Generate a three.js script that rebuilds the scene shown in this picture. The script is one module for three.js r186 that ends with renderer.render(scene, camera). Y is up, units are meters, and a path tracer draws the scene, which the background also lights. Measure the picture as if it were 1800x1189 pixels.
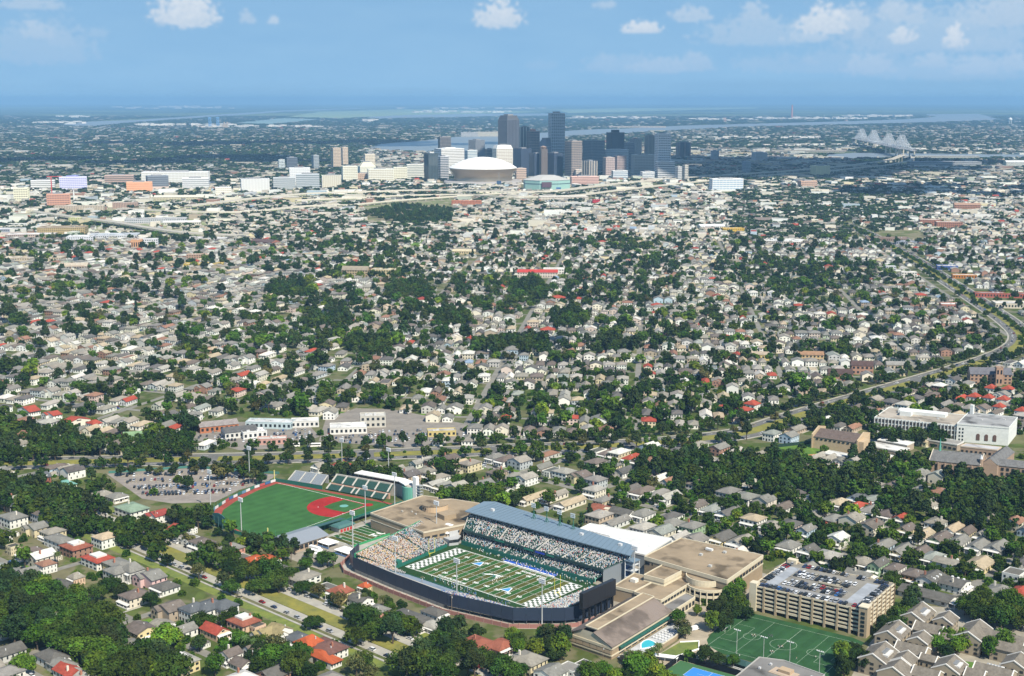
import * as THREE from 'three';
import { mergeGeometries } from 'three/addons/utils/BufferGeometryUtils.js';
import { FontLoader } from 'three/addons/loaders/FontLoader.js';
import { MarchingCubes } from 'three/addons/objects/MarchingCubes.js';

// ---------------------------------------------------------------- camera, sky, sun, exposure
const scene = new THREE.Scene();
const FOCAL = 2324, EYE_ROW = 174, CAM_H = 305.5;           // survey of the photograph: focal length and eye level in its pixels, height in metres
const PITCH = Math.atan((594.5 - EYE_ROW) / FOCAL);
const camera = new THREE.PerspectiveCamera(2 * Math.atan(594.5 / FOCAL) * 180 / Math.PI, 1800 / 1189, 1, 130000);
camera.position.set(0, CAM_H, 0);
camera.rotation.x = -PITCH;
const SUN = new THREE.Vector3(0.36, 0.74, 0.57).normalize();
const sun = new THREE.DirectionalLight(new THREE.Color(1, 0.92, 0.77), 5);
sun.position.copy(SUN).multiplyScalar(3000).add(new THREE.Vector3(0, 0, -1500));
sun.target.position.set(0, 0, -1500);
sun.castShadow = true; sun.shadow.mapSize.set(4096, 4096);
Object.assign(sun.shadow.camera, { left: -1500, right: 1500, top: 1500, bottom: -1500, near: 10, far: 7000 });
scene.add(sun, sun.target);
const EXPOSURE = 1.5;
scene.fog = new THREE.FogExp2(new THREE.Color(0.34, 0.65, 1.0), 0.000045);

// ---------------------------------------------------------------- numbers
const rng = s => () => { s |= 0; s = s + 0x6D2B79F5 | 0; let t = Math.imul(s ^ s >>> 15, 1 | s); t = t + Math.imul(t ^ t >>> 7, 61 | t) ^ t; return ((t ^ t >>> 14) >>> 0) / 4294967296; };
const R = rng(20140906);
const rr = (a, b, r = R) => a + (b - a) * r();
const pick = (a, r = R) => a[Math.floor(r() * a.length)];
const clamp = (x, a = 0, b = 1) => Math.min(b, Math.max(a, x));
const sstep = (a, b, x) => { const t = clamp((x - a) / (b - a)); return t * t * (3 - 2 * t); };
const V3 = (x, y, z) => new THREE.Vector3(x, y, z);
const hash2 = (x, y) => { let h = Math.imul(x, 374761393) + Math.imul(y, 668265263) | 0; h = Math.imul(h ^ h >>> 13, 1274126177); return ((h ^ h >>> 16) >>> 0) / 4294967296; };
const vnoise = (x, y, per = 0) => {
  const xi = Math.floor(x), yi = Math.floor(y), fx = x - xi, fy = y - yi, u = fx * fx * (3 - 2 * fx), v = fy * fy * (3 - 2 * fy);
  const w = per ? k => ((k % per) + per) % per : k => k;
  const a = hash2(w(xi), w(yi)), b = hash2(w(xi + 1), w(yi)), c = hash2(w(xi), w(yi + 1)), d = hash2(w(xi + 1), w(yi + 1));
  return a + (b - a) * u + (c - a) * v + (a - b - c + d) * u * v;
};
const fbm = (x, y, o = 4, per = 0) => { let s = 0, a = 0.5, t = 0; for (let i = 0; i < o; i++) { s += a * vnoise(x, y, per); t += a; x *= 2; y *= 2; if (per) per *= 2; a *= 0.5; } return s / t; };

// where a point of the photograph lies on the ground (or on a level h metres above it), and back
const PC = Math.cos(PITCH), PS = Math.sin(PITCH);
function G(px, py, h = 0) {
  const a = (px - 900) / FOCAL, b = (594.5 - py) / FOCAL, dy = b * PC - PS, t = (h - CAM_H) / dy;
  return V3(a * t, h, -(PC + b * PS) * t);
}
function toPhoto(x, y, z) {
  const yy = y - CAM_H, dep = -z * PC - yy * PS, up = -z * PS + yy * PC;
  return [900 + FOCAL * x / dep, 594.5 - FOCAL * up / dep];
}
const heightAt = (p, row) => CAM_H + Math.hypot(p.z) * ((594.5 - row) / FOCAL * PC - PS) / (PC + (594.5 - row) / FOCAL * PS);

// ---------------------------------------------------------------- the sky: air and cumulus, computed for every direction
{
  const W = 4096, H = 2048, data = new Float32Array(W * H * 4);
  // cumulus over the horizon: azimuth and elevation of the middle of the base, width, height (degrees), density
  const deg = 180 / Math.PI, cum = [];
  const cl = (px, py, w, h, s) => { const b = (594.5 - py) / FOCAL, a = (px - 900) / FOCAL, fx = PC + b * PS, fy = b * PC - PS; cum.push([Math.atan2(a, fx) * deg, Math.atan(fy / Math.hypot(a, fx)) * deg, w * 0.0244, h * 0.0244, s]); };
  cl(65, 60, 66, 30, 0.55); cl(110, 76, 56, 30, 0.4); cl(172, 62, 40, 16, 0.28); cl(60, 12, 120, 22, 0.5); cl(325, 36, 132, 56, 0.95); cl(435, 36, 36, 22, 0.5); cl(480, 40, 20, 13, 0.65); cl(875, 38, 104, 46, 0.9);
  cl(1062, 12, 50, 14, 0.5); cl(1130, 54, 84, 20, 0.95); cl(1215, 32, 90, 24, 0.6); cl(1325, 30, 60, 32, 0.55); cl(1447, 50, 110, 48, 0.95); cl(1500, 44, 70, 40, 0.7); cl(1570, 30, 60, 44, 0.65); cl(1610, 36, 46, 30, 0.6);
  cl(1420, 70, 120, 16, 0.6); cl(1508, 62, 24, 24, 0.6); cl(1590, 70, 64, 26, 0.9); cl(1680, 76, 46, 38, 0.95); cl(1740, 84, 130, 22, 0.45); cl(1700, 44, 150, 30, 0.45); cl(1790, 66, 60, 18, 0.4);
  cl(1165, 122, 150, 26, 0.5); cl(1220, 118, 80, 30, 0.45); cl(1062, 118, 50, 30, 0.35); cl(1330, 116, 100, 18, 0.28); cl(1425, 110, 40, 16, 0.4); cl(1530, 122, 110, 34, 0.55); cl(1640, 114, 70, 24, 0.55); cl(1720, 124, 120, 30, 0.55); cl(1790, 118, 70, 28, 0.55); cl(1610, 132, 260, 18, 0.3); cl(950, 118, 70, 16, 0.15); cl(1640, 76, 430, 74, 0.4); cl(1480, 120, 420, 36, 0.28); cl(1700, 132, 330, 40, 0.34); cl(70, 96, 220, 70, 0.3); cl(1330, 70, 240, 44, 0.42); cl(1780, 34, 220, 50, 0.6); cl(1110, 122, 200, 30, 0.3);
  for (let i = 0; i < 60; i++) { const az = i * 6 - 180 + rr(-2, 2); if (Math.abs(az) > 23) for (let k = 0; k < 2; k++) cum.push([az + rr(-3, 3), rr(0.9, 4.5), rr(1, 3.4), rr(0.4, 1.3), rr(0.35, 0.9)]); }
  const buckets = new Map(); cum.forEach(c => { for (let k = Math.floor(c[0] - c[2]); k <= Math.ceil(c[0] + c[2]); k++) (buckets.get(k) || buckets.set(k, []).get(k)).push(c); });
  for (let j = 0; j < H; j++) {
    const el = (j + 0.5) / H * 180 - 90, e = Math.max(el, 0), t = sstep(0, 70, e), t2 = Math.pow(clamp(e / 90), 0.6);
    // clear air: a pale band at the horizon, deepening towards the zenith
    const base = [0.205 - 0.16 * t2, 0.368 - 0.245 * t2, 0.540 - 0.23 * t2];
    for (let i = 0; i < W; i++) {
      const az = ((i + 0.5) / W - 0.25) * 360, az2 = az > 180 ? az - 360 : az;
      let r = base[0], g = base[1], b = base[2];
      if (el > 0 && el < 6.5) {
        const haze = 0.02 * (fbm(az2 * 0.5 + 40, el * 2, 3) - 0.5); r += haze; g += haze; b += haze * 0.6;
        let m = 0, lit = 0;
        const list = buckets.get(Math.floor(az2));
        if (list) for (const c of list) {
          const dx = (az2 - c[0]) / (c[2] * 0.5), dy = (el - c[1]) / c[3];
          if (dx < -1.5 || dx > 1.5 || dy < -0.5 || dy > 1.6) continue;
          const wob = fbm(az2 * 5.2 + c[0] * 7, el * 8 + c[1] * 3, 5), wob2 = fbm(az2 * 14 + 9, el * 20, 3);
          const edge = 1 - dx * dx - Math.pow(Math.max(dy, 0), 1.7) * 1.0 - (dy < 0 ? dy * dy * 14 : 0) + (wob - 0.5) * 1.5 + (wob2 - 0.5) * 0.45;
          const d = sstep(0.02, 0.6, edge) * c[4];
          if (d > m) m = d;
          lit = Math.max(lit, d * clamp(0.45 + 0.6 * dy + (wob2 - 0.5) * 0.9));
        }
        const f = clamp(m) * 0.92, low = sstep(0.4, 3.2, el);
        const cr = 0.285 + 0.06 * low + 0.18 * lit, cg = 0.385 + 0.04 * low + 0.13 * lit, cb = 0.52 + 0.07 * lit;
        r += (cr - r) * f; g += (cg - g) * f; b += (cb - b) * f;
      } else if (el >= 6.5) {                          // the same broken cumulus overhead
        const ce = 1 / Math.sin(Math.max(el, 5) / deg), ca = Math.cos(az2 / deg), sa = Math.sin(az2 / deg);
        const m = sstep(0.56, 0.72, fbm(ca * ce * 1.4 + 31, sa * ce * 1.4 + 17, 4)) * 0.5 * sstep(6.5, 9, el);
        r += (0.5 - r) * m; g += (0.55 - g) * m; b += (0.62 - b) * m;
      }
      const o = (j * W + i) * 4; data[o] = r; data[o + 1] = g; data[o + 2] = b; data[o + 3] = 1;
    }
  }
  const tex = new THREE.DataTexture(data, W, H, THREE.RGBAFormat, THREE.FloatType);
  tex.mapping = THREE.EquirectangularReflectionMapping; tex.magFilter = THREE.LinearFilter; tex.minFilter = THREE.LinearFilter; tex.needsUpdate = true;
  scene.background = tex; scene.environment = tex;
}

// ---------------------------------------------------------------- names, labels, meshes
const used = new Map();
function numbered(name) { const n = used.get(name) || 0; used.set(name, n + 1); return n ? name + '_' + String(n).padStart(3, '0') : name; }
const things = [];
function tag(o, label, category, group, kind) {
  o.userData.label = label; if (category) o.userData.category = category;
  if (group) o.userData.group = group; if (kind) o.userData.kind = kind;
  things.push(o); return o;
}
function thing(name, label, category, p = V3(0, 0, 0), turn = 0, group) {
  const o = new THREE.Group(); o.name = numbered(name); scene.add(o); o.position.copy(p); o.rotation.y = turn;
  return tag(o, label, category, group);
}
function mesh(name, geo, mat, parent, kind) {
  const m = new THREE.Mesh(geo, mat); m.name = parent ? name : numbered(name); m.castShadow = m.receiveShadow = true;
  if (kind) m.userData.kind = kind;
  (parent || scene).add(m); return m;
}
const matCache = new Map();
function mat(c, rough = 0.85, metal = 0, extra) {
  const key = c.join() + '|' + rough + '|' + metal + (extra ? extra.key : '');
  if (!matCache.has(key)) {
    const m = new THREE.MeshPhysicalMaterial({ color: new THREE.Color().setRGB(c[0], c[1], c[2]), roughness: rough, metalness: metal, side: THREE.DoubleSide, specularIntensity: rough >= 0.85 ? 0.2 : 1 });
    if (extra) { const { key: k, ...rest } = extra; Object.assign(m, rest); }
    matCache.set(key, m);
  }
  return matCache.get(key);
}
function dataTex(n, metres, f, srgb = false) {
  const d = new Uint8Array(n * n * 4);
  for (let j = 0; j < n; j++) for (let i = 0; i < n; i++) { const c = f(i / n, j / n), o = (j * n + i) * 4; for (let k = 0; k < 3; k++) d[o + k] = clamp(c[k]) * 255; d[o + 3] = 255; }
  const t = new THREE.DataTexture(d, n, n); t.wrapS = t.wrapT = THREE.RepeatWrapping; t.magFilter = THREE.LinearFilter; t.minFilter = THREE.LinearMipmapLinearFilter; t.generateMipmaps = true;
  if (srgb) t.colorSpace = THREE.SRGBColorSpace;
  t.repeat.set(1 / metres, 1 / metres); t.needsUpdate = true; return t;
}
const TX = {
  shingle: dataTex(256, 9, (u, v) => { const n = 0.60 + 0.5 * fbm(u * 8, v * 8, 4, 8) + 0.18 * (hash2(Math.floor(u * 64), Math.floor(v * 48)) - 0.5); return [n, n, n]; }),
  flatroof: dataTex(512, 64, (u, v) => { const s = fbm(u * 5, v * 5, 5, 5), t = sstep(0.42, 0.7, fbm(u * 7 + 3, v * 7, 4, 7)), n = 0.58 + 0.7 * s - 0.42 * t + 0.06 * (hash2(i32(u * 512), i32(v * 512)) - 0.5); return [n, n * 0.99, n * 0.97]; }),
  paving: dataTex(256, 24, (u, v) => { const n = 0.74 + 0.36 * (fbm(u * 6, v * 6, 5, 6) - 0.3) + 0.06 * (hash2(i32(u * 256), i32(v * 256)) - 0.5); return [n, n, n]; }),
  turf: dataTex(256, 70, (u, v) => { const n = 0.84 + 0.42 * (fbm(u * 10, v * 10, 5, 10) - 0.4) + 0.05 * Math.sign(Math.sin(u * 6.2832 * 8)); return [n, n, n]; }),
  stucco: dataTex(128, 10, (u, v) => { const n = 0.86 + 0.2 * (fbm(u * 6, v * 6, 4, 6) - 0.3); return [n, n, n]; }),
  lawn: dataTex(256, 40, (u, v) => { const n = fbm(u * 8, v * 8, 5, 8), m = fbm(u * 24 + 5, v * 24, 3, 24); return [0.75 + 0.55 * (n - 0.4) + 0.2 * (m - 0.5), 0.8 + 0.4 * (n - 0.4) + 0.2 * (m - 0.5), 0.8 + 0.2 * (m - 0.5)]; }),
};
function i32(x) { return x | 0; }
const shingleUnit = TX.shingle.clone(); shingleUnit.repeat.set(1, 1); shingleUnit.needsUpdate = true;
const tileMat = c => mat(c, 0.9, 0, { key: 'su', map: shingleUnit });
const roofMat = c => mat(c, 0.9, 0, { key: 'sh', map: TX.shingle });
const flatMat = c => mat(c, 0.92, 0, { key: 'fl', map: TX.flatroof });
const paveMat = c => mat(c, 0.92, 0, { key: 'pv', map: TX.paving });
const lawnMat = c => mat(c, 0.95, 0, { key: 'lw', map: TX.lawn });
const wallMat = c => mat(c, 0.88, 0, { key: 'st', map: TX.stucco });
const glassMat = mat([0.02, 0.025, 0.03], 0.12);
const whiteMat = mat([0.78, 0.78, 0.76], 0.7);

// a collector of faces: quads, triangles, boxes, prisms, tubes; flat normals, texture coordinates in metres
class FB {
  constructor(f) { this.p = []; this.f = f; this.c = null; this.cc = null; }
  at(x, y, z) { return this.f ? this.f(x, y, z) : [x, y, z]; }
  col(c) { if (!this.c) this.c = []; this.cc = c; return this; }
  tri(a, b, c) { for (const q of [a, b, c]) { this.p.push(...this.at(q[0], q[1], q[2])); if (this.c) this.c.push(...this.cc); } return this; }
  quad(a, b, c, d) { return this.tri(a, b, c).tri(a, c, d); }
  box(x0, x1, y0, y1, z0, z1, bottom = false) {
    const A = [x0, y0, z0], B = [x1, y0, z0], C = [x1, y0, z1], D = [x0, y0, z1], E = [x0, y1, z0], F = [x1, y1, z0], K = [x1, y1, z1], L = [x0, y1, z1];
    this.quad(E, L, K, F).quad(D, C, K, L).quad(B, A, E, F).quad(A, D, L, E).quad(C, B, F, K); if (bottom) this.quad(A, B, C, D); return this;
  }
  hexa(b, t) { for (let i = 0; i < b.length; i++) { const j = (i + 1) % b.length; this.quad(b[i], b[j], t[j], t[i]); } return this.fan(t).fan(b); }
  fan(q) { for (let i = 1; i + 1 < q.length; i++) this.tri(q[0], q[i], q[i + 1]); return this; }
  flat(poly, y) { const s = THREE.ShapeUtils.triangulateShape(poly.map(q => new THREE.Vector2(q[0], -q[1])), []); for (const [a, b, c] of s) this.tri([poly[a][0], y, poly[a][1]], [poly[b][0], y, poly[b][1]], [poly[c][0], y, poly[c][1]]); return this; }
  prism(poly, y0, y1, top = true) { for (let i = 0; i < poly.length; i++) { const a = poly[i], b = poly[(i + 1) % poly.length]; this.quad([a[0], y0, a[1]], [b[0], y0, b[1]], [b[0], y1, b[1]], [a[0], y1, a[1]]); } if (top) this.flat(poly, y1); return this; }
  wall(pts, y0, y1, t = 0.3) { for (let i = 0; i + 1 < pts.length; i++) { const [a, b] = [pts[i], pts[i + 1]], dx = b[0] - a[0], dz = b[1] - a[1], l = Math.hypot(dx, dz) || 1, ox = -dz / l * t / 2, oz = dx / l * t / 2; this.prism([[a[0] + ox, a[1] + oz], [b[0] + ox, b[1] + oz], [b[0] - ox, b[1] - oz], [a[0] - ox, a[1] - oz]], y0, y1); } return this; }
  tube(a, b, r0, r1 = r0, n = 5) {
    const d = V3(b[0] - a[0], b[1] - a[1], b[2] - a[2]).normalize(), s = Math.abs(d.y) > 0.9 ? V3(1, 0, 0) : V3(0, 1, 0), u = s.clone().cross(d).normalize(), v = d.clone().cross(u);
    const ring = (q, r) => Array.from({ length: n }, (_, i) => { const t = i / n * 2 * Math.PI, c = Math.cos(t) * r, e = Math.sin(t) * r; return [q[0] + u.x * c + v.x * e, q[1] + u.y * c + v.y * e, q[2] + u.z * c + v.z * e]; });
    return this.hexa(ring(a, r0), ring(b, r1));
  }
  geo() {
    const g = new THREE.BufferGeometry(), n = this.p.length / 3, uv = new Float32Array(n * 2);
    g.setAttribute('position', new THREE.Float32BufferAttribute(this.p, 3)); g.computeVertexNormals();
    const P = this.p, N = g.attributes.normal.array;
    for (let i = 0; i < n; i++) { const x = P[i * 3], y = P[i * 3 + 1], z = P[i * 3 + 2], nx = N[i * 3], ny = N[i * 3 + 1], nz = N[i * 3 + 2], ay = Math.abs(ny), h = Math.hypot(nx, nz);
      if (ay > 0.4 && h < 0.1) { uv[i * 2] = x; uv[i * 2 + 1] = z; } else if (h > 1e-6) { uv[i * 2] = (x * nz - z * nx) / h; uv[i * 2 + 1] = ay > 0.4 ? (x * nx + z * nz) / h : y; } }
    g.setAttribute('uv', new THREE.BufferAttribute(uv, 2));
    if (this.c) g.setAttribute('color', new THREE.Float32BufferAttribute(this.c, 3));
    return g;
  }
  make(name, m, parent, kind) { return mesh(name, this.geo(), m, parent, kind); }
}
const circle = (cx, cz, r, n = 24, a0 = 0, a1 = 2 * Math.PI) => Array.from({ length: n }, (_, i) => { const t = a0 + (a1 - a0) * i / (a1 - a0 > 6.28 ? n : n - 1); return [cx + Math.cos(t) * r, cz + Math.sin(t) * r]; });
const rect = (x0, x1, z0, z1) => [[x0, z0], [x1, z0], [x1, z1], [x0, z1]];
const inPoly = (poly, x, z) => { let c = false; for (let i = 0, j = poly.length - 1; i < poly.length; j = i++) { const [xi, zi] = poly[i], [xj, zj] = poly[j]; if ((zi > z) !== (zj > z) && x < (xj - xi) * (z - zi) / (zj - zi) + xi) c = !c; } return c; };
const gpoly = pts => pts.map(p => { const q = G(p[0], p[1], p[2] || 0); return [q.x, q.z]; });

// the campus axes: x along the football field, v across it (away from the camera), origin in mid field
const TH = 0.7215, CT = Math.cos(TH), ST = Math.sin(TH), FX = -12.95, FZ = -818;
const S = (x, v, y = 0) => V3(FX + x * CT + v * ST, y, FZ + x * ST - v * CT);
const toS = (x, z) => { const dx = x - FX, dz = z - FZ; return [dx * CT + dz * ST, dx * ST - dz * CT]; };
const CB = (cx, cv) => new FB((x, y, v) => [x - cx, y, -(v - cv)]);           // faces given in campus axes, for a thing based at (cx, cv)
const campus = (name, label, category, cx, cv, group) => thing(name, label, category, S(cx, cv), -TH, group);
// ---------------------------------------------------------------- the ground, out to the horizon
const struct = (o, label, category) => tag(o, label, category, null, 'structure');
{
  // colour of the open ground: grass, bare earth and concrete in the near city, works yards further out, woods and marsh beyond
  const tex = dataTex(1024, 420, (u, v) => {
    const a = fbm(u * 30, v * 30, 4, 30), b = fbm(u * 60 + 9, v * 60 + 4, 3, 60), cell = hash2(Math.floor(u * 70), Math.floor(v * 52));
    const grass = sstep(0.42, 0.56, a * 0.7 + b * 0.3), bright = cell > 0.8 ? 1.25 : 1;
    const c0 = [0.86, 0.80, 0.70], c1 = [0.40 * bright, 0.52 * bright, 0.22 * bright];
    const n = 0.75 + 0.5 * b; return c0.map((q, k) => (q + (c1[k] - q) * grass) * n);
  });
  const rows = [], P = [], C = [], UV = [], I = [];
  let z = 900; while (z > -70000) { rows.push(z); z -= Math.max(60, Math.abs(z) * 0.045); }
  rows.push(-75000);
  const NC = 90;
  for (const zz of rows) for (let i = 0; i <= NC; i++) {
    const half = Math.max(1500, Math.abs(zz) * 0.85), x = (i / NC * 2 - 1) * half, d = Math.abs(zz);
    P.push(x, 0, zz); UV.push(x, zz);
    const n = fbm(x / 700 + 50, zz / 700 + 90, 4), m = fbm(x / 2600 + 8, zz / 2600 + 3, 3), far = sstep(2600, 3100, d) * (1 - sstep(4300, 5200, d)), town = sstep(4600, 6000, d), wild = sstep(10500, 14000, d);
    let c = [0.21, 0.195, 0.135];
    const pale = [0.50, 0.47, 0.42], mix = (a, b, t) => a.map((q, k) => q + (b[k] - q) * t);
    c = mix(c, [0.105, 0.13, 0.06], sstep(0.35, 0.65, n) * 0.7);
    c = mix(c, pale, far * (x < 100 ? 0.8 : 0.2) * sstep(0.25, 0.6, n));
    c = mix(c, [0.12, 0.15, 0.09], town * 0.9);
    c = mix(c, mix([0.055, 0.085, 0.055], [0.20, 0.24, 0.12], sstep(0.52, 0.66, m)), wild);
    C.push(...c);
  }
  const w = NC + 1;
  for (let r = 0; r + 1 < rows.length; r++) for (let i = 0; i < NC; i++) { const a = r * w + i; I.push(a, a + 1, a + w, a + 1, a + w + 1, a + w); }
  const g = new THREE.BufferGeometry();
  g.setAttribute('position', new THREE.Float32BufferAttribute(P, 3)); g.setAttribute('color', new THREE.Float32BufferAttribute(C, 3)); g.setAttribute('uv', new THREE.Float32BufferAttribute(UV, 2)); g.setIndex(I); g.computeVertexNormals();
  struct(mesh('ground', g, new THREE.MeshPhysicalMaterial({ vertexColors: true, map: tex, roughness: 0.95, specularIntensity: 0.2, side: THREE.DoubleSide })), 'flat delta land of lawns, yards and marsh reaching to the horizon', 'ground');
}
// ---------------------------------------------------------------- water and far wetlands
{
  const bump = dataTex(256, 260, (u, v) => { const n = fbm(u * 12, v * 26, 4, 12); return [n, n, n]; });
  const water = mat([0.19, 0.21, 0.21], 0.35, 0, { key: 'water', bumpMap: bump, bumpScale: 0.5 });
  const sheet = (name, label, pts, y, m, cat = 'water') => { const o = new FB().flat(gpoly(pts), y).make(name, m); return struct(o, label, cat); };
  sheet('river', 'grey blue river bending behind the downtown towers', [[640, 262], [668, 253], [735, 248], [800, 241], [870, 236], [900, 237], [960, 233], [1030, 228], [1100, 226], [1200, 221], [1300, 218], [1390, 216], [1500, 213], [1590, 210], [1640, 206], [1628, 201], [1720, 200], [1765, 211], [1700, 214], [1600, 216.5], [1500, 219], [1400, 221], [1300, 224], [1200, 228], [1100, 235], [1010, 240], [900, 262], [800, 268], [730, 268]], 0.6, water);
  sheet('river_reach', 'pale river reach running under the twin bridges', [[1440, 273], [1500, 269], [1620, 270], [1800, 272], [1900, 273], [1900, 279], [1800, 277], [1650, 276], [1560, 279], [1470, 280]], 0.6, water);
  sheet('canal_basin', 'blue harbour basin at the far edge of the city', [[100, 221], [115, 216.5], [165, 213.5], [240, 211], [330, 205], [420, 199], [500, 194], [640, 190], [640, 191], [500, 196.5], [400, 204], [300, 210], [225, 217], [165, 223]], 0.9, water);
  sheet('lagoon', 'long pale lagoon among the far marshes', [[640, 206], [720, 202], [840, 200], [970, 199.5], [970, 203], [860, 205], [760, 207], [660, 209]], 0.9, water);
  sheet('marsh_lake', 'marsh lake with a pale green sheen', [[410, 217], [440, 211], [500, 208], [570, 210], [560, 215], [480, 219]], 0.9, mat([0.22, 0.30, 0.24], 0.35));
  const marsh = mat([0.22, 0.29, 0.16], 0.95);
  sheet('marsh', 'pale green marsh beyond the canal', [[500, 206], [560, 197], [700, 192], [860, 194], [960, 197], [840, 200], [700, 203], [600, 209]], 0.5, marsh, 'marsh');
  sheet('marsh', 'strip of pale marsh on the right horizon', [[980, 193], [1100, 190], [1330, 189], [1330, 191], [1150, 195], [1000, 199]], 0.5, marsh, 'marsh');
}
// ---------------------------------------------------------------- main roads
const ASPH = paveMat([0.17, 0.168, 0.16]), CONC = paveMat([0.42, 0.40, 0.35]), STREET = paveMat([0.25, 0.24, 0.21]), MEDIAN = lawnMat([0.24, 0.22, 0.06]), LAWN = lawnMat([0.12, 0.21, 0.035]), LAWN2 = lawnMat([0.18, 0.21, 0.055]);
const smooth = (pts, n = 4) => { const c = new THREE.CatmullRomCurve3(pts.map(p => V3(p[0], 0, p[1]))); return c.getPoints(pts.length * n).map(p => [p.x, p.z]); };
function offset(pts, d) { return pts.map((p, i) => { const a = pts[Math.max(0, i - 1)], b = pts[Math.min(pts.length - 1, i + 1)], l = Math.hypot(b[0] - a[0], b[1] - a[1]) || 1; return [p[0] - (b[1] - a[1]) / l * d, p[1] + (b[0] - a[0]) / l * d]; }); }
function ribbon(fb, pts, off, w, y, thick = 0) {
  const a = offset(pts, off - w / 2), b = offset(pts, off + w / 2);
  for (let i = 0; i + 1 < pts.length; i++) {
    fb.quad([a[i][0], y, a[i][1]], [b[i][0], y, b[i][1]], [b[i + 1][0], y, b[i + 1][1]], [a[i + 1][0], y, a[i + 1][1]]);
    if (thick) for (const s of [a, b]) fb.quad([s[i][0], y, s[i][1]], [s[i + 1][0], y, s[i + 1][1]], [s[i + 1][0], y - thick, s[i + 1][1]], [s[i][0], y - thick, s[i][1]]);
  }
  return fb;
}
const AVENUE = smooth(gpoly([[-160, 822], [0, 816], [150, 812], [330, 808], [480, 805], [620, 801], [760, 796], [900, 790], [1020, 786], [1130, 780], [1230, 772], [1310, 761], [1400, 733], [1480, 709], [1570, 683], [1660, 657], [1740, 632], [1788, 610], [1798, 592], [1778, 570], [1720, 530], [1650, 484], [1600, 452], [1562, 430], [1520, 408], [1480, 392]]));
const avenueDist = (x, z) => { let m = 1e9; for (let i = 0; i + 1 < AVENUE.length; i++) { const [ax, az] = AVENUE[i], [bx, bz] = AVENUE[i + 1], dx = bx - ax, dz = bz - az, t = clamp(((x - ax) * dx + (z - az) * dz) / (dx * dx + dz * dz)); m = Math.min(m, Math.hypot(x - ax - dx * t, z - az - dz * t)); } return m; };
{
  const a = new FB(); ribbon(a, AVENUE, 11.5, 9, 0.09); ribbon(a, AVENUE, -11.5, 9, 0.09); struct(a.make('road', ASPH), 'two carriageways of the curving avenue with a grass median', 'road');
  const m = new FB(); ribbon(m, AVENUE, 0, 14, 0.22, 0.22); struct(m.make('median', MEDIAN), 'grass median of the curving avenue', 'median');
  const p = new FB(); for (const o of [17.6, -17.6]) ribbon(p, AVENUE, o, 2.2, 0.24, 0.24); struct(p.make('pavement', CONC), 'pavements along the curving avenue', 'pavement');
  const k = new FB(); for (const o of [11.5, -11.5]) for (let i = 2; i + 2 < AVENUE.length; i++) { const s = AVENUE.slice(i, i + 2), q = [s[0], [s[0][0] + (s[1][0] - s[0][0]) * 0.35, s[0][1] + (s[1][1] - s[0][1]) * 0.35]]; ribbon(k, q, o, 0.3, 0.13); }
  struct(k.make('lane_marking', whiteMat), 'white lane dashes on the curving avenue', 'marking');
  // side street crossings through the median
  const c = new FB(); for (const t of [0.13, 0.2, 0.27, 0.345, 0.42, 0.5, 0.575, 0.65]) { const i = Math.floor(t * AVENUE.length); ribbon(c, [AVENUE[i], [AVENUE[i][0] + (AVENUE[i + 1][0] - AVENUE[i][0]) * 0.9, AVENUE[i][1] + (AVENUE[i + 1][1] - AVENUE[i][1]) * 0.9]], 0, 16.6, 0.26); }
  struct(c.make('crossing', ASPH), 'openings through the avenue median', 'road');
}
{ // the boulevard in front of the stadium: x from -420 to 170 at v = -118
  const line = [-430, -300, -150, 0, 170].map(x => { const p = S(x, -118 - x * 0.035); return [p.x, p.z]; });
  const a = new FB(); ribbon(a, line, 10, 8, 0.09); ribbon(a, line, -10, 8, 0.09); struct(a.make('road', CONC), 'two pale concrete carriageways of the boulevard below the stadium', 'road');
  const m = new FB(); ribbon(m, line, 0, 11.4, 0.22, 0.22); struct(m.make('median', MEDIAN), 'straw green grass median of the boulevard below the stadium', 'median');
  const p = new FB(); for (const o of [17.6, -17.6]) ribbon(p, line, o, 1.6, 0.24, 0.24); struct(p.make('pavement', CONC), 'pale footpaths along the boulevard', 'pavement');
  const l = new FB(); for (const o of [22, -22]) ribbon(l, line, o, 7, 0.06); struct(l.make('lawn', LAWN2), 'front lawns along the boulevard', 'lawn');
}

// ---------------------------------------------------------------- where nothing may be scattered
const EX = [];
const exS = pts => EX.push(pts.map(p => { const q = S(p[0], p[1]); return [q.x, q.z]; }));
const exP = pts => EX.push(gpoly(pts));
exS([[-150, -80], [-150, 20], [-165, 92], [-60, 92], [0, 120], [150, 122], [235, 135], [250, 60], [258, 5], [215, -70], [150, -80], [60, -74], [-30, -76]]);
exS([[-420, -50], [-420, 20], [-330, 60], [-230, 95], [-150, 112], [-150, -66], [-200, -66], [-250, -58], [-300, -75], [-340, -72]]);
exS([[0, 500], [0, 575], [140, 600], [150, 515], [90, 505]]); exS([[-25, 415], [-25, 482], [52, 486], [52, 420]]); exS([[98, 412], [98, 470], [125, 510], [150, 512], [240, 480], [240, 430]]);
exS([[-60, 385], [-60, 420], [-5, 424], [-5, 390]]); exS([[45, 415], [45, 500], [98, 500], [98, 420]]);
exP([[1525, 1130], [1590, 1058], [1680, 1062], [1800, 1090], [1860, 1100], [1860, 1230], [1440, 1230], [1480, 1150]]);
exP([[565, 770], [575, 742], [625, 720], [690, 722], [800, 752], [815, 772], [720, 785]]); exP([[345, 765], [355, 738], [430, 728], [530, 735], [560, 765], [500, 785], [440, 790]]);
const ART = [], keepOff = (x, z, r) => ART.push([x, z, r]);
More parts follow.
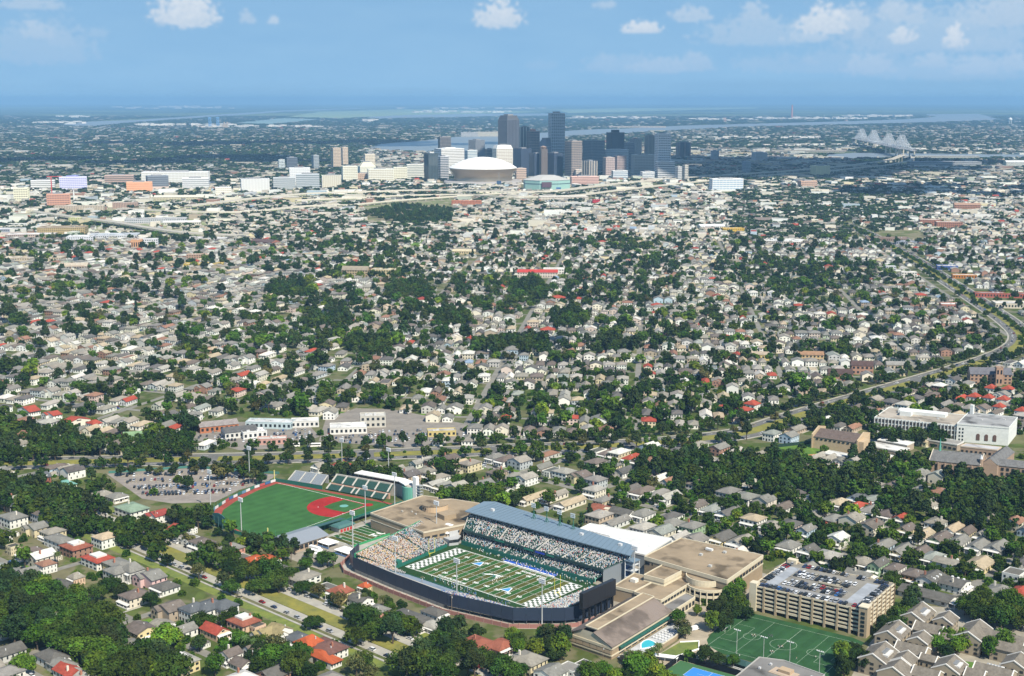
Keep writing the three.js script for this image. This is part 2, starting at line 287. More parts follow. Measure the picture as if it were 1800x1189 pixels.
const offArt = (x, z, r) => { for (const a of ART) if ((a[0] - x) ** 2 + (a[1] - z) ** 2 < (a[2] + r) ** 2) return false; return true; };
const blocked = (x, z, m = 0) => { if (avenueDist(x, z) < 24 + m) return true; const [sx, sv] = toS(x, z); if (sx > -440 && sx < 180 && Math.abs(sv + 118 + sx * 0.035) < 20 + m) return true; for (const e of EX) if (inPoly(e, x, z)) return true; return false; };
// ---------------------------------------------------------------- houses: shapes in units of their own width, wall height and length; front at +z
function winRow(fb, y0, y1, nSide, nEnd, door) {
  const t = 0.012;
  for (const s of [-1, 1]) for (let i = 0; i < nSide; i++) { const c = -0.5 + (i + 0.5) / nSide; fb.box(s > 0 ? 0.5 : -0.5 - t, s > 0 ? 0.5 + t : -0.5, y0, y1, c - 0.028, c + 0.028); }
  for (const s of [-1, 1]) for (let i = 0; i < nEnd; i++) { const c = -0.5 + (i + 0.5) / nEnd, d = door && s > 0 && i === 1; fb.box(c - 0.06, c + 0.06, d ? 0.04 : y0, y1, s > 0 ? 0.5 : -0.5 - t * 0.6, s > 0 ? 0.5 + t * 0.6 : -0.5); }
}
function gableRoof(fb, g, x0 = -0.5, x1 = 0.5, z0 = -0.5, z1 = 0.5, y = 1, o = 0.07, oz = 0.03, t = 0.045) {
  const xm = (x0 + x1) / 2, k = g / ((x1 - x0) / 2), ye = y - o * k;
  for (const s of [-1, 1]) { const xe = s < 0 ? x0 - o : x1 + o; fb.hexa([[xe, ye, z0 - oz], [xm, y + g, z0 - oz], [xm, y + g, z1 + oz], [xe, ye, z1 + oz]], [[xe, ye + t, z0 - oz], [xm, y + g + t, z0 - oz], [xm, y + g + t, z1 + oz], [xe, ye + t, z1 + oz]]); }
}
function hipRoof(fb, g, r, x0 = -0.5, x1 = 0.5, z0 = -0.5, z1 = 0.5, y = 1, o = 0.06, oz = 0.035) {
  const xm = (x0 + x1) / 2, zm = (z0 + z1) / 2, a = [x0 - o, y, z0 - oz], b = [x1 + o, y, z0 - oz], c = [x1 + o, y, z1 + oz], d = [x0 - o, y, z1 + oz], p = [xm, y + g, zm - r], q = [xm, y + g, zm + r];
  fb.tri(b, a, p).tri(d, c, q).quad(a, d, q, p).quad(c, b, p, q).quad(a, b, c, d);
  for (const [e, f] of [[a, b], [b, c], [c, d], [d, a]]) fb.quad(e, f, [f[0], y - 0.04, f[2]], [e[0], y - 0.04, e[2]]);
}
const gableEnd = (fb, g, x0 = -0.5, x1 = 0.5, z = 0.5, y = 1) => fb.tri([x0, y, z], [x1, y, z], [(x0 + x1) / 2, y + g, z]);
const KIND = {};
{
  const def = (name, look, f) => { const w = new FB(), r = new FB(), n = new FB(), p = new FB(); f(w, r, n, p); KIND[name] = { look, walls: w.geo(), roof: r.geo(), windows: n.geo(), porch: p.p.length ? p.geo() : null }; };
  const porch = (p, h = 0.72) => { p.hexa([[-0.5, h, 0.5], [0.5, h, 0.5], [0.5, h - 0.09, 0.64], [-0.5, h - 0.09, 0.64]], [[-0.5, h + 0.04, 0.5], [0.5, h + 0.04, 0.5], [0.5, h - 0.05, 0.64], [-0.5, h - 0.05, 0.64]]); for (const x of [-0.46, -0.16, 0.16, 0.46]) p.box(x - 0.015, x + 0.015, 0, h - 0.09, 0.615, 0.63); p.box(-0.5, 0.5, 0, 0.09, 0.5, 0.64); };
  def('cottage', 'gabled cottage', (w, r, n, p) => { w.box(-0.5, 0.5, 0, 1, -0.5, 0.5); gableEnd(w, 0.58, -0.5, 0.5, 0.5); gableEnd(w, 0.58, -0.5, 0.5, -0.5); gableRoof(r, 0.58); winRow(n, 0.35, 0.75, 5, 3, true); n.box(-0.1, 0.1, 1.12, 1.3, 0.5, 0.508); porch(p, 0.86); });
  def('bungalow', 'hipped bungalow', (w, r, n, p) => { w.box(-0.5, 0.5, 0, 1, -0.5, 0.5); hipRoof(r, 0.6, 0.2); winRow(n, 0.35, 0.75, 4, 3, true); porch(p, 0.84); });
  def('villa', 'two storey hipped house', (w, r, n, p) => { w.box(-0.5, 0.5, 0, 1, -0.5, 0.5); hipRoof(r, 0.36, 0.16); winRow(n, 0.14, 0.36, 4, 4, true); winRow(n, 0.6, 0.82, 4, 4); porch(p, 0.46); });
  def('townhouse', 'two storey gabled house', (w, r, n, p) => { w.box(-0.5, 0.5, 0, 1, -0.5, 0.5); gableEnd(w, 0.38); gableEnd(w, 0.38, -0.5, 0.5, -0.5); gableRoof(r, 0.38, -0.5, 0.5, -0.5, 0.5, 1, 0.06, 0.03, 0.03); winRow(n, 0.14, 0.36, 4, 3, true); winRow(n, 0.6, 0.82, 4, 3); porch(p, 0.45); });
  def('crosshouse', 'cross gabled house', (w, r, n) => {
    w.box(-0.5, 0.5, 0, 1, -0.5, 0.3); gableEnd(w, 0.42, -0.5, 0.5, 0.3); gableEnd(w, 0.42, -0.5, 0.5, -0.5); gableRoof(r, 0.42, -0.5, 0.5, -0.5, 0.3, 1, 0.05, 0.03, 0.035);
    w.box(-0.48, 0.02, 0, 0.97, 0.3, 0.5); gableEnd(w, 0.3, -0.48, 0.02, 0.5, 0.97); gableRoof(r, 0.3, -0.48, 0.02, 0, 0.5, 0.97, 0.04, 0.02, 0.035);
    winRow(n, 0.15, 0.38, 3, 2); for (const s of [-1, 1]) for (let i = 0; i < 3; i++) { const c = -0.42 + i * 0.26; n.box(s > 0 ? 0.5 : -0.512, s > 0 ? 0.512 : -0.5, 0.62, 0.84, c - 0.03, c + 0.03); } for (const x of [-0.36, -0.16]) n.box(x, x + 0.09, 0.6, 0.84, 0.5, 0.508);
  });
  def('flathouse', 'flat roofed house', (w, r, n) => { w.box(-0.5, 0.5, 0, 0.98, -0.5, 0.5); for (const [a, b, c, d] of [[-0.5, 0.5, -0.5, -0.47], [-0.5, 0.5, 0.47, 0.5], [-0.5, -0.47, -0.47, 0.47], [0.47, 0.5, -0.47, 0.47]]) w.box(a, b, 0.98, 1.05, c, d); r.box(-0.47, 0.47, 0.95, 0.99, -0.47, 0.47); winRow(n, 0.15, 0.38, 4, 3, true); winRow(n, 0.6, 0.82, 4, 3); });
}
const HOUSES = [];     // every house: { x, z, rot, w, l, h, kind, roof, wall, roofName, wallName, hand }
const ROOFS = [[[0.216, 0.209, 0.191], 'grey', 9], [[0.125, 0.119, 0.112], 'charcoal', 5], [[0.276, 0.254, 0.217], 'taupe', 7], [[0.157, 0.132, 0.115], 'brown', 5], [[0.347, 0.33, 0.293], 'pale grey', 6], [[0.589, 0.572, 0.528], 'white metal', 2], [[0.36, 0.075, 0.048], 'red', 1.1], [[0.27, 0.15, 0.105], 'rust brown', 1.6], [[0.275, 0.295, 0.266], 'grey green', 1], [[0.40, 0.33, 0.23], 'tan', 2.2], [[0.234, 0.314, 0.413], 'blue', 0.1]];
const WALLS = [[[0.72, 0.72, 0.68], 'white', 17], [[0.66, 0.62, 0.52], 'cream', 8], [[0.60, 0.53, 0.36], 'yellow', 2.4], [[0.46, 0.50, 0.53], 'blue grey', 2], [[0.58, 0.48, 0.43], 'pink', 1.2], [[0.42, 0.35, 0.27], 'tan', 3], [[0.32, 0.19, 0.14], 'brick', 1.8], [[0.42, 0.46, 0.38], 'sage', 1], [[0.52, 0.52, 0.50], 'grey', 4], [[0.38, 0.48, 0.56], 'light blue', 0.7]];
const RC = Object.fromEntries(ROOFS.map(r => [r[1], r[0]])), WC = Object.fromEntries(WALLS.map(r => [r[1], r[0]]));
Object.assign(RC, { slate: [0.11, 0.12, 0.13], teal: [0.17, 0.36, 0.31], 'green tile': [0.23, 0.31, 0.23], terracotta: [0.28, 0.10, 0.065], orange: [0.42, 0.10, 0.04], olive: [0.30, 0.25, 0.13], 'dark red': [0.27, 0.06, 0.05], 'maroon brown': [0.17, 0.09, 0.075] });
Object.assign(WC, { peach: [0.62, 0.45, 0.32], coral: [0.52, 0.27, 0.21], 'pale yellow': [0.66, 0.56, 0.32], green: [0.30, 0.42, 0.27], 'pale pink': [0.64, 0.45, 0.44], 'brick red': [0.26, 0.10, 0.075], orange: [0.5, 0.27, 0.13] });
const weighted = (list, r) => { let t = 0; for (const l of list) t += l[2]; t *= r(); for (const l of list) { t -= l[2]; if (t <= 0) return l; } return list[0]; };
const jit = (c, r, a = 0.12) => { const k = 1 + (r() - 0.5) * 2 * a; return [c[0] * k * (1 + (r() - 0.5) * 0.06), c[1] * k, c[2] * k * (1 + (r() - 0.5) * 0.06)]; };

// ---------------------------------------------------------------- trees: trunk with limbs, crown of leaf clumps
function crownGeo(seed, rx, ry, clumps, leaves, size, hue, droop = 0.35, cone = 0) {
  const r = rng(seed), P = [], C = [], N = [];
  const leaf = (p, n, s, c) => {
    const a = V3(r() - 0.5, r() - 0.5, r() - 0.5).cross(n).normalize(), b = n.clone().cross(a), k = 0.55 + 0.5 * r();
    const q = [a.clone().multiplyScalar(s), b.clone().multiplyScalar(s * k), a.clone().multiplyScalar(-s), b.clone().multiplyScalar(-s * k)].map(d => d.add(p));
    q[0].addScaledVector(n, -s * 0.3); q[2].addScaledVector(n, -s * 0.3);
    for (const i of [0, 1, 2, 0, 2, 3]) { P.push(q[i].x, q[i].y, q[i].z); C.push(...c); }
  };
  const base = ry * 1.05;
  for (let i = 0; i < clumps; i++) {
    let d; do d = V3(r() * 2 - 1, r() * 2 - 1, r() * 2 - 1); while (d.length() > 1 || d.length() < 0.05); d.normalize(); if (d.y < -droop) d.y = -d.y * 0.5;
    const f = i < clumps * 0.22 ? 0.45 * r() : 0.6 + 0.36 * r(), taper = cone ? 1 - cone * (d.y * 0.5 + 0.5) : 1;
    const c0 = V3(d.x * rx * f * taper, base + d.y * ry * f, d.z * rx * f * taper), cr = Math.min(rx, ry) * (0.3 + 0.24 * r()), tone = 0.72 + 0.6 * r(), yl = (r() - 0.5) * 0.3;
    for (let k = 0; k < leaves; k++) {
      const e = V3(r() * 2 - 1, r() * 1.7 - 0.7, r() * 2 - 1).normalize(), p = c0.clone().addScaledVector(e, cr * (0.7 + 0.36 * r())), n = e.clone().add(V3(r() - 0.5, r() - 0.5 + 0.2, r() - 0.5).multiplyScalar(1.1)).normalize();
      const t = tone * (0.8 + 0.4 * r()); leaf(p, n, size * (0.7 + 0.6 * r()), [hue[0] * t * (1 + yl), hue[1] * t, hue[2] * t * (1 - yl)]);
    }
  }
  const g = new THREE.BufferGeometry(); g.setAttribute('position', new THREE.Float32BufferAttribute(P, 3)); g.setAttribute('color', new THREE.Float32BufferAttribute(C, 3)); g.computeVertexNormals(); return g;
}
function trunkGeo(seed, h, rx, rad) {
  const r = rng(seed), f = new FB(); f.tube([0, -0.2, 0], [0, h * 0.5, 0], rad, rad * 0.7, 7);
  for (let i = 0; i < 5; i++) { const a = i * 1.257 + r(), s = rx * (0.35 + 0.3 * r()); f.tube([0, h * (0.36 + 0.1 * r()), 0], [Math.cos(a) * s, h * (0.75 + 0.25 * r()), Math.sin(a) * s], rad * 0.5, rad * 0.16, 5); }
  return f.geo();
}
function frondCrown(seed, h, n, len, hue) {     // a palm's fronds
  const r = rng(seed), P = [], C = [];
  for (let i = 0; i < n; i++) {
    const a = i * 2.39996, up = 1.1 - 1.7 * (i / n), L = len * (0.8 + 0.3 * r()), ca = Math.cos(a), sa = Math.sin(a), pts = [];
    for (let k = 0; k <= 4; k++) { const t = k / 4, rad = L * t * (0.95 - 0.2 * t), y = h + up * L * t * 0.55 - L * 0.55 * t * t; pts.push([rad, y, 0.34 * Math.sin(Math.PI * (0.12 + 0.88 * t)) + 0.03]); }
    const tone = 0.8 + 0.45 * r(), c = hue.map(q => q * tone);
    for (let k = 0; k < 4; k++) for (const s of [-1, 1]) {
      const [r0, y0, w0] = pts[k], [r1, y1, w1] = pts[k + 1], q = (rad, y, w) => [ca * rad - sa * w, y - Math.abs(w) * 0.5, sa * rad + ca * w], A = q(r0, y0, 0), B = q(r1, y1, 0), D = q(r1, y1, s * w1), E = q(r0, y0, s * w0);
      for (const z of [A, B, D, A, D, E]) { P.push(...z); C.push(...c); }
    }
  }
  const g = new THREE.BufferGeometry(); g.setAttribute('position', new THREE.Float32BufferAttribute(P, 3)); g.setAttribute('color', new THREE.Float32BufferAttribute(C, 3)); g.computeVertexNormals(); return g;
}
const leafMat = new THREE.MeshPhysicalMaterial({ vertexColors: true, roughness: 0.9, specularIntensity: 0.15, side: THREE.DoubleSide });
const barkMat = mat([0.09, 0.07, 0.055], 0.95);
const OAK = [0.046, 0.084, 0.014], GREEN = [0.072, 0.138, 0.016], LIME = [0.13, 0.20, 0.02], DARK = [0.032, 0.058, 0.015], OLIVE = [0.092, 0.10, 0.038];
const TREE = {};
{
  const def = (name, look, rx, ry, hue, seed, o = {}) => {
    TREE[name] = { look, rx, near: crownGeo(seed, rx, ry, o.clumps || 46, o.leaves || 60, o.size || 0.5, hue, o.droop, o.cone), trunk: trunkGeo(seed + 1, ry * 1.5, rx, o.rad || 0.45), lift: o.lift ?? ry * 0.28, mid: crownGeo(seed + 2, rx, ry, 22, 24, 0.95, hue, o.droop, o.cone) };
  };
  def('oak', 'broad dark oak', 7, 4.6, OAK, 11); def('oak_wide', 'wide spreading oak', 8.4, 4.4, OAK, 21, { clumps: 60 }); def('oak_small', 'small dark oak', 4.6, 3.9, DARK, 31, { clumps: 34 });
  def('green_tree', 'fresh green leafy tree', 5, 5, GREEN, 41); def('lime_tree', 'bright green round tree', 4.4, 4.3, LIME, 51, { clumps: 36 }); def('tall_tree', 'tall dark green tree', 4.4, 6.6, [0.045, 0.075, 0.026], 61); def('olive_tree', 'thin olive leaved tree', 5.4, 4.4, OLIVE, 71, { leaves: 26, size: 0.5 }); def('cone_tree', 'pointed conifer', 2.6, 5.2, [0.04, 0.07, 0.028], 81, { clumps: 34, cone: 0.8, droop: 0.9, rad: 0.25 }); def('shrub', 'round clipped shrub', 1.7, 1.5, GREEN, 91, { clumps: 12, leaves: 40, size: 0.36, lift: -0.4, rad: 0.1 });
  const ph = 8, pt = new FB(); pt.tube([0, -0.2, 0], [0.25, ph, 0.1], 0.26, 0.17, 6); const pc = frondCrown(5, ph, 30, 3.4, [0.085, 0.12, 0.04]);
  TREE.palm = { look: 'palm tree', rx: 3, near: pc, trunk: pt.geo(), lift: 0, mid: pc };
}
const TREES = [];      // { x, z, s, rot, kind, tint }
const addTree = (x, z, kind, s = 1, r = R) => TREES.push({ x, z, kind, s, rot: r() * 6.28, sy: 0.85 + 0.35 * r(), tint: 0.5 + 0.5 * r(), hue: 0.8 + 0.36 * r() });

// ---------------------------------------------------------------- cars
const CARS = [];       // { x, y, z, rot, color, name, kind, place }
const CARCOL = [[[0.72, 0.73, 0.74], 'white', 26], [[0.012, 0.013, 0.016], 'black', 24], [[0.33, 0.34, 0.36], 'silver', 20], [[0.075, 0.08, 0.085], 'dark grey', 15], [[0.03, 0.05, 0.12], 'navy', 9], [[0.26, 0.015, 0.018], 'red', 7], [[0.04, 0.13, 0.34], 'blue', 4], [[0.36, 0.32, 0.24], 'beige', 4]];
const CARGEO = {};
{
  const car = (L, W, H, hood, cabin0, cabin1, beltline) => {
    const body = new FB(), gl = new FB(), h = L / 2, w = W / 2;
    const side = [[-h, 0.35], [-h, beltline * 0.92], [-h + 0.25, beltline], [h - hood, beltline], [h - 0.12, beltline * 0.82], [h, beltline * 0.6], [h, 0.35]];
    for (let i = 0; i < side.length; i++) { const a = side[i], b = side[(i + 1) % side.length]; body.quad([a[0], a[1], -w], [b[0], b[1], -w], [b[0], b[1], w], [a[0], a[1], w]); }
    for (const s of [-w, w]) body.fan(side.map(q => [q[0], q[1], s]));
    const rf = [[cabin0 + 0.45, H, -w * 0.8], [cabin1 - 0.65, H, -w * 0.8], [cabin1 - 0.65, H, w * 0.8], [cabin0 + 0.45, H, w * 0.8]], bs = [[cabin0, beltline, -w * 0.94], [cabin1, beltline, -w * 0.94], [cabin1, beltline, w * 0.94], [cabin0, beltline, w * 0.94]];
    for (let i = 0; i < 4; i++) { const j = (i + 1) % 4; gl.quad(bs[i], bs[j], rf[j], rf[i]); }
    body.hexa(rf, rf.map(q => [q[0], q[1] + 0.05, q[2]]));
    const wheel = new FB(); wheel.tube([0, 0, -0.11], [0, 0, 0.11], 0.34, 0.34, 10);
    return { body: body.geo(), glass: gl.geo(), wheel: wheel.geo(), wx: [-h * 0.62, h * 0.62], wz: w - 0.1 };
  };
  CARGEO.saloon = car(4.7, 1.84, 1.44, 1.2, -2.0, 1.35, 0.92); CARGEO.suv = car(4.8, 1.95, 1.76, 1.05, -2.36, 1.5, 1.08); CARGEO.hatchback = car(4.1, 1.76, 1.5, 0.9, -2.02, 1.3, 0.95); CARGEO.van = car(5.6, 2.05, 2.2, 0.7, -2.78, 2.2, 1.2);
}
const paint = c => mat(c, 0.3, 0.15);
const addCar = (x, y, z, rot, place, r = R) => { const c = weighted(CARCOL, r); CARS.push({ x, y, z, rot: rot + (r() - 0.5) * 0.05 + (r() < 0.5 ? Math.PI : 0), color: c[0], name: c[1], kind: pick(['saloon', 'saloon', 'suv', 'suv', 'hatchback'], r), place }); };
const tyreMat = mat([0.015, 0.015, 0.015], 0.9);

// ---------------------------------------------------------------- people: one continuous surface from tapered limbs
function bodyGeo(bones, res, size) {      // bones: [ax,ay,az, bx,by,bz, r0, r1, colour]
  const mc = new MarchingCubes(res, new THREE.MeshStandardMaterial(), false, false, 60000), n = res, h = size / 2;
  const seg = (b, x, y, z) => { const dx = b[3] - b[0], dy = b[4] - b[1], dz = b[5] - b[2], t = clamp(((x - b[0]) * dx + (y - b[1]) * dy + (z - b[2]) * dz) / (dx * dx + dy * dy + dz * dz + 1e-9)); return Math.hypot(x - b[0] - dx * t, y - b[1] - dy * t, z - b[2] - dz * t) - (b[6] + (b[7] - b[6]) * t); };
  const field = (x, y, z) => { let d = 1e9; const k = 0.06; for (const b of bones) { const e = seg(b, x, y, z), q = clamp(0.5 + 0.5 * (d - e) / k); d = d > 1e8 ? e : d + (e - d) * q - k * q * (1 - q); } return d; };
  for (let k = 0; k < n; k++) for (let j = 0; j < n; j++) for (let i = 0; i < n; i++) mc.field[i + n * (j + n * k)] = -field((i - n / 2) / (n / 2) * h, (j - n / 2) / (n / 2) * h + h, (k - n / 2) / (n / 2) * h);
  mc.isolation = 0; mc.update();
  const c = mc.count, g = new THREE.BufferGeometry(), P = mc.positionArray.slice(0, c * 3), N = mc.normalArray.slice(0, c * 3), C = new Float32Array(c * 3);
  for (let i = 0; i < c; i++) { const x = P[i * 3] *= h, y = (P[i * 3 + 1] = P[i * 3 + 1] * h + h), z = P[i * 3 + 2] *= h; let m = 1e9, q = bones[0][8]; for (const b of bones) { const e = seg(b, x, y, z); if (e < m) { m = e; q = b[8]; } } C.set(q, i * 3); }
  g.setAttribute('position', new THREE.BufferAttribute(P, 3)); g.setAttribute('normal', new THREE.BufferAttribute(N, 3)); g.setAttribute('color', new THREE.BufferAttribute(C, 3)); return g;
}
function figure(pose, shirt, legs, head, res = 26) {
  const skin = [0.35, 0.2, 0.13], b = [];
  const L = (a, c, r0, r1, col) => b.push([...a, ...c, r0, r1, col]);
  if (pose === 'stand' || pose === 'crouch' || pose === 'run') {
    const dy = pose === 'crouch' ? -0.28 : 0, lean = pose === 'crouch' ? 0.38 : pose === 'run' ? 0.15 : 0, hip = 0.92 + dy, sh = hip + 0.5 - lean * 0.25;
    for (const s of [-1, 1]) {
      const st = pose === 'run' ? s * 0.3 : 0, kz = (pose === 'crouch' ? 0.22 : 0.03) + st * 0.6;
      L([s * 0.1, hip, 0], [s * 0.15, 0.48 + dy * 0.3, kz], 0.1, 0.07, legs); L([s * 0.15, 0.48 + dy * 0.3, kz], [s * 0.16, 0.06, st * 1.2], 0.065, 0.05, legs); L([s * 0.16, 0.05, st * 1.2], [s * 0.17, 0.05, st * 1.2 + 0.16], 0.05, 0.045, legs);
      L([s * 0.2, sh, lean], [s * 0.28, sh - 0.27, lean + 0.04 - st * 0.4], 0.065, 0.055, shirt); L([s * 0.28, sh - 0.27, lean + 0.04 - st * 0.4], [s * 0.24, sh - 0.46, lean + 0.16], 0.05, 0.04, skin);
    }
    L([0, hip, 0], [0, sh, lean], 0.15, 0.17, shirt); L([0, sh, lean], [0, sh + 0.14, lean + 0.03], 0.07, 0.06, skin); L([0, sh + 0.24, lean + 0.05], [0, sh + 0.3, lean + 0.06], 0.115, 0.11, head);
  } else {
    for (const s of [-1, 1]) { L([s * 0.1, 0.46, 0], [s * 0.12, 0.48, 0.42], 0.1, 0.075, legs); L([s * 0.12, 0.48, 0.42], [s * 0.12, 0.06, 0.46], 0.065, 0.05, legs); L([s * 0.2, 0.95, 0], [s * 0.26, 0.7, 0.14], 0.06, 0.05, shirt); L([s * 0.26, 0.7, 0.14], [s * 0.14, 0.6, 0.34], 0.05, 0.04, skin); }
    L([0, 0.46, 0], [0, 0.96, -0.02], 0.15, 0.17, shirt); L([0, 0.96, 0], [0, 1.1, 0.02], 0.06, 0.055, skin); L([0, 1.2, 0.03], [0, 1.26, 0.03], 0.115, 0.11, head);
  }
  return bodyGeo(b, res, 2.1);
}
const clothMat = new THREE.MeshStandardMaterial({ vertexColors: true, roughness: 0.85, side: THREE.DoubleSide });
// ---------------------------------------------------------------- campus: football stadium
const font = await new FontLoader().loadAsync('fonts/droid/droid_sans_bold.typeface.json');
function lettering(name, text, size, m, parent, x, y, z, turn = 0, tilt = -Math.PI / 2, sx = 1) {
  const g = new THREE.ShapeGeometry(font.generateShapes(text, size), 4); g.computeBoundingBox(); g.translate(-(g.boundingBox.max.x + g.boundingBox.min.x) / 2, -g.boundingBox.max.y / 2, 0);
  g.scale(sx, 1, 1); g.rotateX(tilt); const o = mesh(name, g, m, parent); o.position.set(x, y, z); o.rotation.y = turn; return o;
}
const CROWD = [];      // { p, rot, shirt, sit }
function seatRows(fb, P0, P1, Q0, Q1, y0, y1, n, crowd, gaps = []) {   // stepped rows from a front line to a back line, campus axes; people sit on them
  const lerp = (a, b, t) => [a[0] + (b[0] - a[0]) * t, a[1] + (b[1] - a[1]) * t];
  for (let i = 0; i < n; i++) {
    const A = lerp(P0, Q0, i / n), B = lerp(P1, Q1, i / n), C = lerp(P1, Q1, (i + 1) / n), D = lerp(P0, Q0, (i + 1) / n), y = y0 + (y1 - y0) * i / n, h = (y1 - y0) / n;
    fb.quad([A[0], y, A[1]], [B[0], y, B[1]], [C[0], y, C[1]], [D[0], y, D[1]]).quad([D[0], y, D[1]], [C[0], y, C[1]], [C[0], y + h, C[1]], [D[0], y + h, D[1]]);
    if (crowd) {
      const L = Math.hypot(B[0] - A[0], B[1] - A[1]), face = Math.atan2(A[0] - D[0], -(A[1] - D[1]));
      for (let s = 0.4; s < L - 0.3; s += 0.56) {
        const t = s / L; if (gaps.some(g => Math.abs(t - g) * L < 0.8)) continue;
        if (crowd.rand() > crowd.fill(t, i / n)) continue;
        const m = lerp(lerp(A, B, t), lerp(D, C, t), 0.5); CROWD.push({ p: S(m[0], m[1], y), rot: face - TH, shirt: crowd.color(t, i / n) });
      }
    }
  }
}
function aisles(name, parent, cx, cv, P0, P1, Q0, Q1, y0, y1, ts, w = 1.1, lift = 0.5) {
  const lerp = (a, b, t) => [a[0] + (b[0] - a[0]) * t, a[1] + (b[1] - a[1]) * t], L = Math.hypot(P1[0] - P0[0], P1[1] - P0[1]);
  for (const t of ts) { const a = lerp(P0, P1, t - w / 2 / L), b = lerp(P0, P1, t + w / 2 / L), c = lerp(Q0, Q1, t + w / 2 / L), d = lerp(Q0, Q1, t - w / 2 / L), f = CB(cx, cv); f.hexa([[a[0], y0, a[1]], [b[0], y0, b[1]], [c[0], y1, c[1]], [d[0], y1, d[1]]], [[a[0], y0 + lift, a[1]], [b[0], y0 + lift, b[1]], [c[0], y1 + lift, c[1]], [d[0], y1 + lift, d[1]]]); f.make(name, mat([0.42, 0.40, 0.36], 0.9), parent); }
}
const turfA = mat([0.032, 0.100, 0.022], 0.9, 0, { key: 'tf', map: TX.turf }), turfB = mat([0.088, 0.096, 0.022], 0.9, 0, { key: 'tf', map: TX.turf }), lineMat = mat([0.74, 0.74, 0.72], 0.85), turfDark = mat([0.022, 0.060, 0.018], 0.9, 0, { key: 'tf', map: TX.turf });
{
  const f = thing('football_field', 'striped green football field with checkered end zones in the stadium', 'field', S(0, 0), -TH); f.userData.kind = 'structure';
  CB(0, 0).flat([[-64, -36], [64, -36], [70, 33], [-66, 33]], 0.03).make('apron', turfDark, f);
  const yd = 0.9144;
  for (let i = 0; i < 20; i++) { const x = (-50 + i * 5) * yd; CB(0, 0).flat(rect(x, x + 5 * yd, -24.4, 24.4), 0.06).make('turf_stripe', i % 2 ? turfB : turfA, f); }
  for (const s of [-1, 1]) CB(0, 0).flat(rect(s < 0 ? -54.8 : 45.72, s < 0 ? -45.72 : 54.8, -24.4, 24.4), 0.06).make('end_zone', turfDark, f);
  for (let i = 0; i <= 20; i++) { const x = (-50 + i * 5) * yd; CB(0, 0).flat(rect(x - 0.1, x + 0.1, -24.4, 24.4), 0.09).make('yard_line', lineMat, f); }
  const w = 0.5; for (const r of [rect(-54.9 - w, -54.9, -24.4 - w, 24.4 + w), rect(54.9, 54.9 + w, -24.4 - w, 24.4 + w), rect(-54.9, 54.9, -24.4 - w, -24.4), rect(-54.9, 54.9, 24.4, 24.4 + w)]) CB(0, 0).flat(r, 0.09).make('border_line', lineMat, f);
  for (const s of [-1, 1]) for (let r = 0; r < 4; r++) for (let k = 0; k < 24; k++) if ((r + k) % 2) { const x = s * 46 + s * r * 2.15, v = -24 + k * 2; CB(0, 0).flat(rect(Math.min(x, x + s * 2.15), Math.max(x, x + s * 2.15), v, v + 2), 0.11).make('checker_square', lineMat, f); }
  const hash = CB(0, 0); for (let i = -49; i < 50; i++) if (i % 5) for (const v of [-6.1, 6.1, -23.6, 23.6]) hash.flat(rect(i * yd - 0.08, i * yd + 0.08, v - 0.45, v + 0.45), 0.09); hash.make('hash_marks', lineMat, f, 'stuff');
  for (const s of [-1, 1]) for (let k = -4; k <= 4; k++) lettering('yard_number', String(50 - Math.abs(k) * 10), 2.4, lineMat, f, k * 9.144, 0.12, s * 15.5, s > 0 ? 0 : Math.PI, -Math.PI / 2, 1.2);
  for (const [x, v, turn] of [[-22, -21.6, 0], [-10, -21.6, 0]]) lettering('field_lettering', x < -15 ? 'YULMAN' : 'STADIUM', 2.2, lineMat, f, x, 0.12, -v, turn);
  for (const [x, v] of [[14, 20], [25, 20]]) lettering('field_lettering', x < 20 ? 'BENSON' : 'FIELD', 2.2, lineMat, f, x, 0.12, -v, Math.PI);
  // the wave emblem at mid field: a green crest outlined in white
  const wave = (name, m, k, y) => { const s = new THREE.Shape(); s.moveTo(-8 * k, -1.6 * k); s.bezierCurveTo(-5 * k, 3 * k, 0, 5.2 * k, 7.5 * k, 4.2 * k); s.bezierCurveTo(3.5 * k, 3.4 * k, 2.5 * k, 1.2 * k, 6 * k, -0.8 * k); s.bezierCurveTo(2 * k, -1.4 * k, 0.5 * k, 0.6 * k, 1.5 * k, 2.2 * k); s.bezierCurveTo(-2 * k, 2 * k, -4.5 * k, -0.6 * k, -8 * k, -1.6 * k); const g = new THREE.ShapeGeometry(s, 10); g.rotateX(-Math.PI / 2); const o = mesh(name, g, m, f); o.position.y = y; return o; };
  wave('wave_emblem', lineMat, 1, 0.13); wave('wave_crest', mat([0.02, 0.13, 0.08], 0.9), 0.6, 0.16);
  for (const [x, v] of [[-22.5, 12], [23, -11]]) { const e = CB(0, 0); e.flat([[x - 4, v - 3.4], [x + 4, v - 3.4], [x + 1.6, v + 3.4], [x - 1, v + 3.4]], 0.13).make('conference_emblem', lineMat, f); CB(0, 0).flat([[x - 3, v - 2.7], [x + 3, v - 2.7], [x + 1.1, v + 2.8], [x - 0.6, v + 2.8]], 0.16).make('emblem_fill', mat([0.07, 0.26, 0.55], 0.9), f); }
  CB(0, 0).flat(rect(-14, 31, 25.6, 26.8), 0.12).make('bench_strip', lineMat, f); CB(0, 0).flat(rect(-14, 31, 26.9, 30.2), 0.12).make('bench_mat', mat([0.02, 0.09, 0.42], 0.85), f);
